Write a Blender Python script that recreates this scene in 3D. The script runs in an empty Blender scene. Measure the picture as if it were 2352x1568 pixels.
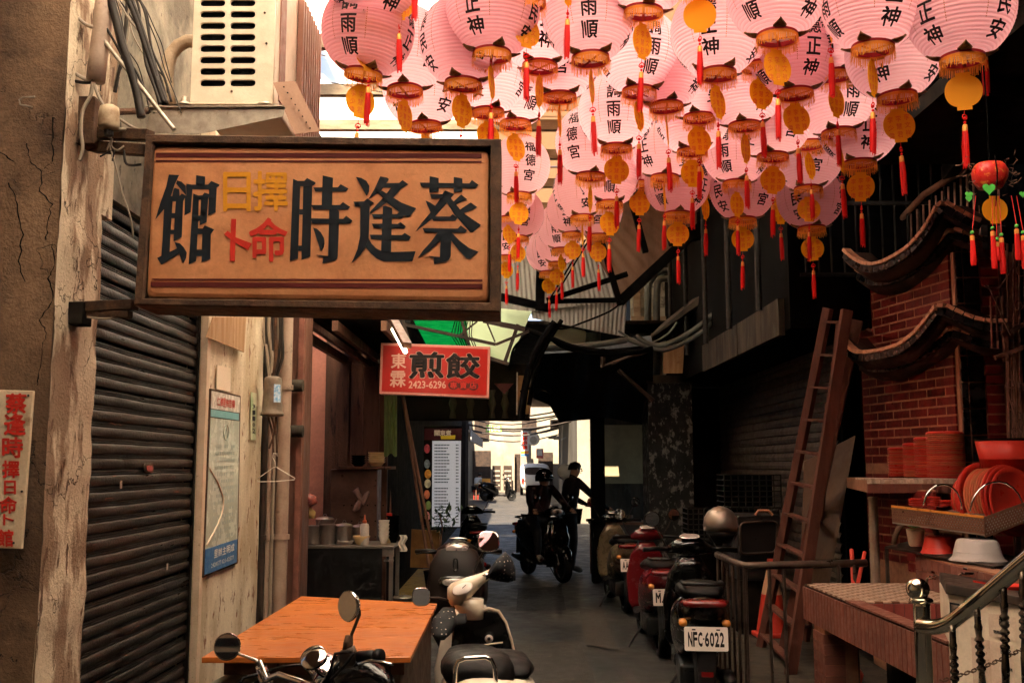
import bpy, bmesh, math, random
from mathutils import Vector, Matrix, noise
R = math.radians
rnd = random.Random(7)
sc = bpy.context.scene
COL = sc.collection

# ------------------------------------------------------------------ camera, sky, sun, exposure
EYE = 1.7
PITCH = R(6.82)
FOC = 2350.0                       # focal length for a 2352-wide frame
cam = bpy.data.cameras.new('camera')
cam.lens = 36.0 * FOC / 2352.0
cam.clip_end = 500
cam.clip_start = 0.05
camo = bpy.data.objects.new('camera', cam)
COL.objects.link(camo)
camo.location = (0, 0, EYE)
camo.rotation_euler = (R(90) + PITCH, 0, 0)
sc.camera = camo

SUN_EL, SUN_AZ = R(58), R(188)      # azimuth measured from +Y towards +X
world = bpy.data.worlds.new('World')
sc.world = world
world.use_nodes = True
wn = world.node_tree
wn.nodes.clear()
sky = wn.nodes.new('ShaderNodeTexSky')
sky.sky_type = 'NISHITA'
sky.sun_disc = False
sky.sun_elevation = SUN_EL
sky.sun_rotation = SUN_AZ
bg = wn.nodes.new('ShaderNodeBackground')
bg.inputs['Strength'].default_value = 0.06
wo = wn.nodes.new('ShaderNodeOutputWorld')
wn.links.new(sky.outputs[0], bg.inputs[0])
wn.links.new(bg.outputs[0], wo.inputs[0])

sl = bpy.data.lights.new('sun', 'SUN')
sl.energy = 5.0
sl.angle = R(0.5)
sl.color = (1.0, 0.82, 0.60)
so = bpy.data.objects.new('sun', sl)
COL.objects.link(so)
sdir = Vector((math.sin(SUN_AZ) * math.cos(SUN_EL), math.cos(SUN_AZ) * math.cos(SUN_EL), math.sin(SUN_EL)))
so.rotation_euler = sdir.to_track_quat('Z', 'Y').to_euler()
so.location = (0, 10, 20)

sc.view_settings.view_transform = 'Standard'
sc.view_settings.look = 'None'
sc.view_settings.gamma = 1.0
sc.view_settings.use_curve_mapping = False
sc.view_settings.exposure = 3.05
sc.cycles.use_denoising = True
sc.cycles.max_bounces = 9
sc.cycles.diffuse_bounces = 5
sc.cycles.transmission_bounces = 7
sc.cycles.transparent_max_bounces = 8
sc.cycles.sample_clamp_indirect = 6.0

# ------------------------------------------------------------------ helpers: picture measurements to places
CP, SP = math.cos(PITCH), math.sin(PITCH)
def _ray(px, py):
    u = (px - 1176.0) / FOC
    v = (784.0 - py) / FOC
    return Vector((u, CP - v * SP, SP + v * CP))
def P(px, py, Y):                  # the point at depth Y seen there
    d = _ray(px, py)
    d = d * (Y / d.y)
    return Vector((d.x, d.y, d.z + EYE))
def PX(px, py, X):                 # the point on the plane x = X
    d = _ray(px, py)
    d = d * (X / d.x)
    return Vector((d.x, d.y, d.z + EYE))
def PZ(px, py, z):                 # the point at height z
    d = _ray(px, py)
    d = d * ((z - EYE) / d.z)
    return Vector((d.x, d.y, z))
V = Vector

# ------------------------------------------------------------------ helpers: mesh building
WM = {}
class G:
    def __init__(s):
        s.v = []; s.f = []; s.m = []; s.mi = 0
    def add(s, vs, fs):
        n = len(s.v)
        s.v += [V(p) for p in vs]
        s.f += [tuple(i + n for i in f) for f in fs]
        s.m += [s.mi] * len(fs)
        return s
    def box(s, c, d, rot=None):
        c = V(c); h = V(d) / 2
        vs = []
        for x in (-1, 1):
            for y in (-1, 1):
                for z in (-1, 1):
                    p = V((x * h.x, y * h.y, z * h.z))
                    if rot is not None: p = rot @ p
                    vs.append(c + p)
        return s.add(vs, [(0, 1, 3, 2), (4, 6, 7, 5), (0, 4, 5, 1), (2, 3, 7, 6), (0, 2, 6, 4), (1, 5, 7, 3)])
    def bb(s, a, b):
        a = V(a); b = V(b)
        return s.box((a + b) / 2, [abs(x) for x in (b - a)])
    def bar(s, a, b, w, h, up=(0, 0, 1)):      # a beam from a to b
        a = V(a); b = V(b); d = (b - a); L = d.length; d.normalize()
        up = V(up)
        if abs(d.dot(up)) > .98: up = V((0, 1, 0))
        x = d.cross(up).normalized(); z = x.cross(d)
        rot = Matrix((x, d, z)).transposed()
        return s.box((a + b) / 2, (w, L, h), rot)
    def ring(s, c, ax, r, n, ph=0):
        ax = V(ax).normalized()
        t = V((0, 0, 1)) if abs(ax.z) < .9 else V((1, 0, 0))
        x = ax.cross(t).normalized(); y = ax.cross(x)
        return [V(c) + x * (r * math.cos(ph + 2 * math.pi * i / n)) + y * (r * math.sin(ph + 2 * math.pi * i / n)) for i in range(n)]
    def cyl(s, a, b, r, r2=None, n=12, cap=True):
        a = V(a); b = V(b); r2 = r if r2 is None else r2
        vs = s.ring(a, b - a, r, n) + s.ring(b, b - a, r2, n)
        fs = [(i, (i + 1) % n, n + (i + 1) % n, n + i) for i in range(n)]
        if cap: fs += [tuple(reversed(range(n))), tuple(range(n, 2 * n))]
        return s.add(vs, fs)
    def tube(s, pts, r, n=6, closed=False, cap=True):
        pts = [V(p) for p in pts]
        m = len(pts)
        rs = r if isinstance(r, (list, tuple)) else [r] * m
        vs = []; x = None
        for i, p in enumerate(pts):
            if closed: d = pts[(i + 1) % m] - pts[i - 1]
            else: d = pts[min(i + 1, m - 1)] - pts[max(i - 1, 0)]
            if d.length < 1e-9: d = V((0, 0, 1))
            d.normalize()
            if x is None:
                t = V((0, 0, 1)) if abs(d.z) < .9 else V((1, 0, 0))
                x = d.cross(t).normalized()
            x = (x - d * x.dot(d)).normalized(); y = d.cross(x)
            vs += [p + x * (rs[i] * math.cos(2 * math.pi * k / n)) + y * (rs[i] * math.sin(2 * math.pi * k / n)) for k in range(n)]
        fs = []
        for i in range(m if closed else m - 1):
            j = (i + 1) % m
            fs += [(i * n + k, i * n + (k + 1) % n, j * n + (k + 1) % n, j * n + k) for k in range(n)]
        if cap and not closed: fs += [tuple(reversed(range(n))), tuple(range((m - 1) * n, m * n))]
        return s.add(vs, fs)
    def lathe(s, prof, c=(0, 0, 0), ax=(0, 0, 1), n=24, cap=True):
        c = V(c); ax = V(ax).normalized(); vs = []
        for r, h in prof: vs += s.ring(c + ax * h, ax, max(r, 1e-4), n)
        m = len(prof)
        fs = [(i * n + k, i * n + (k + 1) % n, (i + 1) * n + (k + 1) % n, (i + 1) * n + k) for i in range(m - 1) for k in range(n)]
        if cap: fs += [tuple(reversed(range(n))), tuple(range((m - 1) * n, m * n))]
        return s.add(vs, fs)
    def loft(s, secs, n=20, cap=True):          # secs: (centre, half vector a, half vector b, exponent)
        vs = []
        for c, a, b, e in secs:
            c = V(c); a = V(a); b = V(b)
            for k in range(n):
                t = 2 * math.pi * k / n
                ct, st = math.cos(t), math.sin(t)
                vs.append(c + a * (math.copysign(abs(ct) ** (2 / e), ct)) + b * (math.copysign(abs(st) ** (2 / e), st)))
        m = len(secs)
        fs = [(i * n + k, i * n + (k + 1) % n, (i + 1) * n + (k + 1) % n, (i + 1) * n + k) for i in range(m - 1) for k in range(n)]
        if cap: fs += [tuple(reversed(range(n))), tuple(range((m - 1) * n, m * n))]
        return s.add(vs, fs)
    def ball(s, c, r, n=12, sx=1, sy=1, sz=1):
        c = V(c); m = n // 2
        vs = []
        for i in range(1, m):
            a = math.pi * i / m
            vs += [c + V((r * sx * math.sin(a) * math.cos(2 * math.pi * k / n), r * sy * math.sin(a) * math.sin(2 * math.pi * k / n), r * sz * math.cos(a))) for k in range(n)]
        t = len(vs); vs += [c + V((0, 0, r * sz)), c - V((0, 0, r * sz))]
        fs = [(i * n + k, (i + 1) * n + k, (i + 1) * n + (k + 1) % n, i * n + (k + 1) % n) for i in range(m - 2) for k in range(n)]
        fs += [(t, k, (k + 1) % n) for k in range(n)] + [(t + 1, (m - 2) * n + (k + 1) % n, (m - 2) * n + k) for k in range(n)]
        return s.add(vs, fs)
    def prism(s, pts, off):                      # polygon extruded by the vector off
        pts = [V(p) for p in pts]; n = len(pts); off = V(off)
        return s.add(pts + [p + off for p in pts], [tuple(reversed(range(n))), tuple(range(n, 2 * n))] + [(i, (i + 1) % n, n + (i + 1) % n, n + i) for i in range(n)])
    def grid(s, fn, nu, nv):                     # fn(u, v) -> point
        vs = [fn(i / nu, j / nv) for i in range(nu + 1) for j in range(nv + 1)]
        w = nv + 1
        return s.add(vs, [(i * w + j, (i + 1) * w + j, (i + 1) * w + j + 1, i * w + j + 1) for i in range(nu) for j in range(nv)])
    def mesh(s, name, mats, smooth=False, fix=True):
        me = bpy.data.meshes.new(name)
        me.from_pydata([tuple(p) for p in s.v], [], s.f)
        for m in (mats if isinstance(mats, (list, tuple)) else [mats]): me.materials.append(m)
        if max(s.m or [0]) > 0: me.polygons.foreach_set('material_index', s.m)
        if fix:
            b = bmesh.new(); b.from_mesh(me); bmesh.ops.recalc_face_normals(b, faces=b.faces); b.to_mesh(me); b.free()
        if smooth:
            me.polygons.foreach_set('use_smooth', [True] * len(me.polygons))
        me.update()
        return me
    def ob(s, name, mats, parent=None, smooth=False, bev=0, local=False, label=None, fix=True, ang=None, kind=None):
        me = s.mesh(name, mats, smooth or ang is not None, fix)
        o = bpy.data.objects.new(name, me)
        COL.objects.link(o)
        if parent is not None:
            o.parent = parent
            WM[o] = WM.get(parent, Matrix())
            if not local: me.transform(WM[o].inverted())
        else:
            xs = [v.co for v in me.vertices]
            c = V(((min(p.x for p in xs) + max(p.x for p in xs)) / 2, (min(p.y for p in xs) + max(p.y for p in xs)) / 2, min(p.z for p in xs)))
            me.transform(Matrix.Translation(-c)); o.location = c
            WM[o] = Matrix.Translation(c)
        if bev:
            b = o.modifiers.new('bevel', 'BEVEL'); b.width = bev; b.segments = 2; b.limit_method = 'ANGLE'; b.angle_limit = R(40)
            if smooth is False: me.polygons.foreach_set('use_smooth', [False] * len(me.polygons))
        if ang is not None and not bev:
            try: me.set_sharp_from_angle(angle=R(ang))
            except Exception: pass
        if label: o['label'] = label
        if kind: o['kind'] = kind
        return o

def tag(o, label, cat, group=None):
    o['label'] = label; o['category'] = cat
    if group: o['group'] = group
    return o
def thing(name, label, cat, loc=(0, 0, 0), rz=0, group=None, rx=0, ry=0):
    o = bpy.data.objects.new(name, None)
    o.empty_display_size = .1
    COL.objects.link(o)
    o.location = loc; o.rotation_euler = (rx, ry, rz)
    from mathutils import Euler
    WM[o] = Matrix.Translation(V(loc)) @ Euler((rx, ry, rz)).to_matrix().to_4x4()
    return tag(o, label, cat, group)
def struct(o):
    o['kind'] = 'structure'
    return o
def copy_tree(o, parent=None):
    c = o.copy(); COL.objects.link(c)
    c.parent = parent
    for ch in KIDS.get(o, []) or [x for x in o.children]: copy_tree(ch, c)
    return c
KIDS = {}
def piece(me, name, parent, M=None, loc=None):   # a shared-mesh piece in world coordinates under parent
    o = bpy.data.objects.new(name, me); COL.objects.link(o); o.parent = parent
    W = M if M is not None else Matrix.Translation(V(loc))
    o.matrix_local = WM[parent].inverted() @ W
    return o

# ------------------------------------------------------------------ helpers: lettering from the built-in font
_gc = {}
def glyphs(s, bold=0.0, res=3):
    k = (s, bold, res)
    if k in _gc: return _gc[k]
    c = bpy.data.curves.new('t', 'FONT'); c.body = s; c.offset = bold; c.resolution_u = res
    o = bpy.data.objects.new('t', c); COL.objects.link(o)
    m = bpy.data.meshes.new_from_object(o)
    vs = [v.co.copy() for v in m.vertices]; fs = [tuple(p.vertices) for p in m.polygons]
    bpy.data.objects.remove(o); bpy.data.curves.remove(c); bpy.data.meshes.remove(m)
    if vs:
        x0 = min(v.x for v in vs); x1 = max(v.x for v in vs); y0 = min(v.y for v in vs); y1 = max(v.y for v in vs)
        vs = [((v.x - x0) / max(x1 - x0, 1e-6), (v.y - y0) / max(y1 - y0, 1e-6)) for v in vs]
    _gc[k] = (vs, fs)
    return _gc[k]
def letter(g, s, fn, bold=0.0, res=3, nrm=None):           # fn(u, v) -> point, u right, v up
    vs, fs = glyphs(s, 0.0, res)
    if not vs: return g
    e1 = fn(1, 0) - fn(0, 0); e2 = fn(0, 1) - fn(0, 0)
    nn = e1.cross(e2)
    if nn.length < 1e-12: nn = V((0, -1, 0))
    nn.normalize()
    asp = max(e1.length, 1e-6) / max(e2.length, 1e-6)
    if nrm is None and nn.dot(V((0, 0, EYE)) - fn(.5, .5)) < 0: nn = -nn
    n = 1 if bold < .004 else (5 if bold < .03 else 7)
    for k in range(n):
        du = dv = 0.0
        if k: a = 2 * math.pi * k / (n - 1) + .4; du = bold * 1.1 * math.cos(a) / len(s); dv = bold * 1.1 * math.sin(a)
        o = nn * (.00012 * k)
        g.add([fn(u + du, v + dv) + o for u, v in vs], fs)
    return g
def flatbox(x0, y0, x1, y1, Yf):                 # a place for lettering: picture box on the upright plane Yf(px)
    def fn(u, v):
        px = x0 + (x1 - x0) * u; py = y1 + (y0 - y1) * v
        return P(px, py, Yf(px) if callable(Yf) else Yf)
    return fn

# ------------------------------------------------------------------ materials
def mat(name, c1, c2=None, rough=.6, sc1=6, lo=.4, hi=.6, bump=0, bs=40, metal=0, st=(1, 1, 1), spots=None, ssc=14, slo=.58, shi=.64,
        sst=(1, 1, 1), sbump=0, cracks=0, emit=None, es=1, trans=None, tw=.5, rv=.15, spec=.28, coat=0, alpha=None, vary=0, grain=.12, crackc=(.01, .006, .004)):
    m = bpy.data.materials.new(name); m.use_nodes = True
    nt = m.node_tree; N = nt.nodes; L = nt.links; N.clear()
    out = N.new('ShaderNodeOutputMaterial'); b = N.new('ShaderNodeBsdfPrincipled')
    def nz(scale, det=6, s3=(1, 1, 1), rgh=.6, off=0):
        mp = N.new('ShaderNodeMapping'); mp.inputs['Scale'].default_value = s3; mp.inputs['Location'].default_value = (off, off * .7, off * 1.3)
        L.new(vec, mp.inputs[0])
        t = N.new('ShaderNodeTexNoise'); t.inputs['Scale'].default_value = scale; t.inputs['Detail'].default_value = det; t.inputs['Roughness'].default_value = rgh
        L.new(mp.outputs[0], t.inputs['Vector']); return t.outputs[0]
    def ramp(src, a, z):
        r = N.new('ShaderNodeMapRange'); r.inputs[1].default_value = a; r.inputs[2].default_value = z; L.new(src, r.inputs[0]); return r.outputs[0]
    def mix(f, a, z):
        r = N.new('ShaderNodeMix'); r.data_type = 'RGBA'
        if isinstance(f, float): r.inputs[0].default_value = f
        else: L.new(f, r.inputs[0])
        for i, q in ((6, a), (7, z)):
            if isinstance(q, tuple): r.inputs[i].default_value = (*q[:3], 1)
            else: L.new(q, r.inputs[i])
        return r.outputs[2]
    def mth(op, a, z):
        r = N.new('ShaderNodeMath'); r.operation = op
        for i, q in ((0, a), (1, z)):
            if isinstance(q, (int, float)): r.inputs[i].default_value = q
            else: L.new(q, r.inputs[i])
        return r.outputs[0]
    tc = N.new('ShaderNodeTexCoord'); vec = tc.outputs['Object']
    oi = N.new('ShaderNodeObjectInfo')
    va = N.new('ShaderNodeVectorMath'); va.operation = 'ADD'
    if vary or True:
        sm = N.new('ShaderNodeMath'); sm.operation = 'MULTIPLY'; L.new(oi.outputs['Random'], sm.inputs[0]); sm.inputs[1].default_value = 37.0
        L.new(vec, va.inputs[0]); L.new(sm.outputs[0], va.inputs[1]); vec = va.outputs[0]
    col = (*c1, 1)
    cur = None
    n1 = None
    if c2 is not None:
        n1 = nz(sc1, 7, st); cur = mix(ramp(n1, lo, hi), tuple(c1), tuple(c2))
    if grain:
        gn = nz(sc1 * 9 + 20, 4, (1, 1, 1), .7, 5)
        gr = ramp(gn, .25, .75)
        d = tuple(x * (1 - grain) for x in c1)
        if cur is None: cur = mix(gr, d, tuple(min(1, x * (1 + grain)) for x in c1))
        else:
            h = N.new('ShaderNodeHueSaturation'); L.new(cur, h.inputs['Color'])
            L.new(mth('ADD', mth('MULTIPLY', gr, 2 * grain), 1 - grain), h.inputs['Value']); cur = h.outputs[0]
    hgt = None
    if spots is not None:
        sp = nz(ssc, 8, sst, .65, 11); k = ramp(sp, slo, shi); cur = mix(k, cur if cur is not None else tuple(c1), tuple(spots))
        if sbump: hgt = mth('MULTIPLY', k, sbump)
    if cracks:
        vo = N.new('ShaderNodeTexVoronoi'); vo.feature = 'DISTANCE_TO_EDGE'; vo.inputs['Scale'].default_value = cracks
        dn = N.new('ShaderNodeTexNoise'); dn.inputs['Scale'].default_value = cracks * 3; dn.inputs['Detail'].default_value = 6; L.new(vec, dn.inputs['Vector'])
        mx = N.new('ShaderNodeVectorMath'); mx.operation = 'MULTIPLY_ADD'; L.new(dn.outputs['Color'], mx.inputs[0]); mx.inputs[1].default_value = (.35 / cracks * 3,) * 3; L.new(vec, mx.inputs[2])
        L.new(mx.outputs[0], vo.inputs['Vector'])
        cl = mth('SUBTRACT', 1.0, ramp(vo.outputs[0], 0.0, .010 * cracks / 2))
        mk = ramp(nz(cracks * .9, 3, (1, 1, 1), .5, 21), .46, .56)
        ck = mth('MULTIPLY', cl, mk)
        cur = mix(ck, cur if cur is not None else tuple(c1), tuple(crackc))
        e = mth('MULTIPLY', ck, -1.6); hgt = e if hgt is None else mth('ADD', hgt, e)
    if vary:
        h = N.new('ShaderNodeHueSaturation'); L.new(cur, h.inputs['Color'])
        L.new(mth('ADD', mth('MULTIPLY', oi.outputs['Random'], 2 * vary), 1 - vary), h.inputs['Value']); cur = h.outputs[0]
    if cur is not None: L.new(cur, b.inputs['Base Color'])
    else: b.inputs['Base Color'].default_value = col
    b.inputs['Metallic'].default_value = metal
    b.inputs['Specular IOR Level'].default_value = spec
    b.inputs['Coat Weight'].default_value = coat
    if rv:
        rn = nz(sc1 * 2.3 + 3, 4, st, .6, 3); L.new(mth('ADD', mth('MULTIPLY', ramp(rn, .3, .7), 2 * rv), max(rough - rv, .02)), b.inputs['Roughness'])
    else: b.inputs['Roughness'].default_value = rough
    if bump or hgt is not None:
        bn = mth('MULTIPLY', nz(bs, 8, (1, 1, 1), .65, 2), 1.0)
        if hgt is not None: bn = mth('ADD', bn, hgt)
        bm = N.new('ShaderNodeBump'); bm.inputs['Strength'].default_value = min(1, max(bump, .2)); bm.inputs['Distance'].default_value = .012 if bump < 1 else .03
        L.new(bn, bm.inputs['Height']); L.new(bm.outputs[0], b.inputs['Normal'])
    if emit is not None:
        b.inputs['Emission Color'].default_value = (*emit, 1); b.inputs['Emission Strength'].default_value = es
    last = b.outputs[0]
    if trans is not None:
        t = N.new('ShaderNodeBsdfTranslucent')
        t.inputs[0].default_value = (*trans, 1)
        ms = N.new('ShaderNodeMixShader'); ms.inputs[0].default_value = tw
        L.new(last, ms.inputs[1]); L.new(t.outputs[0], ms.inputs[2]); last = ms.outputs[0]
    if alpha is not None:
        t = N.new('ShaderNodeBsdfTransparent'); ms = N.new('ShaderNodeMixShader'); ms.inputs[0].default_value = alpha
        L.new(t.outputs[0], ms.inputs[1]); L.new(last, ms.inputs[2]); last = ms.outputs[0]
    L.new(last, out.inputs[0])
    return m
MT = dict(
    asphalt=mat('asphalt', (.022, .023, .024), (.045, .040, .036), rough=.55, sc1=1.1, bump=.7, bs=90, spots=(.03, .028, .027), ssc=3, slo=.55, shi=.7, grain=.3),
    stucco=mat('brown_stucco', (.095, .052, .030), (.23, .135, .078), rough=.95, sc1=2.2, lo=.35, hi=.65, bump=.9, bs=70, spots=(.045, .025, .016), ssc=4, slo=.56, shi=.72, cracks=1.6, grain=.22),
    peel=mat('peeling_plaster', (.30, .19, .12), (.64, .51, .36), rough=.9, sc1=7, lo=.46, hi=.54, st=(1, 1, .28), bump=.9, bs=55, spots=(.17, .09, .055), ssc=12, slo=.60, shi=.64, sst=(1, 1, .35), sbump=-.9, cracks=3, grain=.15),
    plaster=mat('old_cream_plaster', (.52, .40, .26), (.78, .67, .50), rough=.85, sc1=3, lo=.4, hi=.6, st=(1, 1, .4), bump=.5, bs=45, spots=(.26, .12, .07), ssc=13, slo=.58, shi=.63, sst=(1, 1, .5), sbump=-.5, grain=.14),
    greywall=mat('grey_stained_wall', (.12, .10, .075), (.28, .24, .18), rough=.9, sc1=3, bump=.5, bs=50, spots=(.06, .05, .04), ssc=18, slo=.60, shi=.66, sst=(1, 1, .6), grain=.15),
    slat=mat('shutter_paint', (.020, .014, .011), (.045, .028, .020), rough=.42, sc1=3, lo=.4, hi=.7, st=(1, .3, 3), bump=.5, bs=60, spots=(.26, .09, .04), ssc=9, slo=.64, shi=.67, sst=(1, .35, 5), metal=.25, vary=.25, grain=.2),
    rail=mat('brown_guide_rail', (.20, .10, .065), (.28, .16, .10), rough=.6, bump=.3, bs=50),
    rust=mat('rusty_steel', (.06, .032, .019), (.12, .06, .033), rough=.75, sc1=9, bump=.6, bs=60, metal=.2, spots=(.04, .022, .014), ssc=16, slo=.55, shi=.7, grain=.25),
    signface=mat('sign_face_plastic', (.56, .225, .095), (.64, .285, .13), rough=.5, sc1=3, bump=.12, bs=80, spots=(.34, .13, .05), ssc=7, slo=.50, shi=.85, grain=.10),
    signedge=mat('sign_face_edge', (.36, .15, .07), (.60, .29, .14), rough=.6, sc1=12, bump=.2, bs=60),
    navy=mat('navy_lettering', (.010, .014, .020), rough=.45, grain=.05, rv=0),
    maroon=mat('maroon_stripe', (.10, .012, .010), rough=.5, grain=.1, rv=0),
    ochre=mat('ochre_lettering', (.66, .27, .015), rough=.5, grain=.08, rv=0),
    red=mat('red_lettering', (.55, .03, .018), rough=.5, grain=.08, rv=0),
    paper=mat('pink_lantern_paper', (.86, .50, .54), rough=.7, trans=(1.0, .75, .80), tw=.95, grain=.03, rv=0, spec=.1),
    ribwire=mat('faint_rib_wire', (.60, .28, .30), rough=.8, trans=(.95, .48, .54), tw=.85, grain=0, rv=0),
    seam=mat('gold_dashed_seam', (.50, .20, .06), rough=.6, grain=.5, rv=0),
    ink=mat('black_ink', (.012, .006, .006), rough=.6, grain=0, rv=0, spec=.2),
    ringred=mat('red_lantern_ring', (.42, .02, .03), rough=.4, grain=.1, trans=(.6, .03, .03), tw=.25),
    fringe=mat('orange_fringe', (.92, .34, .04), rough=.7, trans=(1, .48, .08), tw=.55, grain=.2, rv=0),
    petal=mat('brown_gold_petal', (.16, .075, .025), (.30, .16, .05), rough=.45, sc1=60, grain=.2),
    card=mat('orange_card', (.95, .46, .03), rough=.6, trans=(1, .66, .05), tw=.72, grain=.04, rv=0),
    cardink=mat('card_red_ink', (.85, .27, .03), rough=.6, grain=0, rv=0),
    tassel=mat('red_tassel_thread', (.80, .016, .012), (.55, .008, .008), rough=.55, sc1=60, st=(1, 1, .03), trans=(.95, .03, .02), tw=.35, grain=.2, rv=0),
    gold=mat('gold_thread', (.80, .34, .07), rough=.4, metal=.3, grain=.2),
    wire=mat('dark_wire', (.025, .018, .014), rough=.55, grain=.1),
    pipe=mat('grey_brown_pipe', (.30, .20, .15), (.38, .27, .20), rough=.5, sc1=5, bump=.15, bs=40, spots=(.14, .08, .06), ssc=9, slo=.6, shi=.7),
    cable=mat('beige_cable', (.30, .24, .18), rough=.5, grain=.15),
    accream=mat('cream_metal', (.62, .51, .38), (.70, .59, .45), rough=.45, sc1=7, bump=.05, bs=30, spots=(.40, .26, .15), ssc=40, slo=.66, shi=.72, grain=.04),
    fin=mat('brown_fins', (.24, .11, .075), rough=.5, metal=.2, grain=.1),
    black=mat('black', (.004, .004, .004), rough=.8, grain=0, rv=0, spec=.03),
    galv=mat('galvanised_steel', (.36, .30, .24), (.48, .41, .33), rough=.45, sc1=18, metal=.6, spots=(.20, .13, .08), ssc=20, slo=.6, shi=.72),
    chrome=mat('chrome', (.75, .72, .68), rough=.08, metal=1, grain=.02, rv=.04),
    brass=mat('golden_stainless', (.72, .65, .50), rough=.13, metal=1, grain=.03, rv=.05),
    steel=mat('brushed_steel', (.42, .37, .32), (.36, .31, .27), rough=.38, metal=.85, sc1=4, rv=.05),
    mirror=mat('mirror_glass', (.85, .85, .85), rough=.015, metal=1, grain=0, rv=0),
    darksteel=mat('dark_steel', (.035, .026, .022), (.06, .04, .03), rough=.5, metal=.4),
    roofsheet=mat('translucent_roof_sheet', (.80, .78, .72), rough=.5, trans=(1.0, .98, .93), tw=.96, grain=.02, rv=0),
    dimsheet=mat('light_dimming_sheet', (.30, .24, .18), rough=.6, trans=(.50, .38, .28), tw=.6),  # browner sheet put in to dim the light on the far lanterns
    beam=mat('weathered_beam', (.34, .27, .19), (.22, .16, .11), rough=.8, sc1=9, st=(.2, 1, 1), bump=.3),
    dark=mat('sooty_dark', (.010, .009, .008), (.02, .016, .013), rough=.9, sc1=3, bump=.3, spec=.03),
    sheetdark=mat('brown_sheet', (.14, .09, .06), rough=.8),
    wood=mat('dark_wood', (.10, .045, .028), (.17, .08, .048), rough=.7, sc1=8, st=(1, 1, .12), bump=.4, bs=50, spots=(.05, .022, .015), ssc=20, sst=(1, 1, .1)),
)
# ------------------------------------------------------------------ ground, left wall
def Pz(px, py, z): return PZ(px, py, z)
g = G(); g.grid(lambda u, v: V((-40 + 80 * u, -12 + 140 * v, 0)), 8, 14)
struct(g.ob('ground', MT['asphalt']))['label'] = 'dark asphalt alley'

def rough_sheet(name, m, fn, nu, nv, nrm, amp, scale, parent):
    g = G(); nrm = V(nrm)
    def q(u, v):
        p = fn(u, v); return p + nrm * (amp * noise.noise(p * scale) + amp * .5 * noise.noise(p * scale * 3.1))
    g.grid(q, nu, nv)
    return g.ob(name, m, parent, smooth=True)

t = thing('concrete_pilaster', 'cracked brown stucco pilaster with peeling cream side at the far left edge', 'pilaster', (-2.6, 4.5, 0))
rough_sheet('stucco_face', MT['stucco'], lambda u, v: V((-4.6 + 2.65 * u, 4.31, 9 * v)), 60, 170, (0, 1, 0), .005, 2.3, t)
rough_sheet('peeling_side', MT['peel'], lambda u, v: V((-1.95, 4.31 + .46 * u, 9 * v)), 14, 260, (1, 0, 0), .012, 5, t)
G().bb((-4.6, 4.34, 0), (-1.98, 4.76, 9)).ob('core', MT['stucco'], t)
for pts in (((62, 330), (70, 372), (98, 395), (92, 440), (118, 470), (110, 520), (104, 560)), ((118, 560), (126, 600), (112, 640), (122, 690), (92, 735), (108, 765), (96, 800), (88, 870), (80, 895)), ((20, 420), (40, 470), (52, 540), (44, 600), (58, 660)), ((124, 270), (118, 330), (122, 372), (96, 392)), ((30, 372), (0, 350), (-20, 330))):
    g = G(); q = []
    for a, b in zip(pts, pts[1:]):
        for k in range(5): f = k / 5; q.append(P(a[0] + (b[0] - a[0]) * f + rnd.uniform(-3, 3), a[1] + (b[1] - a[1]) * f, 4.302))
    w = [rnd.uniform(.001, .0036) for _ in q]
    g.add([p + V((-ww, 0, 0)) for p, ww in zip(q, w)] + [p + V((ww, 0, .002)) for p, ww in zip(q, w)], [(i, i + 1, len(q) + i + 1, len(q) + i) for i in range(len(q) - 1)])
    g.ob('crack', MT['black'], t)
# hook and chipped bracket on the stucco
g = G(); h = [P(*q, 4.27) for q in ((80, 222), (52, 224), (44, 230), (46, 240), (60, 243), (74, 246))]
g.tube(h, .004, 5); tag(g.ob('wire_hook', MT['galv']), 'bent wire hook on the brown stucco at upper left', 'hook')

t = thing('rolling_shutter', 'dark grimy rolling shutter in the left wall under the big sign', 'shutter', (-2.05, 5.7, 0))
prof = [(0, 0), (.011, .0015), (.0155, .007), (.0175, .026), (.0155, .044), (.010, .0495), (.0, .051), (.0, .0545), (.007, .056), (.008, .0585), (.007, .0605), (.0, .062), (.0, .0655), (.007, .067), (.008, .0695), (.007, .072), (.0, .0735), (0, .0795)]
Y0, Y1 = 4.82, 6.625; slm = []
for vv in range(9):
    g = G(); n = len(prof) - 1; NS = 30
    def sq(u, v):
        x, z = prof[round(v * n)]; y = Y0 + (Y1 - Y0) * u; q = V((0, y * 2.2, vv * 5.3))
        dd = noise.noise(q) * .005 + max(0, noise.noise(q * 2.7 + V((9, 0, 0))) - .28) * -.035 * (x > .005)
        return V((-2.06 + x + dd, y, z + noise.noise(q * 1.3) * .003))
    g.grid(sq, NS, n); m_ = g.mesh('slat', MT['slat'], smooth=True); m_.set_sharp_from_angle(angle=R(50)); slm.append(m_)
for k in range(38):
    o = piece(slm[(k * 4 + k // 9) % 9], 'slat', t, Matrix.Translation((rnd.uniform(-.0015, .0015), 0, k * .0796)) @ Matrix.Rotation(rnd.uniform(-.002, .002), 4, 'X'))
G().bb((-2.10, 4.77, 0), (-2.02, 4.815, 3.05)).ob('guide_rail', MT['rail'], t, bev=.004)
G().bb((-2.10, 6.60, 0), (-2.035, 6.635, 3.05)).ob('guide_rail', MT['dark'], t)
c = PX(342, 1075, -2.04)
G().loft([((-2.046, c.y, c.z), (0, .075, 0), (0, 0, .028), 4), ((-2.036, c.y, c.z), (0, .07, 0), (0, 0, .025), 4)], 24).ob('handle_plate', MT['rust'], t)
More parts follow.
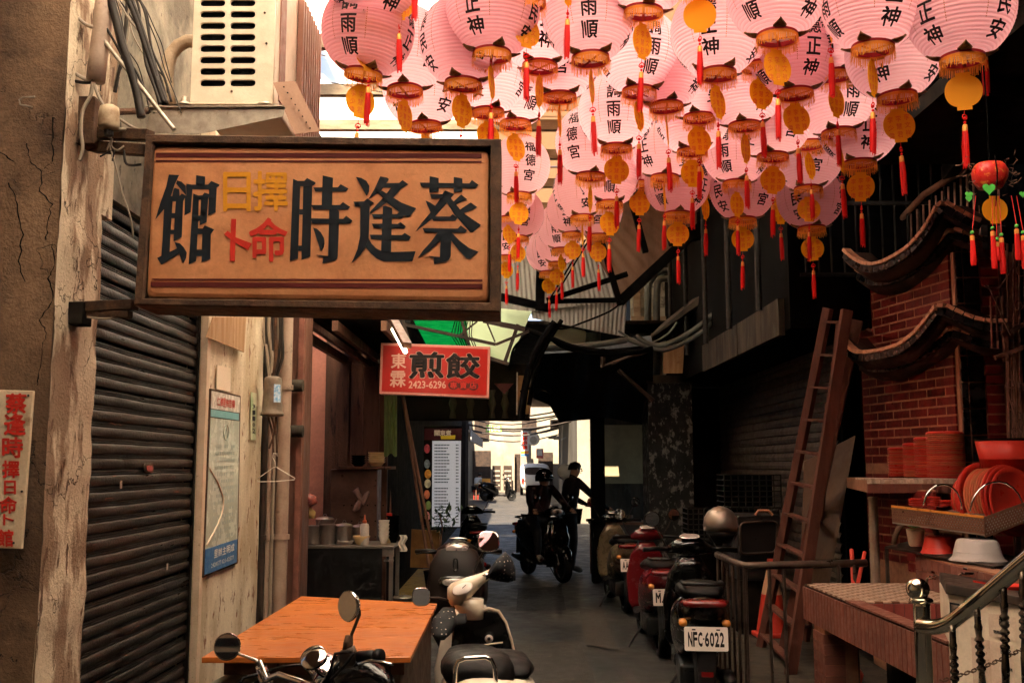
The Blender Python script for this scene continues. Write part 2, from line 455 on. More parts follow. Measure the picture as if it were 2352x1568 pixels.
G().loft([((-2.035, c.y, c.z), (0, .052, 0), (0, 0, .015), 3), ((-2.033, c.y, c.z), (0, .052, 0), (0, 0, .015), 3)], 20).ob('handle_recess', mat('worn_red_paint', (.42, .05, .04), (.16, .03, .02), rough=.4, sc1=30), t)
for q in ((278, 1112), (384, 1300)):
    c = PX(*q, -2.042); g = G().box(c, (.002, .03, .04)); g.ob('sticker', mat('sticker', (.5, .42, .34), (.25, .18, .14), sc1=90), t)

t = thing('plaster_wall', 'cream plaster wall section with peeling paint beside the shutter', 'wall', (-2.1, 7.4, 0))
rough_sheet('plaster_face', MT['plaster'], lambda u, v: V((-2.0, 6.64 + 1.56 * u, 5 * v)), 30, 90, (1, 0, 0), .005, 3, t)
G().bb((-2.4, 6.64, 0), (-2.012, 8.19, 5)).ob('wall_core', MT['plaster'], t)
G().bb((-2.03, 6.635, 0), (-1.985, 6.70, 5)).ob('door_frame', mat('cream_frame_paint', (.62, .46, .32), (.70, .55, .40), sc1=9, spots=(.2, .1, .05), ssc=20, slo=.65, shi=.7), t, bev=.004)
t = thing('upper_wall', 'grey mottled wall behind the air conditioner above the shutter', 'wall', (-2.2, 6.5, 3))
rough_sheet('stained_face', MT['greywall'], lambda u, v: V((-2.08, 4.7 + 4 * u, 3.04 + 6 * v)), 50, 80, (1, 0, 0), .01, 2, t)
G().bb((-2.09, 4.72, 2.9), (-1.99, 4.98, 9)).ob('corner_strip', MT['peel'], t)
G().bb((-2.06, 4.8, 3.03), (-2.02, 6.6, 3.4)).ob('shutter_box', MT['greywall'], t)
G().bb((-6, 4.8, 0), (-2.12, 8.6, 8)).ob('building_mass', MT['dark'], t)
G().bb((-6, 8.61, 3.3), (-2.12, 10.4, 5.9)).ob('building_mass', MT['dark'], t)
G().bb((-6, 12.12, 0), (-2.12, 30, 8)).ob('building_mass', MT['dark'], t)

# vertical board with red letters on the stucco
t = thing('name_board', 'narrow cream board with vertical red characters at the lower left edge', 'sign', P(30, 1260, 4.25))
def nb(x, y, Y=4.25): return P(x, y, Y)
pts = [nb(-70, 893), nb(76, 897), nb(49, 1260), nb(-105, 1256)]
G().prism(pts, (0, .02, 0)).ob('board', mat('aged_cream_board', (.60, .45, .30), (.68, .53, .37), sc1=6, spots=(.30, .18, .10), ssc=11, slo=.62, shi=.75, bump=.1), t, bev=.003)
g = G()
for ch, x0, y0, x1, y1 in (('蔡', 14, 904, 60, 948), ('逢', 10, 950, 58, 998), ('時', 6, 1004, 52, 1050), ('擇', 6, 1058, 44, 1096), ('日', 10, 1104, 36, 1134), ('命', 0, 1140, 38, 1178), ('卜', 8, 1180, 32, 1205), ('館', -6, 1216, 30, 1254)):
    letter(g, ch, flatbox(x0, y0, x1, y1, 4.247), .03)
g.ob('lettering', MT['red'], t, fix=False)
g = G()
for q in ((65, 908), (50, 1128), (31, 1246)): g.cyl(nb(*q, 4.251), nb(*q, 4.244), .005, n=8)
g.ob('nails', MT['wire'], t).name = 'nail_head'

# ------------------------------------------------------------------ the big shop sign
def ys(px):
    k = (px - 320) / 830; return 1 / ((1 - k) / 4.28 + k / 4.15)
def S(px, py, dy=0):
    p = P(px, py, ys(px)); p.y += dy; return p
t = thing('shop_sign', 'large orange lightbox sign with bold dark characters in a rusty steel frame', 'sign', P(740, 735, 4.3))
fo = [(333, 307), (1151, 318), (1149, 716), (306, 700)]
fi = [(352, 328), (1126, 338), (1124, 694), (329, 684)]
g = G()
a = [S(*q, .012) for q in fo]; b = [S(*q, .012) for q in fi]; a2 = [S(*q, .30) for q in fo]; b2 = [S(*q, .07) for q in fi]
a0 = [S(q[0] + (3 if q[0] < 700 else -3), q[1] + (3 if q[1] < 500 else -3), 0) for q in fo]
b0 = [S(q[0] + (-3 if q[0] < 700 else 3), q[1] + (-3 if q[1] < 500 else 3), 0) for q in fi]
def strip(g, A, B):
    n = len(A); g.add(list(A) + list(B), [(i, (i + 1) % n, n + (i + 1) % n, n + i) for i in range(n)])
strip(g, a2, a); strip(g, a, a0); strip(g, a0, b0); strip(g, b0, b); strip(g, b, b2)
g.add(a2, [(0, 1, 2, 3)])
g.ob('steel_frame', MT['rust'], t, fix=False)
def rr(x0, y0, x1, y1, x2, y2, x3, y3, r, n=6):     # rounded quadrilateral TL TR BR BL
    cs = [V((x0, y0)), V((x1, y1)), V((x2, y2)), V((x3, y3))]; out = []
    for i in range(4):
        p, c, q = cs[i - 1], cs[i], cs[(i + 1) % 4]
        d1 = (p - c).normalized() * r; d2 = (q - c).normalized() * r
        for k in range(n + 1):
            s_ = k / n; out.append((c + d1) * (1 - s_) ** 2 + c * 2 * s_ * (1 - s_) + (c + d2) * s_ ** 2)
    return out
rings = [(rr(344, 330, 1124, 340, 1122, 692, 329, 682, 14), .060), (rr(345, 331, 1123, 341, 1121, 691, 331, 681, 16), .036), (rr(348, 334, 1120, 344, 1118, 688, 334, 678, 18), .026),
         (rr(354, 341, 1113, 350, 1111, 680, 341, 671, 18), .020), (rr(364, 352, 1104, 361, 1102, 668, 352, 660, 18), .018)]
g = G(); prev = None
for i, (rg, dy) in enumerate(rings):
    cur = [S(q.x, q.y, dy) for q in rg]
    if prev: g.mi = 1 if i < 3 else 0; strip(g, prev, cur)
    prev = cur
g.mi = 0; g.add(prev, [tuple(range(len(prev)))])
g.ob('sign_face', [MT['signface'], MT['signedge']], t, smooth=False)
cnt = 0
def poly(g, pts, dy=0.0162):
    global cnt
    cnt += 1
    d = dy - .00022 * (cnt % 12)
    ps = [S(x, y, d) for x, y in pts]
    n = len(ps); g.add(ps + [S(x, y, .0175) for x, y in pts], [tuple(range(n))] + [(i, (i + 1) % n, n + (i + 1) % n, n + i) for i in range(n)])
K = 2352 / 2560
def z1(pts): return [((380 + x / 5.6) * K, (420 + y / 5.6) * K) for x, y in pts]
def z2(pts): return [((780 + x / 5.345) * K, (420 + y / 5.345) * K) for x, y in pts]
guan = [[(218, 78), (362, 84), (300, 215), (245, 380), (155, 555), (28, 708), (100, 470), (180, 250)], [(335, 158), (400, 180), (455, 235), (462, 372), (320, 205)],
 [(300, 265), (365, 285), (370, 390), (265, 390), (285, 290)], [(150, 560), (240, 385), (275, 385), (258, 620), (240, 915), (228, 1172), (112, 1228), (130, 1000)],
 [(240, 383), (370, 380), (400, 345), (465, 375), (445, 400), (420, 452), (258, 452)], [(320, 448), (440, 400), (420, 440), (398, 955), (285, 1015), (305, 620)],
 [(250, 620), (315, 620), (312, 690), (245, 690)], [(240, 855), (303, 855), (298, 915), (235, 915)], [(55, 1250), (110, 1222), (228, 1165), (335, 1115), (362, 1185), (115, 1340)],
 [(302, 1027), (375, 1045), (430, 1100), (470, 1170), (460, 1250), (418, 1322), (362, 1185), (335, 1115)], [(605, 88), (728, 108), (722, 220), (600, 218)],
 [(462, 207), (540, 218), (770, 218), (815, 168), (930, 218), (922, 240), (890, 258), (885, 285), (548, 283), (465, 240)], [(460, 235), (550, 280), (525, 605), (437, 650), (445, 390), (465, 375)],
 [(785, 280), (890, 255), (875, 605), (770, 652)], [(562, 345), (640, 374), (632, 735), (605, 1225), (598, 1292), (497, 1338), (520, 1000)],
 [(562, 345), (625, 372), (690, 368), (720, 330), (783, 352), (782, 385), (760, 432), (640, 432)], [(672, 430), (772, 398), (748, 745), (652, 790)],
 [(632, 655), (668, 655), (662, 720), (628, 735)], [(622, 835), (695, 835), (722, 790), (855, 848), (805, 912), (615, 912)], [(690, 908), (806, 880), (800, 1258), (678, 1305)], [(605, 1132), (692, 1132), (688, 1222), (600, 1222)]]
shi1 = [[(1965, 138), (2030, 168), (2120, 168), (2162, 127), (2280, 190), (2275, 212), (2230, 240), (1962, 242)], [(1965, 138), (2064, 240), (2033, 1250), (1920, 1290)],
 [(2108, 238), (2232, 235), (2205, 1225), (2080, 1275)], [(2046, 565), (2104, 565), (2102, 640), (2042, 640)], [(2033, 1075), (2094, 1075), (2089, 1150), (2030, 1150)]]
shi2 = [[(133, 85), (272, 118), (255, 487), (120, 487)], [(8, 248), (335, 245), (375, 203), (477, 262), (445, 300), (35, 300)], [(-25, 482), (365, 482), (405, 442), (503, 508), (470, 543), (10, 540)],
 [(222, 535), (330, 540), (357, 575), (335, 1170), (322, 1205), (290, 1228), (130, 1262), (142, 1190), (45, 1148), (207, 1165)], [(-30, 662), (410, 668), (448, 625), (533, 692), (503, 730), (-5, 730)],
 [(5, 785), (55, 800), (110, 850), (150, 920), (158, 1000), (145, 1050), (110, 1102)]]
feng = [[(580, 108), (650, 120), (720, 160), (760, 230), (755, 300), (725, 362)], [(548, 438), (685, 435), (732, 395), (822, 455), (765, 492), (640, 502), (570, 500)],
 [(640, 490), (765, 490), (750, 940), (710, 1042), (640, 1150), (525, 1252), (600, 1080), (635, 900)], [(752, 930), (790, 1000), (850, 1060), (920, 1095), (1050, 1112), (1380, 1100), (1335, 1235), (950, 1238), (860, 1200), (780, 1130), (708, 1040)],
 [(905, 97), (1000, 115), (1022, 135), (985, 195), (900, 310), (748, 400), (820, 280)], [(980, 190), (1160, 185), (1205, 148), (1285, 205), (1185, 260), (1080, 385), (765, 608), (770, 570), (940, 388), (1055, 247), (935, 247)],
 [(880, 320), (930, 290), (1080, 383), (1200, 455), (1388, 525), (1300, 635), (1270, 640), (1225, 622), (1000, 455)], [(785, 605), (1130, 605), (1170, 570), (1230, 615), (1195, 658), (820, 655)],
 [(792, 732), (1135, 735), (1180, 712), (1250, 770), (1225, 797), (820, 792)], [(765, 880), (1195, 885), (1235, 855), (1315, 910), (1290, 955), (785, 938)], [(942, 500), (975, 490), (1065, 525), (1050, 1115), (918, 1100)]]
cai = [[(1437, 182), (2100, 195), (2135, 148), (2220, 210), (2180, 255), (1480, 243), (1450, 220)], [(1568, 97), (1690, 122), (1690, 300), (1565, 315)], [(1892, 107), (2007, 130), (2005, 302), (1890, 312)],
 [(1575, 337), (1750, 337), (1730, 392), (1590, 392)], [(1735, 340), (1775, 287), (1898, 335), (1850, 390), (1640, 635), (1375, 842), (1460, 720), (1580, 580), (1700, 410)], [(1512, 422), (1580, 450), (1645, 495), (1605, 560), (1580, 580)],
 [(1795, 440), (1850, 385), (1975, 540), (2050, 610), (2258, 750), (2150, 845), (2110, 845), (1950, 665), (1900, 610)], [(1890, 435), (1990, 340), (2068, 402), (1920, 475)], [(1975, 545), (2120, 448), (2205, 510), (2130, 550), (2020, 590)],
 [(1630, 635), (1840, 635), (1875, 605), (1940, 650), (1915, 690), (1620, 695), (1600, 665)], [(1472, 792), (1945, 798), (1985, 755), (2070, 820), (2045, 853), (1500, 850)],
 [(1680, 850), (1860, 850), (1850, 1170), (1825, 1215), (1780, 1240), (1628, 1270), (1625, 1195), (1552, 1165), (1705, 1178), (1712, 960)], [(1680, 848), (1740, 900), (1712, 960), (1560, 1100), (1410, 1190), (1480, 1090), (1590, 970)],
 [(1860, 848), (1980, 970), (2100, 1060), (2222, 1108), (2110, 1200), (2060, 1190), (1960, 1090), (1850, 950)]]
for name, sets in (('guan', (z1, guan)), ('shi', (z1, shi1)), ('shi', (z2, shi2)), ('feng', (z2, feng)), ('cai', (z2, cai))):
    g = G()
    for pl in sets[1]: poly(g, sets[0](pl))
    g.ob('character', MT['navy'], t, fix=False)
def sf(x0, y0, x1, y1, dy=.0150):
    a, b = z1([(x0, y0), (x1, y1)])
    return lambda u, v: S(a[0] + (b[0] - a[0]) * u, b[1] + (a[1] - b[1]) * v, dy)
for ch, m, bx in (('日', 'ochre', (990, 52, 1362, 585)), ('擇', 'ochre', (1412, 38, 1882, 580)), ('命', 'red', (1352, 692, 1878, 1288))):
    g = G(); letter(g, ch, sf(*bx), .02); g.ob('character', MT[m], t, fix=False)
g = G(); poly(g, z1([(1097, 700), (1165, 703), (1145, 1293), (1072, 1290)])); poly(g, z1([(1043, 867), (1160, 960), (1385, 1045), (1330, 1138), (1160, 1040), (995, 920)])); g.ob('character', MT['red'], t, fix=False)
for q in ([(355, 348), (1106, 350), (1106, 361), (355, 359)], [(355, 365), (1106, 367), (1106, 371), (355, 369)], [(345, 638), (1108, 640), (1108, 644.5), (352, 642)], [(343, 645.5), (1108, 650), (1108, 662), (343, 657)]):
    g = G(); poly(g, q); g.ob('stripe', MT['maroon'], t, fix=False)
# brackets from the pilaster
t = thing('sign_bracket', 'rusty square steel arms tying the big sign to the pilaster', 'bracket', P(200, 710, 4.5))
for a, b, w in (((196, 306), (345, 312), .05), ((160, 706), (310, 700), .045), ((215, 338), (338, 346), .05), ((165, 722), (300, 722), .03)):
    G().bar(P(*a, 4.55), P(*b, 4.36), w, w).ob('steel_arm', MT['rust'], t, bev=.004)
G().box(P(205, 285, 4.5), (.09, .12, .22)).ob('wall_plate', MT['rust'], t, bev=.004)
G().box(P(178, 722, 4.5), (.09, .1, .10)).ob('wall_plate', MT['dark'], t, bev=.004)

# ------------------------------------------------------------------ air conditioner
def plate(name, m, outer, holes, M4, ext, parent):   # flat plate with holes from 2-D outlines
    c = bpy.data.curves.new('p', 'CURVE'); c.dimensions = '2D'; c.fill_mode = 'BOTH'; c.extrude = ext
    for pl in [outer] + holes:
        s = c.splines.new('POLY'); s.points.add(len(pl) - 1); s.use_cyclic_u = True
        for i, p in enumerate(pl): s.points[i].co = (p[0], p[1], 0, 1)
    o = bpy.data.objects.new('p', c); COL.objects.link(o)
    me = bpy.data.meshes.new_from_object(o); bpy.data.objects.remove(o); bpy.data.curves.remove(c)
    me.materials.clear(); me.materials.append(m)
    me.transform(WM.get(parent, Matrix()).inverted() @ M4)
    o = bpy.data.objects.new(name, me); COL.objects.link(o); o.parent = parent; WM[o] = WM.get(parent, Matrix())
    return o
def slot(cx, cy, w, h, n=5):
    r = h / 2; out = []
    for s_, c0 in ((1, cx + w / 2 - r), (-1, cx - w / 2 + r)):
        for k in range(n + 1):
            a = R(-90 + 180 * k / n) if s_ > 0 else R(90 + 180 * k / n)
            out.append((c0 + r * math.cos(a), cy + r * math.sin(a)))
    return out
YA = 4.9
bl = P(438, 240, YA); br = P(627, 242, YA); X0, X1, ZB = bl.x, br.x, bl.z; ZT = ZB + .80; W = X1 - X0
t = thing('air_conditioner', 'dusty cream outdoor air conditioner unit hanging high above the big sign', 'air conditioner', ((X0 + X1) / 2, 5.4, ZB))
G().bb((X0 + .004, YA + .012, ZB), (X1, 5.93, ZT)).ob('cabinet', MT['accream'], t, bev=.012)
hs = []
for k in range(26):
    for cx in (489.5, 558.5):
        c = P(cx, 192 - 26.2 * k, YA)
        if c.z < ZT - .04: hs.append(slot(c.x, c.z, 61 * YA / FOC, 17 * YA / FOC))
MM = Matrix(((1, 0, 0, 0), (0, 0, -1, YA), (0, 1, 0, 0), (0, 0, 0, 1)))
plate('slotted_panel', MT['accream'], [(X0, ZB), (X1, ZB), (X1, ZT), (X0, ZT)], hs, MM, .007, t)
G().bb((X0 + .03, YA + .008, ZB + .05), (X1 - .06, YA + .0115, ZT - .03)).ob('dark_inside', MT['black'], t)
g = G(); g.bb((X1, YA + .10, ZB + .06), (X1 + .006, YA + .22, ZT - .05)); g.ob('side_grille', MT['fin'], t)
for k in range(9):
    y = 5.40 + k * .062; G().bb((X1 + .002, y, ZB - .12), (X1 + .035, y + .026, ZT)).ob('fin', MT['fin'], t)
G().bb((X1 + .003, 5.40, ZB - .12), (X1 + .008, 5.95, ZT)).ob('fin_back', mat('pink_brown_sheet', (.42, .18, .13), rough=.5), t)
g = G()
for q in ((612, 100), (608, 30), (532, 210)): g.cyl(P(*q, YA - .012), P(*q, YA - .004), .006, n=8)
g.ob('screw', MT['rust'], t)
t = thing('ac_bracket', 'galvanised steel bracket carrying the air conditioner over the sign', 'bracket', P(500, 290, 4.86))
pl = [P(*q, 4.86) for q in ((385, 246), (655, 246), (650, 268), (468, 306), (330, 306), (345, 262), (385, 256))]
G().prism(pl, (0, .004, 0)).ob('bracket_plate', MT['galv'], t)
G().bar(P(340, 249, 4.87), P(655, 247, 4.87), .05, .006).ob('top_flange', MT['galv'], t)
G().bar(P(350, 252, 5.75), P(640, 262, 5.75), .05, .05).ob('rear_arm', MT['galv'], t)
for x in (424, 610):
    G().lathe([(.045, 0), (.04, .01), (.02, .018), (.016, .045)], P(x, 243, YA + .02), n=12).ob('rubber_foot', MT['galv'], t)
g = G(); a = P(627, 193, 4.88); b = P(724, 318, 4.98); g.prism([P(627, 190, 4.85), P(678, 186, 4.9), P(735, 302, 4.95), P(676, 308, 4.9)], (0, .006, 0)); o = g.ob('perforated_angle', mat('brown_angle', (.34, .19, .12), rough=.5), t)
g = G()
for k in range(8): g.cyl(P(652 + 8.6 * k, 200 + 13.5 * k, 4.862 + .01 * k), P(652 + 8.6 * k, 200 + 13.5 * k, 4.84 + .01 * k), .004, n=6)
g.ob('bolt_hole', MT['black'], t)
# insulated hose
g = G(); hp = [P(*q, 5.05) for q in ((455, 96), (430, 95), (410, 105), (393, 125), (386, 150), (382, 180), (384, 215), (390, 245))]
g.tube(hp, .034, 10); tag(g.ob('insulated_hose', mat('wrapped_hose', (.40, .29, .19), (.52, .40, .28), sc1=14, bump=.6, bs=40), smooth=True), 'wrapped beige hose curving down from the air conditioner', 'hose')
# downpipe and cables on the left
g = G(); g.tube([P(*q, 4.42) for q in ((246, -60), (236, 60), (226, 130), (219, 188))], .041, 16); tag(g.ob('down_pipe', MT['pipe'], smooth=True), 'thick brown plastic pipe ending beside the pilaster at top left', 'pipe')
def cable(pts, r, label, m='cable', n=6, group=None, Y=4.4, name='cable'):
    g = G(); q = [P(p[0], p[1], p[2] if len(p) > 2 else Y) for p in pts]
    # smooth it
    out = []
    for i in range(len(q) - 1):
        p0, p1, p2, p3 = q[max(i - 1, 0)], q[i], q[i + 1], q[min(i + 2, len(q) - 1)]
        for k in range(5):
            s_ = k / 5
            out.append(.5 * ((2 * p1) + (p2 - p0) * s_ + (2 * p0 - 5 * p1 + 4 * p2 - p3) * s_ * s_ + (3 * p1 - p0 - 3 * p2 + p3) * s_ ** 3))
    out.append(q[-1]); g.tube(out, r, n)
    return tag(g.ob(name, MT[m], smooth=True), label, 'cable', group)
for pts, r, lb, m in (
    ([(-20, 2), (50, 15), (120, 20), (165, 32), (195, 55), (215, 64)], .009, 'thick pale cable crossing the stucco at the top left corner', 'cable'),
    ([(-10, 68), (40, 95), (110, 132), (165, 165), (205, 185), (216, 180)], .0075, 'uppermost of three slack cables running to the pipe end', 'cable'),
    ([(-10, 100), (60, 125), (120, 140), (175, 172), (210, 188), (222, 170)], .0075, 'middle of three slack cables running to the pipe end', 'cable'),
    ([(-10, 118), (50, 143), (110, 165), (165, 185), (205, 190), (218, 176)], .0075, 'lowest of three slack cables running to the pipe end', 'wire'),
    ([(213, 190), (208, 220), (190, 255), (186, 300), (190, 340), (183, 370)], .008, 'cable hanging down the pilaster side from the pipe end', 'cable'),
    ([(215, 190), (228, 225), (250, 255), (300, 290), (345, 306)], .007, 'cable running from the pipe end to the sign top', 'cable'),
    ([(240, 95), (275, 140), (320, 195), (370, 260), (400, 298)], .011, 'straight rod slanting down to the sign frame corner', 'galv'),
    ([(252, -10), (268, 50), (280, 100), (300, 160), (315, 215), (325, 270)], .020, 'thickest black cable bundle left of the air conditioner', 'wire'),
    ([(290, -10), (315, 50), (335, 110), (355, 170), (378, 240)], .013, 'left of two dark cables slanting towards the hose', 'wire'),
    ([(300, -10), (325, 60), (345, 120), (362, 180), (384, 240)], .009, 'right of two dark cables slanting towards the hose', 'wire'),
    ([(245, 65), (265, 100), (285, 135), (310, 160), (330, 200), (355, 240)], .006, 'thin dark wire tangled over the black bundle', 'wire'),
    ([(270, 0), (300, 50), (325, 80), (340, 110)], .005, 'thin orange brown wire above the tangled bundle', 'cable'),
    ([(250, 330), (265, 380), (280, 440), (300, 500), (306, 545)], .004, 'thin loose wire dangling left of the big sign', 'cable'),
    ([(252, 318), (258, 300), (285, 298), (330, 304)], .008, 'short pale cable loop entering the sign top left corner', 'cable'),
    ([(245, 345), (258, 318), (256, 335), (270, 345), (285, 335)], .004, 'frayed white wire ends below the lamp socket', 'cable'),
    ([(230, 360), (248, 350), (262, 346), (258, 370)], .004, 'frayed black wire ends below the lamp socket', 'wire'),
    ([(285, 345), (288, 372), (300, 380), (325, 378)], .006, 'small dark hook of wire beside the sign frame', 'wire'),
    ([(200, 728), (240, 732), (270, 728), (300, 716)], .005, 'pale wire along the lower sign bracket', 'cable'),
): cable(pts, r, lb, m)
rq = random.Random(21)
for i in range(14):
    x = 255 + rq.uniform(0, 70); y = -10; pts = []
    for k in range(6): pts.append((x, y)); x += rq.uniform(4, 30) * (1 if i % 4 else -.4); y += rq.uniform(30, 62)
    cable(pts, rq.choice([.003, .004, .006, .009]), ('black', 'brown', 'dusty', 'slack', 'twisted', 'taut', 'frayed')[i % 7] + (' thin cable' if i < 7 else ' thinner wire') + ' in the tangle between pipe and air conditioner', rq.choice(['wire', 'wire', 'cable', 'rust']), Y=4.6, group='wires tangled left of the air conditioner')
t = thing('lamp_socket', 'round dusty ceramic socket above the sign bracket', 'socket', P(250, 300, 4.35))
G().lathe([(.020, -.05), (.040, -.042), (.046, -.03), (.044, .03), (.040, .055), (.02, .066), (.004, .07)], P(250, 275, 4.35), n=20).ob('ceramic_cap', mat('dusty_ceramic', (.45, .34, .22), (.30, .20, .12), sc1=20), t, smooth=True)
G().cyl(P(250, 300, 4.35), P(250, 312, 4.35), .02, n=10).ob('stem', MT['wire'], t)
g = G(); g.cyl(P(222, 258, 4.5), P(340, 255, 4.8), .016, n=8); tag(g.ob('threaded_rod', MT['rust']), 'rusty threaded rod across the wall behind the ceramic socket', 'rod')
# ------------------------------------------------------------------ roof over the lanterns
t = thing('skylight_roof', 'bright translucent roof sheets on weathered beams above the lanterns', 'roof', (0, 4, 5.4))
RZ = 5.6
for k in range(9):
    y = 1.2 + 2.0 * k
    G().bb((-2.3, y, RZ + .02 * (k % 2)), (-.3, y + 2.04, RZ + .006 + .02 * (k % 2))).ob('roof_sheet', MT['roofsheet'], t)
    G().bb((-.32, y, RZ + .008 + .02 * (k % 2)), (2.36, y + 2.04, RZ + .014 + .02 * (k % 2))).ob('roof_sheet', MT['roofsheet' if k < 3 else 'dimsheet'], t)
for y in (2, 4, 5.6, 7.2, 7.75, 8.9, 10.1, 11.2, 12.3, 13.6, 14.9, 16.2):
    G().bb((-2.2, y, RZ - .15), (2.8, y + .09, RZ - .03)).ob('purlin', MT['beam'], t, bev=.006)
for x in (-1.0, 1.0):
    G().bb((x, .8, RZ - .30), (x + .07, 18.9, RZ - .16)).ob('rafter', MT['beam'], t, bev=.006)

# ------------------------------------------------------------------ paper lantern
LR, LH = .256, .262
zc = LH * math.sqrt(1 - (.1 / LR) ** 2)                  # centre above the ring
def lsurf(az, el, off=0):
    r = math.cos(el); p = V((LR * r * math.sin(az), -LR * r * math.cos(az), zc + LH * math.sin(el)))
    nn = V((r * math.sin(az), -r * math.cos(az), math.sin(el) * LR / LH)).normalized()
    return p + nn * off
e0 = -math.acos(.1 / LR); e1 = math.acos(.36)
def lantern(first):
    t = thing('paper_lantern', 'pink paper lantern', 'lantern', (0, 0, 0))
    g = G(); nr = 30; sub = 4; ns = 44; prof = []
    for i in range(nr * sub + 1):
        f = i / (nr * sub); el = e0 + (e1 - e0) * f
        k = (i % sub) / sub
        d = -.0042 * math.sin(math.pi * k) if 0 < k < 1 else .0004
        prof.append((LR * math.cos(el) + d * math.cos(el), zc + LH * math.sin(el) + d * math.sin(el)))
    g.lathe(prof, n=ns, cap=False); g.ob('paper_shade', MT['paper'], t, smooth=True, local=True)
    g = G()
    for i in range(0, nr + 1):
        el = e0 + (e1 - e0) * i / nr; h = .0008 / LH
        g.lathe([(LR * math.cos(el - h) + .0009, zc + LH * math.sin(el - h)), (LR * math.cos(el + h) + .0009, zc + LH * math.sin(el + h))], n=ns, cap=False)
    g.ob('rib_wires', MT['ribwire'], t, smooth=True, local=True)['kind'] = 'stuff'
    # inscriptions
    for q, s in enumerate(('風調雨順', '福德正神', '國泰民安', '福德宮')):
        g = G()
        az0 = q * math.pi / 2
        n = len(s)
        for i, ch in enumerate(s):
            ec = R(38 - i * 26) if n == 4 else R(24 - i * 27)
            vs, fs = glyphs(ch, 0, 1)
            b = bmesh.new()
            for kk in range(5):
                dx = dy = 0
                if kk: dx = .030 * math.cos(kk * 1.57 + .6); dy = .030 * math.sin(kk * 1.57 + .6)
                bv = [b.verts.new((x + dx, y + dy, kk * .00012)) for x, y in vs]
                for f in fs:
                    try: b.faces.new([bv[j] for j in f])
                    except ValueError: pass
            for ax in (0, 1):
                for k in (.33, .67):
                    co = V((0, 0, 0)); co[ax] = k; no = V((0, 0, 0)); no[ax] = 1
                    bmesh.ops.bisect_plane(b, geom=b.verts[:] + b.edges[:] + b.faces[:], plane_co=co, plane_no=no)
            b.verts.index_update()
            H = R(20.5); Wd = .086 / LR
            vv = [lsurf(az0 + (v.co.x - .5) * Wd / max(math.cos(ec), .5), ec + (v.co.y - .5) * H, .0012 + v.co.z) for v in b.verts]
            g.add(vv, [tuple(v.index for v in f.verts) for f in b.faces]); b.free()
        g.ob('inscription', MT['ink'], t, local=True, fix=False)
    for q in range(8):
        g = G()
        az = R(22.5 + 45 * q)
        for k in range(26):
            a = R(-30 + 2.6 * k)
            w = .0022 / LR
            g.add([lsurf(az - w, a, .0015), lsurf(az + w, a, .0015), lsurf(az + w, a + R(1.5), .0015), lsurf(az - w, a + R(1.5), .0015)], [(0, 1, 2, 3)])
        g.ob('gold_seam', MT['seam'], t, local=True, fix=False)
    # ring with cross
    rr_ = .1
    g = G(); g.lathe([(rr_, .006), (rr_ + .004, .004), (rr_ + .005, -.018), (rr_ - .001, -.02), (rr_ - .003, .004)], n=32, cap=False)
    g.ob('lower_ring', MT['ringred'], t, smooth=False, local=True, ang=40)
    g = G()
    for a in (R(30), R(120)):
        g.box((0, 0, -.018 - .002 * (a > 1)), (.19, .014, .003), Matrix.Rotation(a, 3, 'Z'))
    g.ob('cross_bar', MT['ringred'], t, local=True)
    # fringe strands
    g = G(); rq = random.Random(3)
    for k in range(170):
        a = 2 * math.pi * k / 170; r0 = .1045; L = .050 + rq.uniform(-.008, .016); r1 = r0 + rq.uniform(-.004, .010)
        w = .0016; da = rq.uniform(-.03, .03)
        f = lambda a, r, z: V((r * math.cos(a), r * math.sin(a), z))
        g.add([f(a - w / r0, r0, -.012), f(a + w / r0, r0, -.012), f(a + da + w / r0, r1, -.012 - L), f(a + da - w / r0, r1, -.012 - L)], [(0, 1, 2, 3)])
    g.lathe([(.1052, -.010), (.1056, -.026)], n=32, cap=False)
    g.ob('fringe', MT['fringe'], t, local=True, fix=False)
    # four petals
    for k in range(4):
        a = R(45 + 90 * k); d = V((math.cos(a), math.sin(a), 0)); tt = V((-math.sin(a), math.cos(a), 0))
        secs = []
        for f, w, h in ((0, .032, -.004), (.25, .034, -.002), (.55, .024, .003), (.8, .011, .010), (1, .001, .018)):
            secs.append((d * (.102 + .062 * f) + V((0, 0, .006 + h)), tt * w, V((0, 0, .004)) - d * .004, 2))
        G().loft(secs, 10).ob('petal', MT['petal'], t, smooth=True, local=True)
    # hanging card
    card = G(); pts = []
    for k in range(25):
        a = math.pi * (k / 24 - .5) * .82; pts.append((.086 * math.cos(a) ** .8, .078 * math.sin(a) / math.sin(math.pi * .41)))
    rt = [(x, z) for x, z in pts] + [(.034, .078), (.034, .095)]
    rt = [(.034, -.095), (.034, -.078)] + rt
    full = rt + [(-x, z) for x, z in reversed(rt)]
    card.prism([V((x, -.0006, z)) for x, z in full], (0, .0012, 0))
    c = card.ob('name_card', MT['card'], t, local=True); c.location = (0, 0, -.17)
    g = G()
    for j, s in enumerate(('李文祥', '李慧君', '李少偉')):
        for i, ch in enumerate(s):
            x, z = (.045 - .045 * j), .045 - .045 * i - .006 * j
            for sy in (1, -1):
                letter(g, ch, lambda u, v: V((sy * (x + (u - .5) * .03), -sy * .0010, z + (v - .5) * .034)), .02, 1)
    o = g.ob('card_writing', MT['cardink'], c, local=True, fix=False)
    WM[o] = WM[c]
    # tassel
    g = G(); g.tube([(0, 0, -.018), (.002, 0, -.05), (0, 0, -.078)], .0012, 4); g.ob('cord', MT['tassel'], t, local=True)
    g = G(); z0 = -.262
    g.tube([(0, 0, z0), (.001, 0, z0 - .03)], .0015, 4)
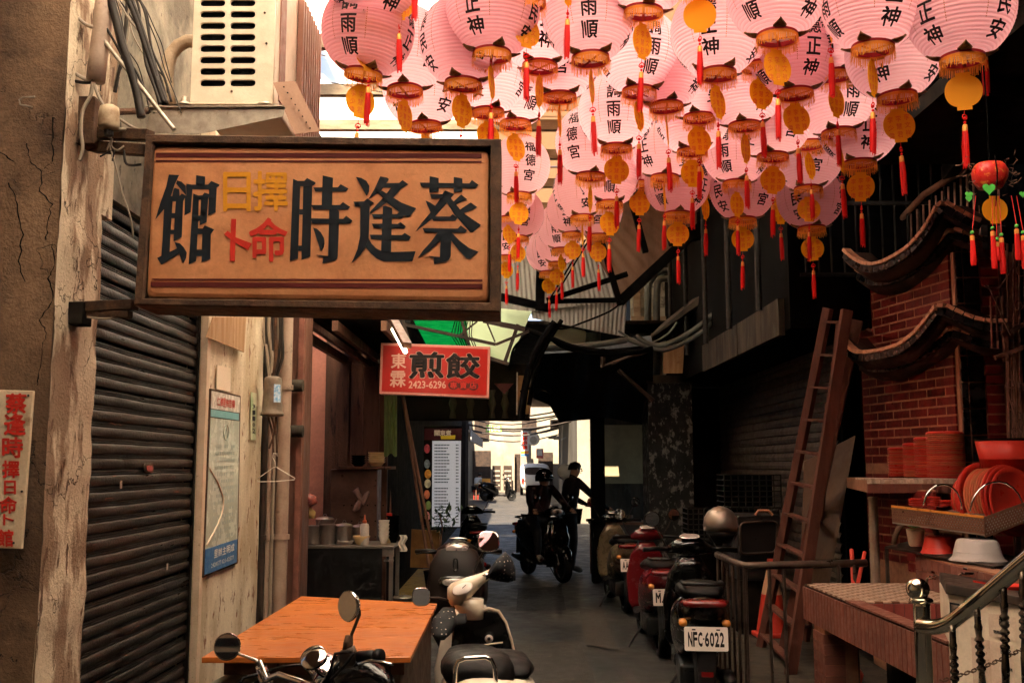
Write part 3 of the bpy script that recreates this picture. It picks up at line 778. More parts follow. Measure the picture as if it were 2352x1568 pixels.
    for sx in (-1, 1): g.tube([(0, 0, z0 - .025), (sx * .012, 0, z0 - .030), (sx * .016, 0, z0 - .042), (sx * .006, 0, z0 - .052), (0, 0, z0 - .04)], .003, 5)
    g.ball((0, 0, z0 - .045), .009, 8); g.ball((0, 0, z0 - .065), .007, 8)
    g.mi = 1; g.lathe([(.006, z0 - .074), (.011, z0 - .078), (.013, z0 - .10), (.013, z0 - .108), (.011, z0 - .112)], n=10)
    g.mi = 0; rq = random.Random(5)
    g.lathe([(.0125, z0 - .11), (.0145, z0 - .16), (.013, z0 - .26), (.011, z0 - .275)], n=10)
    for k in range(16):
        a = 2 * math.pi * k / 16; L = .285 + rq.uniform(-.02, .012); r1 = .0165 + rq.uniform(-.002, .003); w = .0022
        d = V((math.cos(a), math.sin(a), 0)); tt = V((-math.sin(a), math.cos(a), 0))
        p0 = d * .013 + V((0, 0, z0 - .11)); p1 = d * r1 + V((0, 0, z0 - .18)); p2 = d * (r1 - .002) + V((0, 0, z0 - L))
        for A, B in ((p0, p1), (p1, p2)): g.add([A - tt * w, A + tt * w, B + tt * w, B - tt * w], [(0, 1, 2, 3)])
    g.ob('tassel', [MT['tassel'], MT['gold']], t, local=True, fix=False)
    g = G(); g.lathe([(.09, zc + LH * math.sin(e1) - .004), (.094, zc + LH * math.sin(e1) + .008)], n=24, cap=False); g.tube([(0, 0, zc + .19), (0, 0, zc + .42)], .002, 4)
    g.tube([(-.09, 0, zc + .2), (0, 0, zc + .24), (.09, 0, zc + .2)], .002, 4)
    g.ob('top_ring', MT['ringred'], t, local=True)
    return t
proto = lantern(True)
# ring x, ring y, width, visible panel, its shift in degrees, tilt, card turn, label
LN = [
 (853, 62, 222, 0, -60, 0, 30, 'highest pink lantern at left, its orange card overlapping the one beneath'),
 (915, -62, 225, 1, 0, 3, 10, 'lantern cut by the frame top whose orange card reads 洪幼華, left of the first row'),
 (958, -185, 232, 2, 0, 0, 60, 'lantern above the frame showing only a red tassel right of the first orange card'),
 (1209, 4, 225, 2, 20, 2, 35, 'lantern at the frame top whose card reads 李文祥, above the sign right part'),
 (1307, -98, 230, 1, 0, 0, 70, 'lantern above the frame with only a long tassel in view left of the 雨順 lantern'),
 (1478, 24, 225, 3, 60, -2, 55, 'lantern at the frame top with a turned card right of the central 雨順 lantern'),
 (1607, -36, 228, 1, 30, 0, 5, 'lantern above the frame whose blank card bottom covers the 正神 lantern'),
 (1812, -195, 235, 0, 0, 0, 30, 'lantern above the frame showing one tassel over the 順 and 神 lantern'),
 (1903, -10, 232, 2, 30, 0, 84, 'lantern cut by the frame top with an edge-on card, upper right'),
 (2177, -172, 240, 0, 0, 0, 30, 'lantern above the frame with a lone tassel near the upper right corner'),
 (2256, -22, 238, 2, 10, 0, 0, 'rightmost lantern in the upper corner with a large plain orange card'),
 (1785, 82, 236, 0, -38, 0, 40, 'large lantern with 順 left and 神 right of a gold fringe, upper right middle'),
 (2005, 107, 240, 1, 25, 3, 75, 'large lantern with 神 on its right side beside the rightmost pair'),
 (2210, 132, 245, 1, -38, 0, 8, 'large lantern with 正神 at its left and a plain card against the dark roof'),
 (1356, 132, 218, 0, 0, 0, 80, 'lantern facing squarely with 雨順 near the top centre'),
 (1130, 122, 222, 1, -26, -3, 78, 'lantern with 正神 on its left face above the sign'),
 (835, 167, 218, 0, -24, 4, 25, 'leftmost lantern beside the air conditioner showing 雨順'),
 (1064, 190, 214, 3, 22, 0, 50, 'lantern behind the 正神 one with part of 宮 low on its right'),
 (1648, 167, 215, 1, -10, 0, 62, 'lantern with bold 正神 crossed by a red tassel'),
 (1826, 212, 205, 1, 28, 0, 30, 'lantern with 正神 on its right, mid right of the cluster'),
 (2060, 220, 220, 1, -22, 0, 20, 'lantern with 安 at its right edge below the rightmost large one'),
 (1285, 220, 195, 3, 2, 0, 82, 'lantern with a single 宮 above the corner of the sign'),
 (976, 287, 190, 1, -52, 2, 40, 'lowest lantern above the sign with 民安 on its right'),
 (1530, 242, 192, 0, -26, 0, 85, 'lantern with 雨順 split by a red tassel, centre of the cluster'),
 (1184, 282, 178, 0, 32, 0, 45, 'lantern between the 宮 one and the sign corner with 順 at its right edge'),
 (1926, 302, 190, 0, 24, 0, 76, 'lantern with 順 on its right and an edge-on card, right side'),
 (1711, 286, 185, 1, 34, 0, 70, 'lantern with 神 at its right below the bold 正神 one'),
 (1775, 357, 178, 3, 34, 0, 20, 'lantern with 宮 half hidden behind its neighbours, right of centre'),
 (1416, 337, 178, 0, -4, 0, 15, 'lantern showing all of 風調雨順 down its middle'),
 (1590, 345, 172, 0, 12, 0, 25, 'lantern with 雨順 right of the full inscription one'),
 (1975, 372, 184, 1, 16, 0, 8, 'lowest lantern on the right edge with 正神 and a card before the dark roof'),
 (1357, 402, 168, 3, -32, 0, 80, 'shaded lantern with 宮 at its left below the full inscription one'),
 (1527, 405, 160, 1, -40, 0, 84, 'shaded lantern with 正神 at far left in the middle of the lower rows'),
 (1692, 418, 158, 0, -22, 0, 55, 'shaded lantern with 雨順 at left in the lower rows'),
 (1857, 432, 158, 3, 14, 0, 15, 'shaded lantern with 宮 in the lower rows at right'),
 (1400, 466, 150, 0, 0, 0, 30, 'deep pink lantern with 順 low at centre against the rusty panel'),
 (1193, 446, 140, 3, 20, 0, 20, 'lantern with 福德宮 just right of the sign edge'),
 (1556, 490, 152, 0, -36, 0, 5, 'lowest row lantern with 順 left and 神 right above the pipes'),
 (1706, 502, 152, 2, -48, 0, 10, 'lowest row lantern with 民安 left and 宮 right'),
 (1864, 522, 152, 2, -24, 0, 8, 'darkest lantern of the lowest row at right with 民安'),
 (1337, 497, 132, 2, 12, 0, 84, 'deep pink lantern with 安 above the small far ones'),
 (1315, 536, 118, 1, -14, 0, 12, 'small far lantern with 正神 at its left'),
 (1191, 545, 116, 3, 16, 0, 30, 'pale lantern with 宮 close to the lower part of the sign edge'),
 (1289, 571, 108, 0, -14, 0, 65, 'small far lantern with a dark turned card in the tail of the string'),
 (1163, 588, 104, 2, 0, 0, 30, 'far lantern mostly hidden behind the sign corner'),
 (1280, 604, 102, 0, -10, 0, 10, 'second smallest lantern with 順 half hidden by a card'),
 (1259, 624, 98, 2, -20, 0, 20, 'smallest and lowest lantern with 安 above the white sheet'),
 (1170, 500, 118, 1, 40, 0, 40, 'lantern behind the sign edge between the two 宮 ones'),
 (1468, 208, 196, 0, 20, 0, 70, 'pale lantern half hidden right of the full inscription one, upper centre'),
 (1745, 150, 205, 2, 15, 0, 40, 'pale lantern behind the 順 and 神 one, upper right'),
 (1918, 170, 205, 3, -10, 0, 60, 'pale lantern behind the two large upper right ones'),
 (1606, 268, 182, 2, 30, 0, 30, 'lantern tucked behind the bold 正神 one, its ring covered'),
 (1858, 330, 168, 3, 5, 0, 66, 'lantern with 宮 tucked behind the right side ones'),
 (1240, 150, 205, 1, 10, 0, 75, 'pale lantern behind the ring whose card reads 李文祥'),
 (930, 205, 205, 3, 40, 0, 60, 'pale lantern behind the leftmost tassel'),
 (1120, 255, 190, 2, -20, 0, 35, 'pale lantern low behind the 正神 one above the sign'),
 (1470, 420, 150, 2, 20, 0, 20, 'shaded lantern tucked left of the middle lower rows'),
 (1620, 430, 150, 1, 0, 0, 70, 'shaded lantern tucked between two lower row ones'),
 (1790, 440, 148, 0, 20, 0, 35, 'shaded lantern behind the lower right 宮 one'),
 (1372, 540, 120, 3, 0, 0, 15, 'deep pink lantern beside the small far ones'),
]
kids = list(proto.children)
cardproto = [k for k in kids if k.name.startswith('name_card')][0]
first = True
for (x, y, w, pan, off, tilt, ct, lb) in LN:
    Y = .5 * FOC / w
    if first: o = proto; ks = kids; first = False
    else:
        o = proto.copy(); COL.objects.link(o); ks = []
        for ch in kids:
            c = ch.copy(); COL.objects.link(c); c.parent = o; ks.append(c)
            if ch is cardproto:
                for gch in ch.children:
                    if gch.parent is cardproto:
                        d = gch.copy(); COL.objects.link(d); d.parent = c
                        if lb.find('plain') >= 0 or lb.find('blank') >= 0: bpy.data.objects.remove(d)
                        break
    p = P(x, y, Y); o.location = p
    az = math.atan2(p.x, p.y)                     # facing the viewer's side of the alley
    face = -az
    o.rotation_euler = (R(rnd.uniform(-2, 2)), R(tilt + rnd.uniform(-2, 2)), face - R(90) * pan + R(off))
    for c in ks:
        if c.name.startswith('name_card'):
            c.rotation_euler = (R(rnd.uniform(-3, 3)), R(rnd.uniform(-4, 4)), -o.rotation_euler.z + face + R(ct)); c.location = (0, 0, -.165 + rnd.uniform(-.006, .008))
    tag(o, lb, 'lantern', 'pink paper lanterns strung over the alley')
t = thing('rear_light_blocker', 'unseen dark roof added to block light over the near end of the alley', 'roof', (0, -2, 5.4))  # out of view, added to keep sky light and stray sun out
G().bb((-5.2, -9, 5.52), (9, 1.25, 5.59)).ob('blocker_sheet', MT['sheetdark'], t)
G().bb((-5.2, 1.2, 5.64), (-2.1, 4.30, 5.72)).ob('blocker_sheet', MT['sheetdark'], t)
for i, (x, y) in enumerate(((-.7, 3.1), (0, 2.2), (.6, 3.0), (1.3, 2.3), (-.5, 1.2), (.5, 1.0), (1.5, 1.2))):
    o = proto.copy(); COL.objects.link(o)
    for ch in kids:
        c = ch.copy(); COL.objects.link(c); c.parent = o
    o.location = (x, y, 3.82); o.rotation_euler = (0, 0, 1.1 * i)
    tag(o, ('first', 'second', 'third', 'fourth', 'fifth', 'sixth', 'seventh')[i] + ' lantern overhead, seen only in the scooter mirror', 'lantern', 'pink paper lanterns strung over the alley')
G().bb((2.31, 1.2, 5.7), (9, 9.2, 5.78)).ob('blocker_sheet', MT['sheetdark'], t)  # added strip that stops sun spots on the right side
# support wires
for i, (Y, x0, x1) in enumerate(((4.7, -.9, 2.6), (5.1, -.9, 2.7), (5.5, -.9, 2.6), (6.0, -.9, 2.5), (6.6, -.6, 2.6), (7.2, -.6, 2.7), (7.8, -.4, 2.6))):
    z = 4.36 - .02 * i
    g = G(); g.tube([V((x0 - 1.1 + (x1 - x0 + 1.5) * k / 10, Y, z + .22 + .25 * ((k - 5) / 5) ** 2)) for k in range(11)], .004, 4)
    tag(g.ob('support_wire', MT['wire']), ['nearest', 'second', 'third', 'fourth', 'fifth', 'sixth', 'farthest'][i] + ' thin wire carrying a row of lanterns across the alley', 'wire', 'wires carrying the lanterns')
# ------------------------------------------------------------------ more materials
MT.update(dict(
    brownpost=mat('brown_painted_post', (.13, .055, .038), (.20, .09, .06), rough=.6, sc1=6, st=(1, 1, .3), bump=.3, spots=(.34, .22, .15), ssc=30, slo=.70, shi=.74),
    pinkwall=mat('terracotta_pink_wall', (.66, .27, .19), (.58, .24, .17), rough=.85, sc1=2),
    sheetgrey=mat('weathered_grey_sheet', (.42, .42, .40), (.26, .25, .23), rough=.7, sc1=4, lo=.35, hi=.7, st=(1, 1, .25), bump=.2, spots=(.14, .11, .09), ssc=7, slo=.58, shi=.72, sst=(1.6, 1, .3)),
    sheetrust=mat('rusty_brown_sheet', (.20, .125, .085), (.12, .075, .05), rough=.85, sc1=3, st=(1, 1, .3), bump=.3),
    siding=mat('grey_green_siding', (.42, .44, .38), (.30, .31, .26), rough=.8, sc1=2, bump=.2, spots=(.07, .07, .05), ssc=4, slo=.58, shi=.72),
    concrete=mat('stained_concrete', (.060, .046, .032), (.025, .020, .015), rough=.9, sc1=3, st=(1.5, 1.5, .3), bump=.4, spots=(.05, .045, .035), ssc=9, slo=.56, shi=.66, sst=(1, 1, .4)),
    greypipe=mat('grey_plastic_pipe', (.10, .11, .10), (.07, .075, .07), rough=.5, sc1=5),
    cement=mat('pale_far_wall', (.27, .24, .19), (.17, .15, .12), rough=.85, sc1=.5, bump=.2),
    white=mat('white_paint', (.78, .76, .70), rough=.45, grain=.04),
    bluesign=mat('blue_print', (.04, .14, .34), (.07, .20, .42), rough=.45, sc1=20),
    teal=mat('teal_strip', (.22, .48, .50), rough=.5),
    glasspaper=mat('greenish_notice_paper', (.64, .68, .55), (.57, .61, .50), rough=.25, sc1=3, coat=.4),
    redsign=mat('red_sign_plastic', (.40, .012, .008), rough=.35, grain=.06, rv=0),
    pinktrim=mat('faded_pink_trim', (.55, .22, .18), rough=.5),
    paleprint=mat('pale_pink_print', (.62, .32, .25), rough=.5, grain=0, rv=0),
    greensheet=mat('green_translucent_sheet', (.02, .22, .11), (.30, .72, .48), rough=.5, sc1=7, lo=.42, hi=.58, st=(1, 3, 5), trans=(.04, .62, .30), tw=.65),
    creamsheet=mat('pale_translucent_sheet', (.66, .74, .62), (.30, .34, .27), rough=.5, sc1=5, lo=.55, hi=.75, st=(1, 3, 5), trans=(.84, .95, .78), tw=.75),
    yellow=mat('yellow_painted_floor', (.50, .33, .07), (.36, .23, .05), rough=.5, sc1=6, spots=(.10, .06, .02), ssc=12),
    cardbox=mat('brown_board', (.28, .15, .05), (.20, .10, .035), rough=.8, sc1=6),
    ceramic=mat('white_bowl', (.74, .68, .58), rough=.25, grain=.03),
    ybowl=mat('yellow_bowl', (.76, .54, .26), rough=.3, grain=.04),
    tarp=mat('black_tarpaulin', (.010, .011, .012), rough=.55, bump=.3, bs=6),
    tube=mat('lit_tube', (1, 1, 1), rough=.5, emit=(1.0, .95, .62), es=6, grain=0, rv=0),
    tableorange=mat('orange_varnished_board', (.66, .20, .035), (.46, .11, .02), rough=.34, sc1=2.2, lo=.3, hi=.75, st=(.6, 1.8, 1), bump=.06, bs=30, spots=(.26, .07, .02), ssc=4, slo=.64, shi=.9, sst=(.6, 2.5, 1), coat=.25, grain=.08),
    blackcloth=mat('black_cloth', (.008, .007, .007), rough=.75, bump=.2, bs=20),
    foliage=mat('dark_leaves', (.03, .06, .02), (.05, .09, .03), rough=.6),
    dimmetal=mat('dim_grimy_metal', (.018, .015, .012), (.010, .008, .007), rough=.7, sc1=8, bump=.3),
    cork=mat('cream_plywood', (.50, .31, .16), (.38, .20, .09), rough=.7, sc1=6, st=(3, 3, .3), spots=(.25, .10, .04), ssc=6, slo=.6, shi=.75),
))
# ------------------------------------------------------------------ notice board
t = thing('notice_board', 'tall glazed notice board with red heading and blue footer on the cream wall', 'notice board', PX(510, 1310, -1.98))
def nbp(u, v, off=0):      # u right, v down
    top = (487 + 64 * u, 897 + 15 * u); bot = (470 + 74 * u, 1320 - 30 * u)
    return PX(top[0] + (bot[0] - top[0]) * v, top[1] + (bot[1] - top[1]) * v, -1.975 + off)
def nq(u0, v0, u1, v1, off, name, m, par=None):
    g = G(); g.prism([nbp(u0, v0, off), nbp(u1, v0, off), nbp(u1, v1, off), nbp(u0, v1, off)], (-.003, 0, 0)); return g.ob(name, m, par or t)
G().prism([nbp(-.04, -.01, -.002), nbp(1.03, -.01, -.002), nbp(1.03, 1.01, -.002), nbp(-.04, 1.01, -.002)], (-.022, 0, 0)).ob('backing_board', MT['rust'], t)
nq(0, 0, 1, .095, .004, 'heading_panel', MT['ceramic']); nq(.0, .10, .98, .14, .006, 'heading_strip', MT['teal']); nq(0, .145, 1, .875, .003, 'paper_sheet', MT['glasspaper']); nq(0, .86, 1, 1.0, .005, 'footer_panel', MT['bluesign'])
g = G()
for i, ch in enumerate('仁德里佈告欄'): letter(g, ch, lambda u, v: nbp(.2 + .105 * i + .095 * u, .075 - .05 * v, .0055), .01, 1)
g.ob('heading_lettering', MT['red'], t, fix=False)
g = G()
for i, ch in enumerate('里辦主明成'): letter(g, ch, lambda u, v: nbp(.28 + .13 * i + .11 * u, .925 - .045 * v, .0065), .02, 1)
letter(g, '2428177 021-02577', lambda u, v: nbp(.2 + .7 * u, .975 - .025 * v, .0065), .01, 1)
g.ob('footer_lettering', MT['white'], t, fix=False)
inkpale = mat('faded_print', (.36, .42, .36), grain=0, rv=0)
g = G(); rq = random.Random(9)
for r_ in range(14):
    y = .29 + .04 * r_
    for c_ in range(9):
        if rq.random() < .8: g.add([nbp(.2 + .075 * c_, y, .0045), nbp(.25 + .075 * c_, y, .0045), nbp(.25 + .075 * c_, y + .018, .0045), nbp(.2 + .075 * c_, y + .018, .0045)], [(0, 1, 2, 3)])
g.tube([nbp(.55 + .09 * math.cos(a / 12 * 6.283), .22 + .045 * math.sin(a / 12 * 6.283), .005) for a in range(12)], .0035, 4, closed=True)
g.tube([nbp(.5, .25, .005), nbp(.55, .19, .005), nbp(.6, .25, .005)], .003, 4)
g.ob('faded_text', inkpale, t, fix=False)['kind'] = 'stuff'
g = G(); g.tube([nbp(.02 + .5 * math.sin(math.pi * k / 14) , .42 + .42 * k / 14, .006) for k in range(15)], .006, 5); g.ob('bent_trim', MT['accream'], t, smooth=True)
g = G(); g.prism([PX(*q, -1.955) for q in ((490, 728), (566, 728), (561, 809), (520, 792), (474, 774))], (-.006, 0, 0)); tag(g.ob('plywood_patch', MT['cork']), 'warped cream plywood patch on the wall under the sign', 'board')
g = G(); g.prism([PX(*q, -1.985) for q in ((499, 838), (530, 845), (529, 900), (498, 893))], (-.004, 0, 0)); tag(g.ob('torn_poster', mat('old_poster', (.80, .66, .50), rough=.8)), 'pale torn poster remnant above the notice board', 'poster')
t = thing('number_plate', 'narrow pale house number strip right of the notice board', 'number plate', PX(583, 1010, -1.98))
G().prism([PX(*q, -1.985) for q in ((577, 900), (590, 903), (588, 1010), (576, 1010))], (-.004, 0, 0)).ob('plate', mat('green_edge_plate', (.62, .62, .42), (.35, .45, .25), sc1=10), t)
g = G()
for i, ch in enumerate('31102'): letter(g, ch, lambda u, v: PX(580 + 6 * u, 938 + 14 * i - 10 * v, -1.983), .03, 1)
g.ob('digits', MT['navy'], t, fix=False)
OW = ['first', 'second', 'third', 'fourth', 'fifth', 'sixth', 'seventh', 'eighth', 'ninth']
for px, r, Y, m, lb in ((606, .03, 8.25, 'darksteel', 'dark pipe at the end of the cream wall'), (618, .022, 8.3, 'pipe', 'thin brown conduit beside the dark pipe'), (650, .055, 8.35, 'pipe', 'thick brown pipe right of the meter can'), (629, .014, 8.3, 'cable', 'pale thin conduit behind the wire hanger')):
    a = P(px, 1065, Y); g = G(); g.tube([V((a.x, Y, 0)), V((a.x, Y, 2)), V((a.x, Y, 4.6))], r, 12)
    for z in (1.1, 2.3): g.cyl((a.x, Y, z), (a.x, Y, z + .04), r * 1.25, n=12)
    tag(g.ob('vertical_pipe', MT[m], smooth=False, ang=40), lb, 'pipe')
for k in range(7):
    x = 606 + 7 * k + rnd.uniform(-2, 2)
    cable([(x, 690), (x + rnd.uniform(-8, 4), 760), (x + rnd.uniform(-4, 8), 820), (x + (622 - x) * .6, 870)], .012 + .006 * rnd.random(), OW[k] + ' drooping cable from the left in the bundle above the meter can', rnd.choice(['wire', 'cable', 'rust']), group='cables above the meter can', Y=8.15)
t = thing('meter_can', 'dented grey metal meter can with a blue sticker on the post', 'meter', P(624, 955, 8.0))
G().lathe([(.045, -.03), (.09, -.02), (.088, .0), (.080, .012), (.078, .05), (.068, .25), (.064, .275), (.045, .285)], P(625, 948, 8.0), n=22).ob('can', MT['greypipe'] if 0 else mat('dull_metal', (.24, .19, .14), (.16, .12, .09), rough=.6, sc1=14, metal=.3, bump=.3), t, smooth=True)
G().lathe([(.0795, .06), (.070, .22)], P(625, 948, 8.0), n=22, cap=False)
g = G(); c = P(625, 948, 8.0)
g.add([c + V((r * math.sin(a), -r * math.cos(a), z)) for a in (R(20), R(45), R(65)) for r, z in ((.0795, .08), (.072, .22))], [(0, 2, 3, 1), (2, 4, 5, 3)]); g.ob('blue_sticker', mat('blue_sticker', (.16, .36, .58), (.5, .6, .7), sc1=60), t, fix=False)
for k, (a, b) in enumerate((((615, 952), (628, 1045)), ((622, 952), (636, 1040)), ((634, 952), (618, 1030)))):
    cable([(a[0], a[1]), ((a[0] + b[0]) / 2 + 5, (a[1] + b[1]) / 2), b], .008, OW[k] + ' wire from the left hanging below the meter can', 'rust', group='wires below the meter can', Y=8.0)
t = thing('wire_hanger', 'white wire coat hanger hung on the pipes left of the stall', 'hanger', P(634, 1100, 7.9))
g = G(); q = [P(*a, 7.9) for a in ((590, 1100), (628, 1073), (634, 1072), (678, 1098), (676, 1101), (634, 1105), (592, 1106))]
g.tube(q, .0035, 6, closed=True); g.tube([P(*a, 7.9) for a in ((633, 1073), (632, 1060), (626, 1050), (628, 1040), (636, 1042), (637, 1048))], .0035, 6); g.ob('wire_frame', MT['ceramic'], t, smooth=True)
t = thing('shop_post', 'brown painted post between the cream wall and the food stall', 'post', (-1.87, 8.75, 0))
G().bb((-2.15, 8.6, 0), (-1.745, 8.9, 4.4)).ob('post_shaft', MT['brownpost'], t, bev=.006)
G().bb((-1.80, 8.57, 0), (-1.755, 8.6, 4.4)).ob('post_strip', mat('red_brown_strip', (.26, .10, .07), (.18, .07, .05), sc1=9), t)
for y in (885, 990):
    a = P(663, y, 8.5); G().cyl(a + V((-.02, 0, 0)), a + V((.12, 0, 0)), .05, n=12).ob('pipe_elbow', MT['concrete'], t, smooth=False, ang=40)
# ------------------------------------------------------------------ food stall recess
t = thing('stall_shop', 'dim pink walled food shop opening behind the steel counter', 'shop', (-3, 10.5, 0))
G().bb((-5.0, 12.0, 0), (-2.03, 12.1, 4.0)).ob('pink_wall', MT['pinkwall'], t)
G().bb((-5.0, 8.9, 0), (-4.9, 12.0, 4.0)).ob('side_wall', MT['pinkwall'], t)
for k, (a, b) in enumerate((((775, 830), (800, 1300)), ((803, 835), (832, 1050)), ((836, 840), (870, 1050)))):
    pa = P(a[0], a[1], 11.95); pb = P(b[0], b[1], 11.95)
    G().bb((pa.x, 11.93, .8), (pb.x, 11.97, pa.z)).ob('wood_panel', MT['wood'], t, bev=.004)
G().bb((P(768, 0, 12).x, 11.98, 0), (P(905, 0, 12).x, 12.05, 3.3)).ob('rear_panel', MT['wood'], t)
G().bb((-2.05, 12.1, 0), (P(905, 0, 12.1).x, 30, 9)).ob('facade_mass', MT['dark'], t)
g = G(); g.grid(lambda u, v: P(882 + 30 * u, 905 + 140 * v + 4 * math.sin(u * 9), 11.4 + .02 * math.sin(u * 20)), 14, 6); tag(g.ob('green_curtain', mat('green_curtain', (.16, .22, .08), (.10, .14, .05), trans=(.3, .4, .15), tw=.4), smooth=True), 'hanging pale green plastic curtain at the stall end', 'curtain')
# canopy boards above the stall
t = thing('stall_canopy', 'dark sloping canopy boards over the food stall', 'canopy', (-1.6, 11, 2.9))
for x0, x1, z in ((-1.95, -1.75, 3.02), (-1.72, -1.42, 2.99), (-1.39, -1.12, 2.96)):
    G().bb((x0, 8.9, z), (x1, 13.6, z + .04)).ob('canopy_board', MT['dark'], t, bev=.004)
for x in (-1.98, -1.58, -1.15): G().bb((x, 8.9, 2.86), (x + .05, 13.6, 2.95)).ob('canopy_batten', MT['wood'], t)
g = G(); g.prism([P(*q) for q in ((842, 700, 10), (885, 706, 10), (888, 790, 11.5), (868, 775, 11.5))], (0, .01, .004)); g.ob('green_panel', MT['greensheet'], t)
G().bar(P(700, 735, 9.0), P(868, 852, 12.5), .05, .06).ob('edge_beam', MT['wood'], t)
# counter
CZ = P(800, 1252, 10.7).z
t = thing('steel_counter', 'stainless food counter draped with black cloth on the left', 'counter', (-1.7, 11, 0))
xa, xb = P(680, 0, 10.7).x, P(922, 0, 10.7).x
G().bb((xa, 10.68, CZ - .03), (xb, 11.35, CZ)).ob('counter_top', MT['steel'], t, bev=.004)
G().bb((xa, 10.70, CZ - .11), (xb, 10.72, CZ - .03)).ob('counter_apron', MT['steel'], t)
g = G(); g.grid(lambda u, v: V((xa + (P(897, 0, 10.7).x - xa) * u, 10.69 - .02 * math.sin(u * 21 + v * 2) * v, CZ - .015 - .83 * v)), 40, 8); g.ob('cloth_skirt', MT['blackcloth'], t, smooth=True)
for x in (xa + .02, xb - .03):
    for y in (10.72, 11.3): G().bb((x - .02, y - .02, 0), (x + .02, y + .02, CZ - .03)).ob('leg', MT['steel'], t)
G().bb((xb - .10, 10.66, CZ - .16), (xb + .0, 10.69, CZ - .14)).ob('handle', MT['steel'], t)
t = thing('steel_backboard', 'dark stainless cabinet behind the counter with a wooden shelf on top', 'cabinet', (P(838, 0, 11.4).x, 11.5, 0))
G().bb((P(782, 0, 11.45).x, 11.45, .2), (P(884, 0, 11.45).x, 11.8, P(0, 1077, 11.45).z)).ob('cabinet_body', mat('dull_brown_steel', (.20, .11, .08), (.13, .07, .055), rough=.4, metal=.4, sc1=3), t, bev=.01)
a = P(774, 1073, 11.4); b = P(900, 1077, 11.4)
G().bb((a.x, 11.38, a.z - .02), (b.x, 11.8, a.z + .012)).ob('shelf_board', MT['wood'], t)
g = G()
for (x, y) in [(790 + 18 * i, 1160 + 36 * j) for i in range(6) for j in range(3)]: g.cyl(P(x, y, 11.455), P(x, y, 11.44), .009, n=6)
g.ob('rivets', MT['black'], t)['kind'] = 'stuff'
g = G(); g.tube([P(*q, 11.4) for q in ((812, 1130), (818, 1125), (826, 1140), (834, 1152), (842, 1135), (848, 1128))], [.02, .04, .03, .05, .03, .015], 7)
g.tube([P(*q, 11.4) for q in ((828, 1150), (820, 1165), (812, 1172))], [.03, .04, .02], 7); tag(g.ob('plastic_bag', mat('clear_bag', (.5, .3, .24), rough=.2, alpha=.6), smooth=True), 'twisted clear plastic bag stuck on the dark cabinet', 'bag')
def pot(px, py, w, h, Y, label, lid=True, cat='pot', zb=None):
    r = w / 2 * Y / FOC; c = P(px, py, Y); z = CZ if zb is None else zb; H = h * Y / FOC
    t = thing('steel_pot', label, cat, (c.x, Y, z), group='steel pots on and by the counter')
    G().lathe([(r * .97, 0), (r, .01), (r, H * .9), (r * 1.05, H * .93), (r * 1.05, H)], (c.x, Y, z), n=20).ob('pot_body', MT['steel'], t, smooth=False, ang=40)
    if lid:
        G().lathe([(r * 1.06, H), (r * .9, H + .015), (r * .3, H + .025), (.01, H + .028)], (c.x, Y, z), n=20).ob('lid', MT['steel'], t, smooth=False, ang=40)
        g = G(); g.tube([V((c.x - .02, Y, z + H + .025)), V((c.x - .01, Y, z + H + .05)), V((c.x + .01, Y, z + H + .05)), V((c.x + .02, Y, z + H + .025))], .004, 5); g.ob('lid_handle', MT['steel'], t)
    else: G().tube([V((c.x, Y, z + H * .5)), V((c.x + r, Y, z + H + .06))], .006, 5).ob('ladle', MT['steel'], t)
pot(718, 1250, 34, 42, 10.85, 'leftmost steel pot on the counter with a dark ladle', False)
pot(754, 1250, 36, 44, 10.87, 'second steel pot from the left on the counter', False)
pot(790, 1250, 36, 42, 10.86, 'third steel pot from the left on the counter')
pot(826, 1250, 34, 38, 10.95, 'rightmost steel pot partly behind the yellow bowl')
pot(745, 1250, 40, 52, 11.15, 'taller steel pot in the second row of the counter')
pot(925, 1380, 44, 52, 11.3, 'covered steel pot standing on the ground behind the table', zb=.02)
def bowls(px, w, n, h, Y, m, label, name='bowl_stack', z=None, cat='bowls'):
    r = w / 2 * Y / FOC; c = P(px, 1250, Y); z = CZ if z is None else z; H = h * Y / FOC
    t = thing(name, label, cat, (c.x, Y, z))
    for k in range(n):
        o = H * (k / max(n, 1)) * .75
        G().lathe([(r * .5, o), (r * .55, o + .005), (r * .85, o + H * .22), (r, o + H * .34), (r * .98, o + H * .35), (r * .8, o + H * .24), (r * .3, o + .02)], (c.x, Y, z), n=18).ob('bowl', MT[m], t, smooth=True)
bowls(794, 38, 1, 30, 10.75, 'ceramic', 'shallow white plate at the counter front', 'white_plate')
bowls(830, 40, 1, 60, 10.74, 'ybowl', 'yellow mixing bowl at the counter front', 'mixing_bowl')
bowls(881, 26, 5, 55, 10.95, 'ceramic', 'stack of white bowls behind the squeeze bottle')
bowls(902, 30, 6, 62, 11.1, 'black', 'tall stack of black bowls at the counter right end')
SZ = P(0, 1071, 11.5).z
bowls(862, 40, 5, 34, 11.5, 'ybowl', 'stack of cream bowls on the wooden shelf', z=SZ)
bowls(820, 34, 4, 28, 11.5, 'black', 'stack of black bowls left on the wooden shelf', z=SZ)
c = P(693, 1250, 10.8); G().lathe([(.02, 0), (.03, .002), (.036, .10), (.034, .1), (.028, .01)], (c.x, 10.8, CZ), n=14)
tag(G().lathe([(.02, 0), (.03, .002), (.036, .13), (.034, .13), (.028, .01)], (c.x, 10.8, CZ), n=14).ob('white_cup', MT['ceramic'], smooth=True), 'white cup at the left end of the counter', 'cup')
t = thing('squeeze_bottle', 'milky squeeze bottle with red nozzle at the counter front', 'bottle', (P(858, 0, 10.72).x, 10.72, CZ))
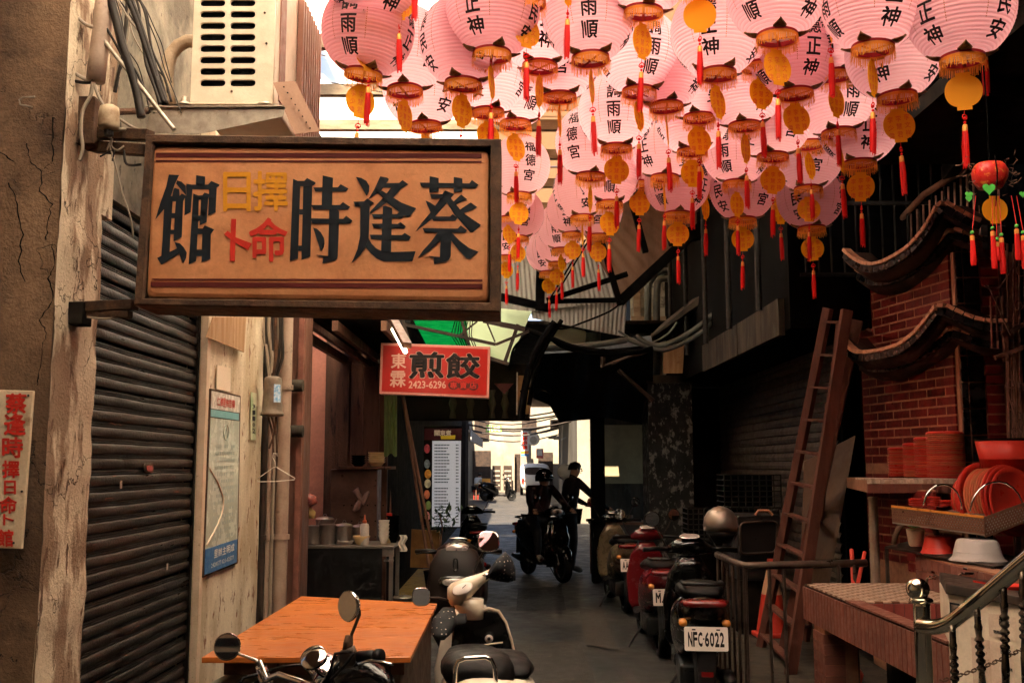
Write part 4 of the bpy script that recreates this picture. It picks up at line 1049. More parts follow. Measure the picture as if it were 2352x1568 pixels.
c = V((P(858, 0, 10.72).x, 10.72, CZ)); G().lathe([(.045, 0), (.048, .01), (.048, .19), (.04, .215), (.022, .225)], c, n=16).ob('bottle_body', mat('milky_plastic', (.68, .60, .52), rough=.35), t, smooth=True)
G().lathe([(.022, .225), (.024, .25), (.010, .26), (.006, .31)], c, n=12).ob('nozzle', mat('orange_red_plastic', (.7, .15, .06), rough=.4), t, smooth=True)
t = thing('sauce_bottle', 'bottle with bright red cap behind the black bowls', 'bottle', (P(911, 0, 11.1).x, 11.1, CZ))
c = V((P(911, 0, 11.1).x, 11.1, CZ)); G().lathe([(.04, 0), (.042, .2), (.025, .25)], c, n=14).ob('bottle_body', MT['ybowl'], t, smooth=True); G().lathe([(.03, .25), (.03, .31)], c, n=14).ob('cap', MT['red'], t)
g = G(); g.grid(lambda u, v: P(917 + 16 * u + 3 * math.sin(v * 9), 1228 + 38 * v, 10.66 + .02 * math.sin(u * 8)), 8, 8); tag(g.ob('hanging_rag', MT['ceramic'], smooth=True), 'pale rag hanging off the right corner of the counter', 'rag')
g = G(); rq = random.Random(4)
g.loft([(P(700, 1168, 8.9), (.02, 0, 0), (0, .02, 0), 2), (P(710, 1155, 8.9), (.07, 0, 0), (0, .05, 0), 2), (P(712, 1140, 8.9), (.06, 0, 0), (0, .05, 0), 2), (P(705, 1130, 8.9), (.015, 0, 0), (0, .02, 0), 2)], 9); tag(g.ob('red_plastic_bag', mat('red_bag', (.45, .12, .08), (.12, .03, .03), sc1=18, rough=.3), smooth=True), 'crumpled red plastic bag hanging on the brown post', 'bag')
g = G(); g.loft([(P(713, 1190, 8.95), (.04, 0, 0), (0, .02, 0), 2), (P(712, 1175, 8.95), (.05, 0, 0), (0, .03, 0), 2), (P(704, 1160, 8.95), (.02, 0, 0), (0, .02, 0), 2)], 9); tag(g.ob('yellow_plastic_bag', mat('yellow_bag', (.5, .32, .12), rough=.3), smooth=True), 'thin yellow plastic bag beneath the red one on the post', 'bag')
# yellow floor plinth
g = G(); g.prism([PZ(868, 1385, .08), PZ(1040, 1385, .08), PZ(1015, 1306, .08), PZ(925, 1306, .08)], (0, 0, -.08)); o = g.ob('yellow_floor', MT['yellow']); struct(o)['label'] = 'yellow painted floor patch by the stall'
# orange table
t = thing('orange_table', 'large orange varnished board table beside the cream wall', 'table', (-1.0, 6.1, 0))
TZ = .80
tp = [PZ(463, 1508, TZ), PZ(943, 1508, TZ), PZ(1004, 1385, TZ), PZ(692, 1368, TZ)]
G().prism(tp, (0, 0, -.028)).ob('table_top', MT['tableorange'], t, bev=.004)
y0, y1 = tp[0].y, tp[3].y
G().bb((-1.15, y0 + .12, .15), (tp[1].x - .06, y1 - .2, TZ - .03)).ob('cabinet_base', mat('table_side', (.10, .07, .05), (.16, .12, .09), rough=.6, sc1=5), t, bev=.006)
for x in (-1.1, tp[1].x - .1):
    for y in (y0 + .2, y1 - .3): G().bb((x - .025, y - .025, 0), (x + .025, y + .025, .2)).ob('leg', MT['wood'], t)
G().bb((-1.38, y0 + .10, TZ - .10), (tp[1].x - .04, y0 + .13, TZ - .03)).ob('apron', MT['wood'], t)
g = G(); g.tube([P(490, 1590, 5.2), P(620, 1520, 5.6)], .05, 12); tag(g.ob('leaning_tube', mat('green_grey_tube', (.42, .42, .32), rough=.5)), 'pale grey tube leaning under the table at lower left', 'tube')
# ------------------------------------------------------------------ red dumpling sign and lamp
t = thing('dumpling_sign', 'red hanging sign with black characters and a phone number over the stall', 'sign', P(1000, 914, 9.5))
c4 = [(875, 787), (1126, 796), (1123, 914), (871, 904)]
def RS(u, v, dy=0):
    a = V(c4[0]).lerp(V(c4[1]), u); b = V(c4[3]).lerp(V(c4[2]), u); q = a.lerp(b, v); p = P(q.x, q.y, 9.5); p.y += dy; return p
G().prism([RS(0, 0), RS(1, 0), RS(1, 1), RS(0, 1)], (0, .14, 0)).ob('sign_box', MT['pinktrim'], t, bev=.004)
G().prism([RS(.022, .05, -.003), RS(.978, .05, -.003), RS(.978, .95, -.003), RS(.022, .95, -.003)], (0, .01, 0)).ob('red_face', MT['redsign'], t)
def rl(g, s, x0, y0, x1, y1, b, dy=-.0045, gx=0, gy=0):
    fu = lambda x: (x - 873) / 252; 
    def fn(u, v):
        X = x0 + (x1 - x0) * u + gx; Y_ = y1 + (y0 - y1) * v + gy; uu = fu(X); top = 787 + 9 * uu; bot = 904 + 10 * uu
        return RS(uu, (Y_ - top) / (bot - top), dy)
    return letter(g, s, fn, b)
g = G()
for ch, bx in (('煎', (942, 809, 1018, 867)), ('餃', (1026, 813, 1101, 868))):
    for k in range(8):
        a = k * math.pi / 4; rl(g, ch, *bx, .014, -.0042, 2.6 * math.cos(a), 2.6 * math.sin(a))
g.ob('character_outline', MT['paleprint'], t, fix=False)
for ch, bx in (('煎', (942, 809, 1018, 867)), ('餃', (1026, 813, 1101, 868))):
    g = G()
    for k in range(6):
        a = k * math.pi / 3; rl(g, ch, *bx, .014, -.0052 - .0002 * k, 1.1 * math.cos(a), 1.1 * math.sin(a))
    g.ob('character', MT['ink'], t, fix=False)
for ch, bx in (('東', (898, 812, 932, 845)), ('霖', (897, 852, 932, 888)), ('2423-6296', (940, 875, 1025, 891))):
    g = G(); rl(g, ch, *bx, .016, -.005); rl(g, ch, *bx, .016, -.0052, .5, .3); g.ob('lettering', MT['paleprint'], t, fix=False)
for i, ch in enumerate('專賣店'):
    cx = 1043 + 22.5 * i; g = G(); g.add([RS((cx + 12.5 * math.cos(a / 20 * 6.283) - 873) / 252, (884 + 10 * math.sin(a / 20 * 6.283) + 1 - 793) / 118, -.0042 - .0003 * i) for a in range(20)], [tuple(range(20))]); g.ob('oval', MT['maroon'], t, fix=False)
    g = G(); rl(g, ch, cx - 8, 877, cx + 8, 892, .012, -.006); g.ob('character', MT['red'], t, fix=False)
g = G(); g.bar(P(868, 830, 9.55), P(1115, 838, 9.72), .03, .03); g.ob('rear_arm', MT['darksteel'], t)
t = thing('tube_lamp', 'lit fluorescent tube lamp slanting in front of the red sign', 'lamp', P(920, 780, 8.6))
a, b = P(900, 742, 8.9), P(935, 808, 8.0)
G().bar(a + V((0, 0, .05)), b + V((0, 0, .05)), .07, .05).ob('lamp_housing', mat('brown_housing', (.12, .05, .03), rough=.5), t, bev=.004)
a, b = P(903, 756, 8.75), P(931, 807, 8.0); G().cyl(a, b, .017, n=12).ob('tube', MT['tube'], t)
# ------------------------------------------------------------------ roof pieces and trusses beyond the lanterns
def sheet(name, pts, m, label, cat, thick=.01, Y=None, wav=0):
    g = G(); g.prism([P(q[0], q[1], q[2] if len(q) > 2 else Y) for q in pts], (0, thick, .002)); return tag(g.ob(name, MT[m]), label, cat)
sheet('green_roof_panel', [(925, 690, 12), (1068, 700, 12), (1078, 802, 14), (985, 802, 14)], 'greensheet', 'bright green translucent roof panel above the red sign', 'roof panel')
sheet('pale_roof_panel', [(1062, 700, 12), (1222, 715, 12), (1168, 834, 14.5), (1076, 806, 14.4)], 'creamsheet', 'glowing pale translucent roof panel right of the green one', 'roof panel')
def corr(name, fn, nu, nv, m, label, cat, amp=.012, waves=20):
    g = G()
    def q(u, v):
        p = fn(u, v); return p + V((0, amp * math.sin(u * waves * 2 * math.pi), 0))
    g.grid(q, nu, nv); return tag(g.ob(name, MT[m], smooth=True), label, cat)
def quad(a, b, c, d, Y=None):
    A, B, C, D = [P(q[0], q[1], q[2] if len(q) > 2 else Y) for q in (a, b, c, d)]
    return lambda u, v: A.lerp(B, u).lerp(D.lerp(C, u), v)
corr('grey_metal_sheet', quad((1140, 560), (1400, 560), (1437, 690), (1145, 722), 13.2), 150, 6, 'sheetgrey', 'pale streaked metal sheet behind the black truss', 'metal sheet', .008, 26)
corr('grey_metal_sheet', quad((1215, 690), (1441, 684), (1434, 773), (1222, 731), 13.25), 130, 6, 'sheetgrey', 'lower stained metal sheet under the black truss', 'metal sheet', .008, 22)
corr('grey_metal_sheet', quad((1600, 380), (1800, 380), (1800, 510), (1560, 560), 13.6), 90, 6, 'sheetgrey', 'pale metal sheet glimpsed between the lowest right lanterns', 'metal sheet', .008, 16)
corr('rusty_roof_sheet', quad((1330, 520), (1480, 380), (1690, 430), (1428, 690), 12.8), 90, 6, 'sheetrust', 'brown rusty sheet behind the lowest lanterns', 'metal sheet', .010, 12)
t = thing('steel_truss', 'black welded steel truss crossing behind the lowest lanterns', 'truss', P(1430, 700, 12.3))
for a, b, w in (((1655, 478), (1425, 692), .12), ((1373, 525), (1425, 701), .07), ((1451, 462), (1483, 580), .07), ((1256, 690), (1441, 629), .06), ((1265, 692), (1415, 689), .055), ((1242, 610), (1240, 712), .11), ((1150, 682), (1262, 708), .09), ((1535, 549), (1800, 495), .16), ((1345, 550), (1255, 700), .02), ((1352, 552), (1262, 702), .02)):
    G().bar(P(*a, 12.3), P(*b, 12.3), w, w).ob('truss_bar', MT['black'], t)
t = thing('thin_truss', 'thin rusty roof truss in front of the green and pale panels', 'truss', P(1139, 791, 11.5))
for a, b, w in (((930, 745), (1139, 791), .035), ((1139, 791), (1215, 760), .03), ((1116, 735), (1137, 785), .018), ((1055, 771), (1096, 738), .02), ((1110, 736), (1205, 757), .05), ((925, 735), (945, 800), .03), ((1060, 735), (1080, 800), .035), ((1190, 745), (1160, 830), .04), ((1075, 806), (1168, 836), .04)):
    G().bar(P(*a, 11.6), P(*b, 11.6), w, w).ob('truss_bar', MT['darksteel'], t)
for k in range(9):
    x = 1045 + 5 * k; g = G(); g.tube([P(x, 738, 11.7), P(x - 6 + rnd.uniform(-4, 4), 770, 11.7), P(x + 10, 800, 11.7)], .006, 4); tag(g.ob('hanging_wire', MT['black']), OW[k] + ' fine black wire from the left tangled against the green panel', 'wire', 'wires tangled by the green panel')
# dark cable mast and cables
for pts, r, lb in (([(1275, 740), (1240, 790), (1215, 850), (1200, 930), (1198, 960)], .05, 'thick black cable mass dropping beside the black tarpaulin'),
    ([(1290, 735), (1250, 800), (1228, 860), (1215, 930)], .03, 'shiny black cable next to the thick mass'), ([(1150, 745), (1200, 755), (1260, 775), (1330, 800), (1440, 810), (1500, 800)], .035, 'black cable bundle sagging left of the grey pipes'),
    ([(1255, 770), (1300, 800), (1380, 815), (1480, 805)], .02, 'lower black cable under the sagging bundle'), ([(1240, 745), (1290, 755), (1340, 740), (1400, 715), (1430, 692)], .012, 'thin twig-like wire curving under the truss'),
    ([(1215, 765), (1180, 800), (1170, 850)], .015, 'loose black wire left of the cable mass'), ([(1195, 900), (1230, 890), (1270, 910)], .02, 'curled black wire at the tarpaulin edge')):
    cable(pts, r, lb, 'black', Y=11.9)
for pts, r, lb in (([(1700, 610), (1690, 660), (1650, 710), (1590, 760), (1530, 790), (1490, 790), (1460, 770)], .035, 'upper of two thick grey cables sagging across the siding'),
    ([(1702, 612), (1696, 665), (1655, 722), (1600, 770), (1540, 800), (1500, 800), (1440, 778)], .03, 'lower of two thick grey cables sagging across the siding'), ([(1440, 780), (1380, 790), (1300, 798), (1250, 800)], .04, 'grey cable bundle running left from the pipes'), ([(1420, 760), (1480, 790), (1530, 770), (1555, 740)], .015, 'thin grey wire crossing the two pipes')):
    cable(pts, r, lb, 'greypipe', Y=12.0)
# pale box, tarp, board sign
t = thing('rooftop_tank', 'cream plastic box beyond the trusses above the black tarpaulin', 'tank', P(1305, 790, 15))
G().prism([P(*q, 15) for q in ((1262, 742), (1345, 759), (1347, 764), (1343, 800), (1340, 803), (1258, 800), (1255, 790), (1257, 745))], (0, .5, 0)).ob('tank_body', mat('cream_plastic', (.78, .66, .48), rough=.5), t, bev=.02)
G().cyl(P(1360, 765, 15.2), P(1360, 800, 15.2), .13, n=14).ob('outlet_pipe', MT['siding'], t)
t = thing('black_tarpaulin', 'black tarpaulin awning sagging over the alley centre', 'tarpaulin', P(1350, 960, 13.5))
top = [(1222, 845), (1235, 812), (1262, 800), (1300, 800), (1360, 803), (1430, 798), (1500, 790)]
bot = [(1216, 900), (1225, 915), (1262, 930), (1285, 970), (1330, 965), (1400, 960), (1500, 980)]
def tf(u, v):
    s_ = u * 6; i = min(int(s_), 5); f = s_ - i
    a = V(top[i]).lerp(V(top[i + 1]), f); b = V(bot[i]).lerp(V(bot[i + 1]), f); q = a.lerp(b, v)
    return P(q.x, q.y, 13.5 + 1.6 * v + .08 * math.sin(u * 30))
g = G(); g.grid(tf, 60, 10); g.ob('tarp_sheet', MT['tarp'], t, smooth=True)
g = G(); g.prism([P(*q) for q in ((1240, 812, 13.4), (1262, 797, 13.4), (1495, 770, 13.4), (1500, 790, 13.4), (1360, 806, 13.4))], (0, .3, .02)); g.ob('tarp_edge', mat('blue_grey_tarp', (.30, .36, .42), (.2, .23, .26), sc1=6, rough=.6), t)
for a, b in (((1380, 845), (1500, 800)), ((1420, 850), (1500, 920)), ((1385, 800), (1385, 840))): G().cyl(P(*a, 13.2), P(*b, 13.2), .03, n=8).ob('support_pole', MT['darksteel'], t)
t = thing('vertical_board_sign', 'brown vertical board with pale edges hanging right of the red sign', 'sign', P(1202, 955, 12.5))
G().prism([P(*q, 12.5) for q in ((1190, 862), (1219, 862), (1217, 950), (1188, 950))], (0, .05, 0)).ob('board', MT['cardbox'], t)
for x in (1188, 1218): G().bar(P(x, 855, 12.48), P(x - 1, 952, 12.48), .015, .03).ob('edge_strip', MT['galv'], t)
t = thing('timber_lintel', 'sooty timber lintel with faint turned posts across the alley', 'lintel', P(1070, 965, 14))
G().bb((P(905, 0, 14).x, 14, P(0, 965, 14).z), (P(1215, 0, 14).x, 14.2, P(0, 835, 14).z)).ob('lintel_board', MT['dark'], t)
for x in (1040, 1080, 1130, 1160, 1200): G().lathe([(.05, 0), (.03, .1), (.06, .2), (.03, .3), (.05, .38)], P(x, 960, 13.93), n=10).ob('turned_post', mat('dim_brown', (.07, .055, .035), rough=.8), t, smooth=True)
t = thing('string_pennant', 'small dark red pennant hanging behind the vertical board', 'pennant', P(1160, 900, 13.5)); G().prism([P(*q, 13.5) for q in ((1135, 880), (1180, 880), (1158, 905))], (0, .01, 0)).ob('pennant', MT['maroon'], t)
# siding wall, pipes, ledge
t = thing('siding_wall', 'grey weatherboard wall above the alley centre', 'wall', P(1600, 740, 15.6))
zt, zb = P(0, 480, 15.6).z, P(0, 860, 15.6).z; xl, xr = P(1438, 0, 15.6).x, P(1800, 0, 15.6).x
nb_ = 15; hh = (zt - zb) / nb_
for k in range(nb_):
    g = G(); g.add([V((xl, 15.6, zb + k * hh)), V((xr, 15.6, zb + k * hh)), V((xr, 15.625, zb + (k + 1) * hh)), V((xl, 15.625, zb + (k + 1) * hh)), V((xl, 15.66, zb + k * hh)), V((xr, 15.66, zb + k * hh))], [(0, 1, 2, 3), (0, 4, 5, 1)]); g.ob('weatherboard', MT['siding'], t, fix=False)
G().bb((xl, 15.5, P(0, 737, 15.5).z), (P(1570, 0, 15.5).x, 15.6, P(0, 726, 15.5).z)).ob('window_ledge', MT['beam'], t)
G().bb((xl + .05, 15.55, P(0, 726, 15.5).z), (xl + .15, 15.6, P(0, 640, 15.5).z)).ob('window_frame', MT['beam'], t)
t = thing('twin_pipes', 'pair of grey pipes bending from vertical to horizontal on the siding', 'pipes', P(1498, 860, 14.8))
for pts in ([(1488, 880), (1488, 665), (1490, 650), (1505, 628), (1520, 622), (1665, 628)], [(1508, 880), (1508, 690), (1510, 650), (1516, 642), (1525, 640), (1665, 641)]):
    g = G(); g.tube([P(*q, 14.9) for q in pts], .052, 12); g.ob('pipe', MT['greypipe'], t, smooth=True)
sheet('mossy_ledge', [(1470, 795, 14), (1530, 735, 14), (1700, 600, 12), (1720, 600, 12), (1710, 625, 12), (1545, 770, 14)], 'concrete', 'mossy concrete ledge running up right over the siding', 'ledge', .5)
sheet('upper_fascia', [(1640, 590, 12.2), (1800, 530, 10.5), (1800, 560, 10.5), (1690, 695, 12.2), (1655, 700, 12.2)], 'concrete', 'stained concrete fascia behind the lowest right lanterns', 'fascia', .1)
sheet('hanging_plank', [(1524, 795, 13.9), (1572, 790, 13.9), (1568, 857, 13.9), (1524, 857, 13.9)], 'cork', 'short pale plank above the mottled column', 'plank', .04)
t = thing('overhanging_floor', 'overhanging upper floor on the right, coloured black for shade, with a stained fascia', 'building', (4, 12, 2.84))
G().bb((2.36, 8.6, 2.84), (9, 29, 7)).ob('shade_mass', MT['black'], t)  # near-black colour stands in for the shade of a dark recess
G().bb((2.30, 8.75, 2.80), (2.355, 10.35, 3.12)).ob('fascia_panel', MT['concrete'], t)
G().bb((2.30, 10.40, 2.80), (2.355, 12.3, 3.12)).ob('fascia_panel', MT['concrete'], t)
rq = random.Random(31)
for k in range(5): G().cyl((2.27, 9.3 + 1.3 * k, 3.1), (2.27, 9.3 + 1.3 * k, 5.4), .03, n=8).ob('wall_pipe', MT['dimmetal'], t)
for k in range(16): G().cyl((2.5 + .11 * k, 8.56, 3.3), (2.5 + .11 * k, 8.56, 4.5), .010, n=5).ob('balcony_bar', MT['dimmetal'], t)
for z in (3.28, 3.9, 4.52): G().bb((2.45, 8.54, z), (4.3, 8.58, z + .03)).ob('balcony_rail', MT['dimmetal'], t)
t = thing('side_shutter', 'wide dark roller shutter in shade behind the leaning ladders', 'shutter', (3.1, 12.4, 0))
g = G(); prof2 = [(0, 0), (-.02, .01), (-.025, .05), (-.01, .085), (0, .095)]
g.add([V((3.1 + x, 9.75, z)) for x, z in prof2] + [V((3.1 + x, 15.2, z)) for x, z in prof2], [(i, i + 1, 6 + i, 5 + i) for i in range(4)])
me = g.mesh('slat', mat('dim_brown_slat', (.10, .075, .055), (.07, .05, .04), rough=.55, sc1=3, metal=.2, vary=.2))
for k in range(30): piece(me, 'slat', t, Matrix.Translation((0, 0, k * .096)))
G().bb((3.12, 9.7, 0), (3.3, 15.3, 2.85)).ob('shutter_back', MT['black'], t)
G().bb((2.36, 15.3, 0), (9, 15.5, 2.83)).ob('end_wall', MT['dark'], t)
# columns in the middle
t = thing('mottled_column', 'dark square column with flaking pale mottled paint in the middle right', 'column', (P(1522, 0, 14.3).x, 14.5, 0))
G().bb((P(1474, 0, 14.2).x, 14.2, 0), (P(1570, 0, 14.2).x, 14.9, P(0, 862, 14.2).z)).ob('column_shaft', mat('mottled_flaking', (.012, .013, .013), (.02, .02, .02), rough=.8, sc1=3, spots=(.16, .155, .14), ssc=15, slo=.53, shi=.60, sst=(1, 1, .6)), t)
G().bb((P(1470, 0, 14.2).x, 14.15, P(0, 880, 14.2).z), (P(1574, 0, 14.2).x, 14.95, P(0, 862, 14.2).z)).ob('column_cap', MT['concrete'], t)
t = thing('black_column', 'black square column beside the standing man', 'column', (P(1360, 0, 15).x, 15, 0))
G().bb((P(1350, 0, 15).x, 15, 0), (P(1378, 0, 15).x, 15.3, 3.0)).ob('column_shaft', MT['black'], t)
t = thing('dim_side_wall', 'dim cream wall panels seen past the black column', 'wall', (P(1430, 0, 24).x, 24, 0))
G().bb((P(1376, 0, 24).x, 24, 0), (P(1480, 0, 24).x, 24.2, 3.4)).ob('wall_panel', MT['concrete'], t)
G().bb((P(1378, 0, 23.9).x, 23.9, 1.25), (P(1476, 0, 23.9).x, 23.95, 2.6)).ob('wall_panel', mat('dim_cream', (.30, .25, .15), (.22, .18, .11), sc1=2), t)
G().bb((P(1318, 0, 30).x, 30, 0), (P(1346, 0, 30).x, 42, 5.2)).ob('cream_pier', MT['cement'], t)
# middle roof that keeps the alley dark
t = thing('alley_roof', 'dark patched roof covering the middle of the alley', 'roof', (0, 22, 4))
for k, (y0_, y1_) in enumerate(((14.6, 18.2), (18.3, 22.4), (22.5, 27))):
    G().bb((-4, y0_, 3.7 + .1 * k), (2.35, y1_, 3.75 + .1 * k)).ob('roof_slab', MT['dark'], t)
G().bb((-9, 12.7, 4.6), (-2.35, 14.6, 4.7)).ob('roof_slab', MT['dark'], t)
# poles, menu board, plants
t = thing('menu_board', 'tall lit white menu board with a dark red top and food pictures', 'menu board', P(1018, 1215, 13.5))
MY = 13.5
G().prism([P(*q, MY) for q in ((974, 978), (1062, 978), (1060, 1212), (972, 1212))], (0, .06, 0)).ob('board_body', MT['dark'], t)
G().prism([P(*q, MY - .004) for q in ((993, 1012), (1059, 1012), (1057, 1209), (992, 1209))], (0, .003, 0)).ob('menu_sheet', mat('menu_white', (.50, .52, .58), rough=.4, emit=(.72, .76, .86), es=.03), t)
G().prism([P(*q, MY - .005) for q in ((975, 984), (1061, 984), (1060, 1010), (974, 1010))], (0, .003, 0)).ob('menu_heading', mat('dark_red_header', (.07, .006, .012), rough=.4), t)
G().prism([P(*q, MY - .007) for q in ((1012, 1000), (1046, 999), (1045, 1008), (1013, 1008))], (0, .002, 0)).ob('yellow_ribbon', mat('yellow_ribbon', (.75, .55, .03), rough=.4), t)
g = G()
for i, ch in enumerate('關東煮'): letter(g, ch, flatbox(998 + 13 * i, 988, 1010 + 13 * i, 1000, MY - .008), .03, 1)
g.ob('heading_lettering', MT['ceramic'], t, fix=False)
g = G(); rq = random.Random(2)
for r_ in range(26):
    y = 1020 + 7.1 * r_
    if r_ == 13: continue
    x = 998
    while x < 1024 + rq.random() * 10: g.add([P(x, y, MY - .006), P(x + 2.6, y, MY - .006), P(x + 2.6, y + 3, MY - .006), P(x, y + 3, MY - .006)], [(0, 1, 2, 3)]); x += 3.5
    for x in (1047, 1050.5): g.add([P(x, y, MY - .006), P(x + 2.4, y, MY - .006), P(x + 2.4, y + 3, MY - .006), P(x, y + 3, MY - .006)], [(0, 1, 2, 3)])
g.ob('menu_print', MT['navy'], t, fix=False)['kind'] = 'stuff'
for k, (y, c) in enumerate(((1030, (.35, .05, .08)), (1065, (.16, .22, .28)), (1088, (.60, .26, .05)), (1110, (.45, .45, .32)), (1135, (.50, .15, .08)), (1160, (.20, .30, .10)), (1185, (.45, .18, .2)))):
    g = G(); g.loft([(P(982 + rq.uniform(-2, 2), y, MY - .004), (.035 + .01 * rq.random(), 0, 0), (0, 0, .06), 2), (P(982, y, MY - .008), (.03, 0, 0), (0, 0, .05), 2)], 12); g.ob('food_picture', mat('food_print', c, tuple(min(1, x * 1.8) for x in c), sc1=20), t)
g = G(); g.prism([P(*q, 13) for q in ((945, 1215), (1010, 1218), (1008, 1305), (942, 1302))], (0, .05, 0)); tag(g.ob('brown_panel', MT['cardbox']), 'brown board panel leaning below the menu board', 'board')
for i, (a, b, lb) in enumerate((((920, 880), (985, 1300), 'left of two bamboo poles leaning by the stall'), ((925, 905), (1000, 1290), 'right of two bamboo poles leaning by the stall'), ((893, 1070), (897, 1250), 'short upright pale pole beside the green curtain'))):
    g = G(); g.cyl(P(*a, 12.6), P(*b, 12.2), .018, n=8); tag(g.ob('bamboo_pole', MT['wood']), lb, 'pole')
t = thing('potted_plant', 'dark leafy potted plant in front of the menu board', 'plant', (P(1015, 0, 12.8).x, 12.8, 0))
G().lathe([(.12, 0), (.16, .26), (.17, .3), (.15, .3)], (P(1015, 0, 12.8).x, 12.8, .1), n=16).ob('pot', MT['dark'], t)
g = G(); rq = random.Random(8)
for k in range(90):
    c = P(rq.gauss(1015, 16), rq.uniform(1165, 1225), 12.8 + rq.uniform(-.15, .15)); d = V((rq.uniform(-1, 1), rq.uniform(-1, 1), rq.uniform(-.2, 1))).normalized(); s_ = d.cross(V((0, 0, 1))).normalized() * .018
    g.add([c, c + d * .05 + s_, c + d * .11, c + d * .05 - s_], [(0, 1, 2, 3)])
g.ob('leaves', MT['foliage'], t, fix=False)['kind'] = 'stuff'
g = G(); g.tube([(P(1015, 0, 12.8).x, 12.8, .35), P(1016, 1210, 12.8), P(1010, 1180, 12.8)], .012, 6); g.ob('stem', MT['wood'], t)
# ------------------------------------------------------------------ far sunlit street
t = thing('far_left_buildings', 'cream buildings lining the far left of the sunlit street', 'building', (-3.2, 45, 0))
G().bb((-6, 30, 0), (-2.75, 64, 8)).ob('wall', MT['cement'], t)
G().bb((-2.75, 31, 0), (-1.4, 33, 3.3)).ob('wall', MT['dark'], t)
for y, z0_, z1_ in ((36, 0, 2.3), (42, 0, 2.4), (50, 0, 2.4)): G().bb((-2.8, y, z0_), (-2.72, y + 3, z1_)).ob('doorway', MT['dark'], t)
G().bb((-2.75, 34, 2.75), (-1.35, 47, 2.82)).ob('awning', MT['galv'], t); G().bb((-1.38, 34, 2.45), (-1.33, 47, 2.80)).ob('awning_edge', MT['sheetgrey'], t)
t = thing('far_right_buildings', 'tan buildings and pipes lining the far right of the sunlit street', 'building', (3.4, 45, 0))
G().bb((2.9, 33, 0), (7, 64, 8)).ob('wall', MT['cement'], t)
for k in range(6): G().cyl((2.84, 35 + 3 * k, 0), (2.84, 35 + 3 * k, 6), .08, n=8).ob('drain_pipe', MT['wood'] if k % 2 else MT['galv'], t)
for k in range(3): G().bb((1.9, 36 + 7 * k, 2.6 + .2 * k), (2.9, 40 + 7 * k, 2.66 + .2 * k)).ob('awning', MT['sheetgrey'], t)
for k in range(3): G().bb((2.86, 37 + 8 * k, 1.0), (2.90, 39 + 8 * k, 2.2)).ob('window', MT['dark'], t)
t = thing('end_building', 'bright cream building closing the end of the alley', 'building', (0, 64, 0))
G().bb((-8, 63, 0), (9, 66, 9)).ob('wall', MT['cement'], t)
for x0, x1, z0_, z1_ in ((-2.4, -1.3, 0, 2.5), (-.3, .5, 0, 2.3), (1.6, 2.5, 0, 2.4), (-2.3, -1.4, 3.2, 4.4), (.6, 1.5, 3.3, 4.5)): G().bb((x0, 62.9, z0_), (x1, 63, z1_)).ob('window', MT['darksteel'], t)
G().bb((-.5, 61.8, 0), (.15, 62.1, 3.4)).ob('pier', MT['cement'], t)
G().bb((.75, 61.5, 0), (1.15, 61.9, 3.8)).ob('pier', MT['cement'], t)
g = G()
for k in range(2): g.bb((-1.35 + .85 * k, 61.6, .25), (-.95 + .85 * k, 61.65, 1.55))
t2 = None
for k, x in enumerate((-.92, -.25)):
    t2 = thing('menu_blackboard', ('left' if k == 0 else 'right') + ' of two dark menu boards at the far end of the street', 'blackboard', (x, 61.2, 0))
    G().bb((x - .25, 61.2, .15), (x + .25, 61.26, 1.6)).ob('board', MT['darksteel'], t2)
    for r_ in range(4): G().bb((x - .2, 61.19, .4 + .28 * r_), (x + .2, 61.2, .5 + .28 * r_)).ob('chalk_line', MT['galv'], t2)
def fsign(name, x0, y0, x1, y1, Y, m, label, words, m2, vertical=True, bands=()):
    t = thing(name, label, 'sign', P((x0 + x1) / 2, y1, Y))
    G().prism([P(x0, y0, Y), P(x1, y0, Y), P(x1, y1, Y), P(x0, y1, Y)], (0, .12, 0)).ob('sign_board', m, t)
    n = len(words); g = G()
    for i, ch in enumerate(words):
        if vertical: hgt = (y1 - y0) * .72 / n; letter(g, ch, flatbox(x0 + 2.5, y0 + 2 + i * hgt, x1 - 2.5, y0 + 2 + (i + .85) * hgt, Y - .01), .04, 1)
        else: w = (x1 - x0 - 4) / n; letter(g, ch, flatbox(x0 + 2 + i * w, y0 + 3, x0 + 2 + (i + .85) * w, y1 - 3, Y - .01), .04, 1)
    g.ob('lettering', m2, t, fix=False)
    for a, b, mm in bands: G().prism([P(x0, a, Y - .01), P(x1, a, Y - .01), P(x1, b, Y - .01), P(x0, b, Y - .01)], (0, .01, 0)).ob('band', mm, t)
    return t
fsign('vertical_street_sign', 1197, 990, 1214, 1047, 46, MT['white'], 'white vertical street sign with red characters and an orange band far away', '鐘錶眼鏡', MT['red'], True, ((1035, 1041, mat('orange_band', (.8, .25, .03))), (1042, 1047, MT['bluesign'])))
fsign('green_street_sign', 1116, 976, 1152, 992, 44, mat('green_sign', (.16, .38, .06), rough=.5), 'green street sign with pale characters under the lintel', '第七市場', MT['white'], False)
t = thing('round_sign', 'round pale sign right of the white vertical street sign', 'sign', P(1225, 1010, 48)); G().lathe([(.30, 0), (.30, .08)], P(1225, 1008, 48), ax=(0, 1, 0), n=24).ob('disc', MT['ceramic'], t); G().lathe([(.17, -.02), (.17, 0)], P(1225, 1010, 48), ax=(0, 1, 0), n=16).ob('emblem', MT['galv'], t)
fsign('red_square_sign', 1232, 1030, 1248, 1052, 48, mat('pink_red', (.55, .12, .10)), 'small red square sign below the round one', '匾', MT['white'])
t = thing('far_van', 'white van parked at the sunlit end of the street', 'van', (P(1226, 0, 56).x, 57, 0))
c = P(1226, 0, 56).x
G().loft([((c, 56, .3), (.78, 0, 0), (0, .02, 0), 5), ((c, 57, .3), (.8, 0, 0), (0, .5, 0), 5)], 8)
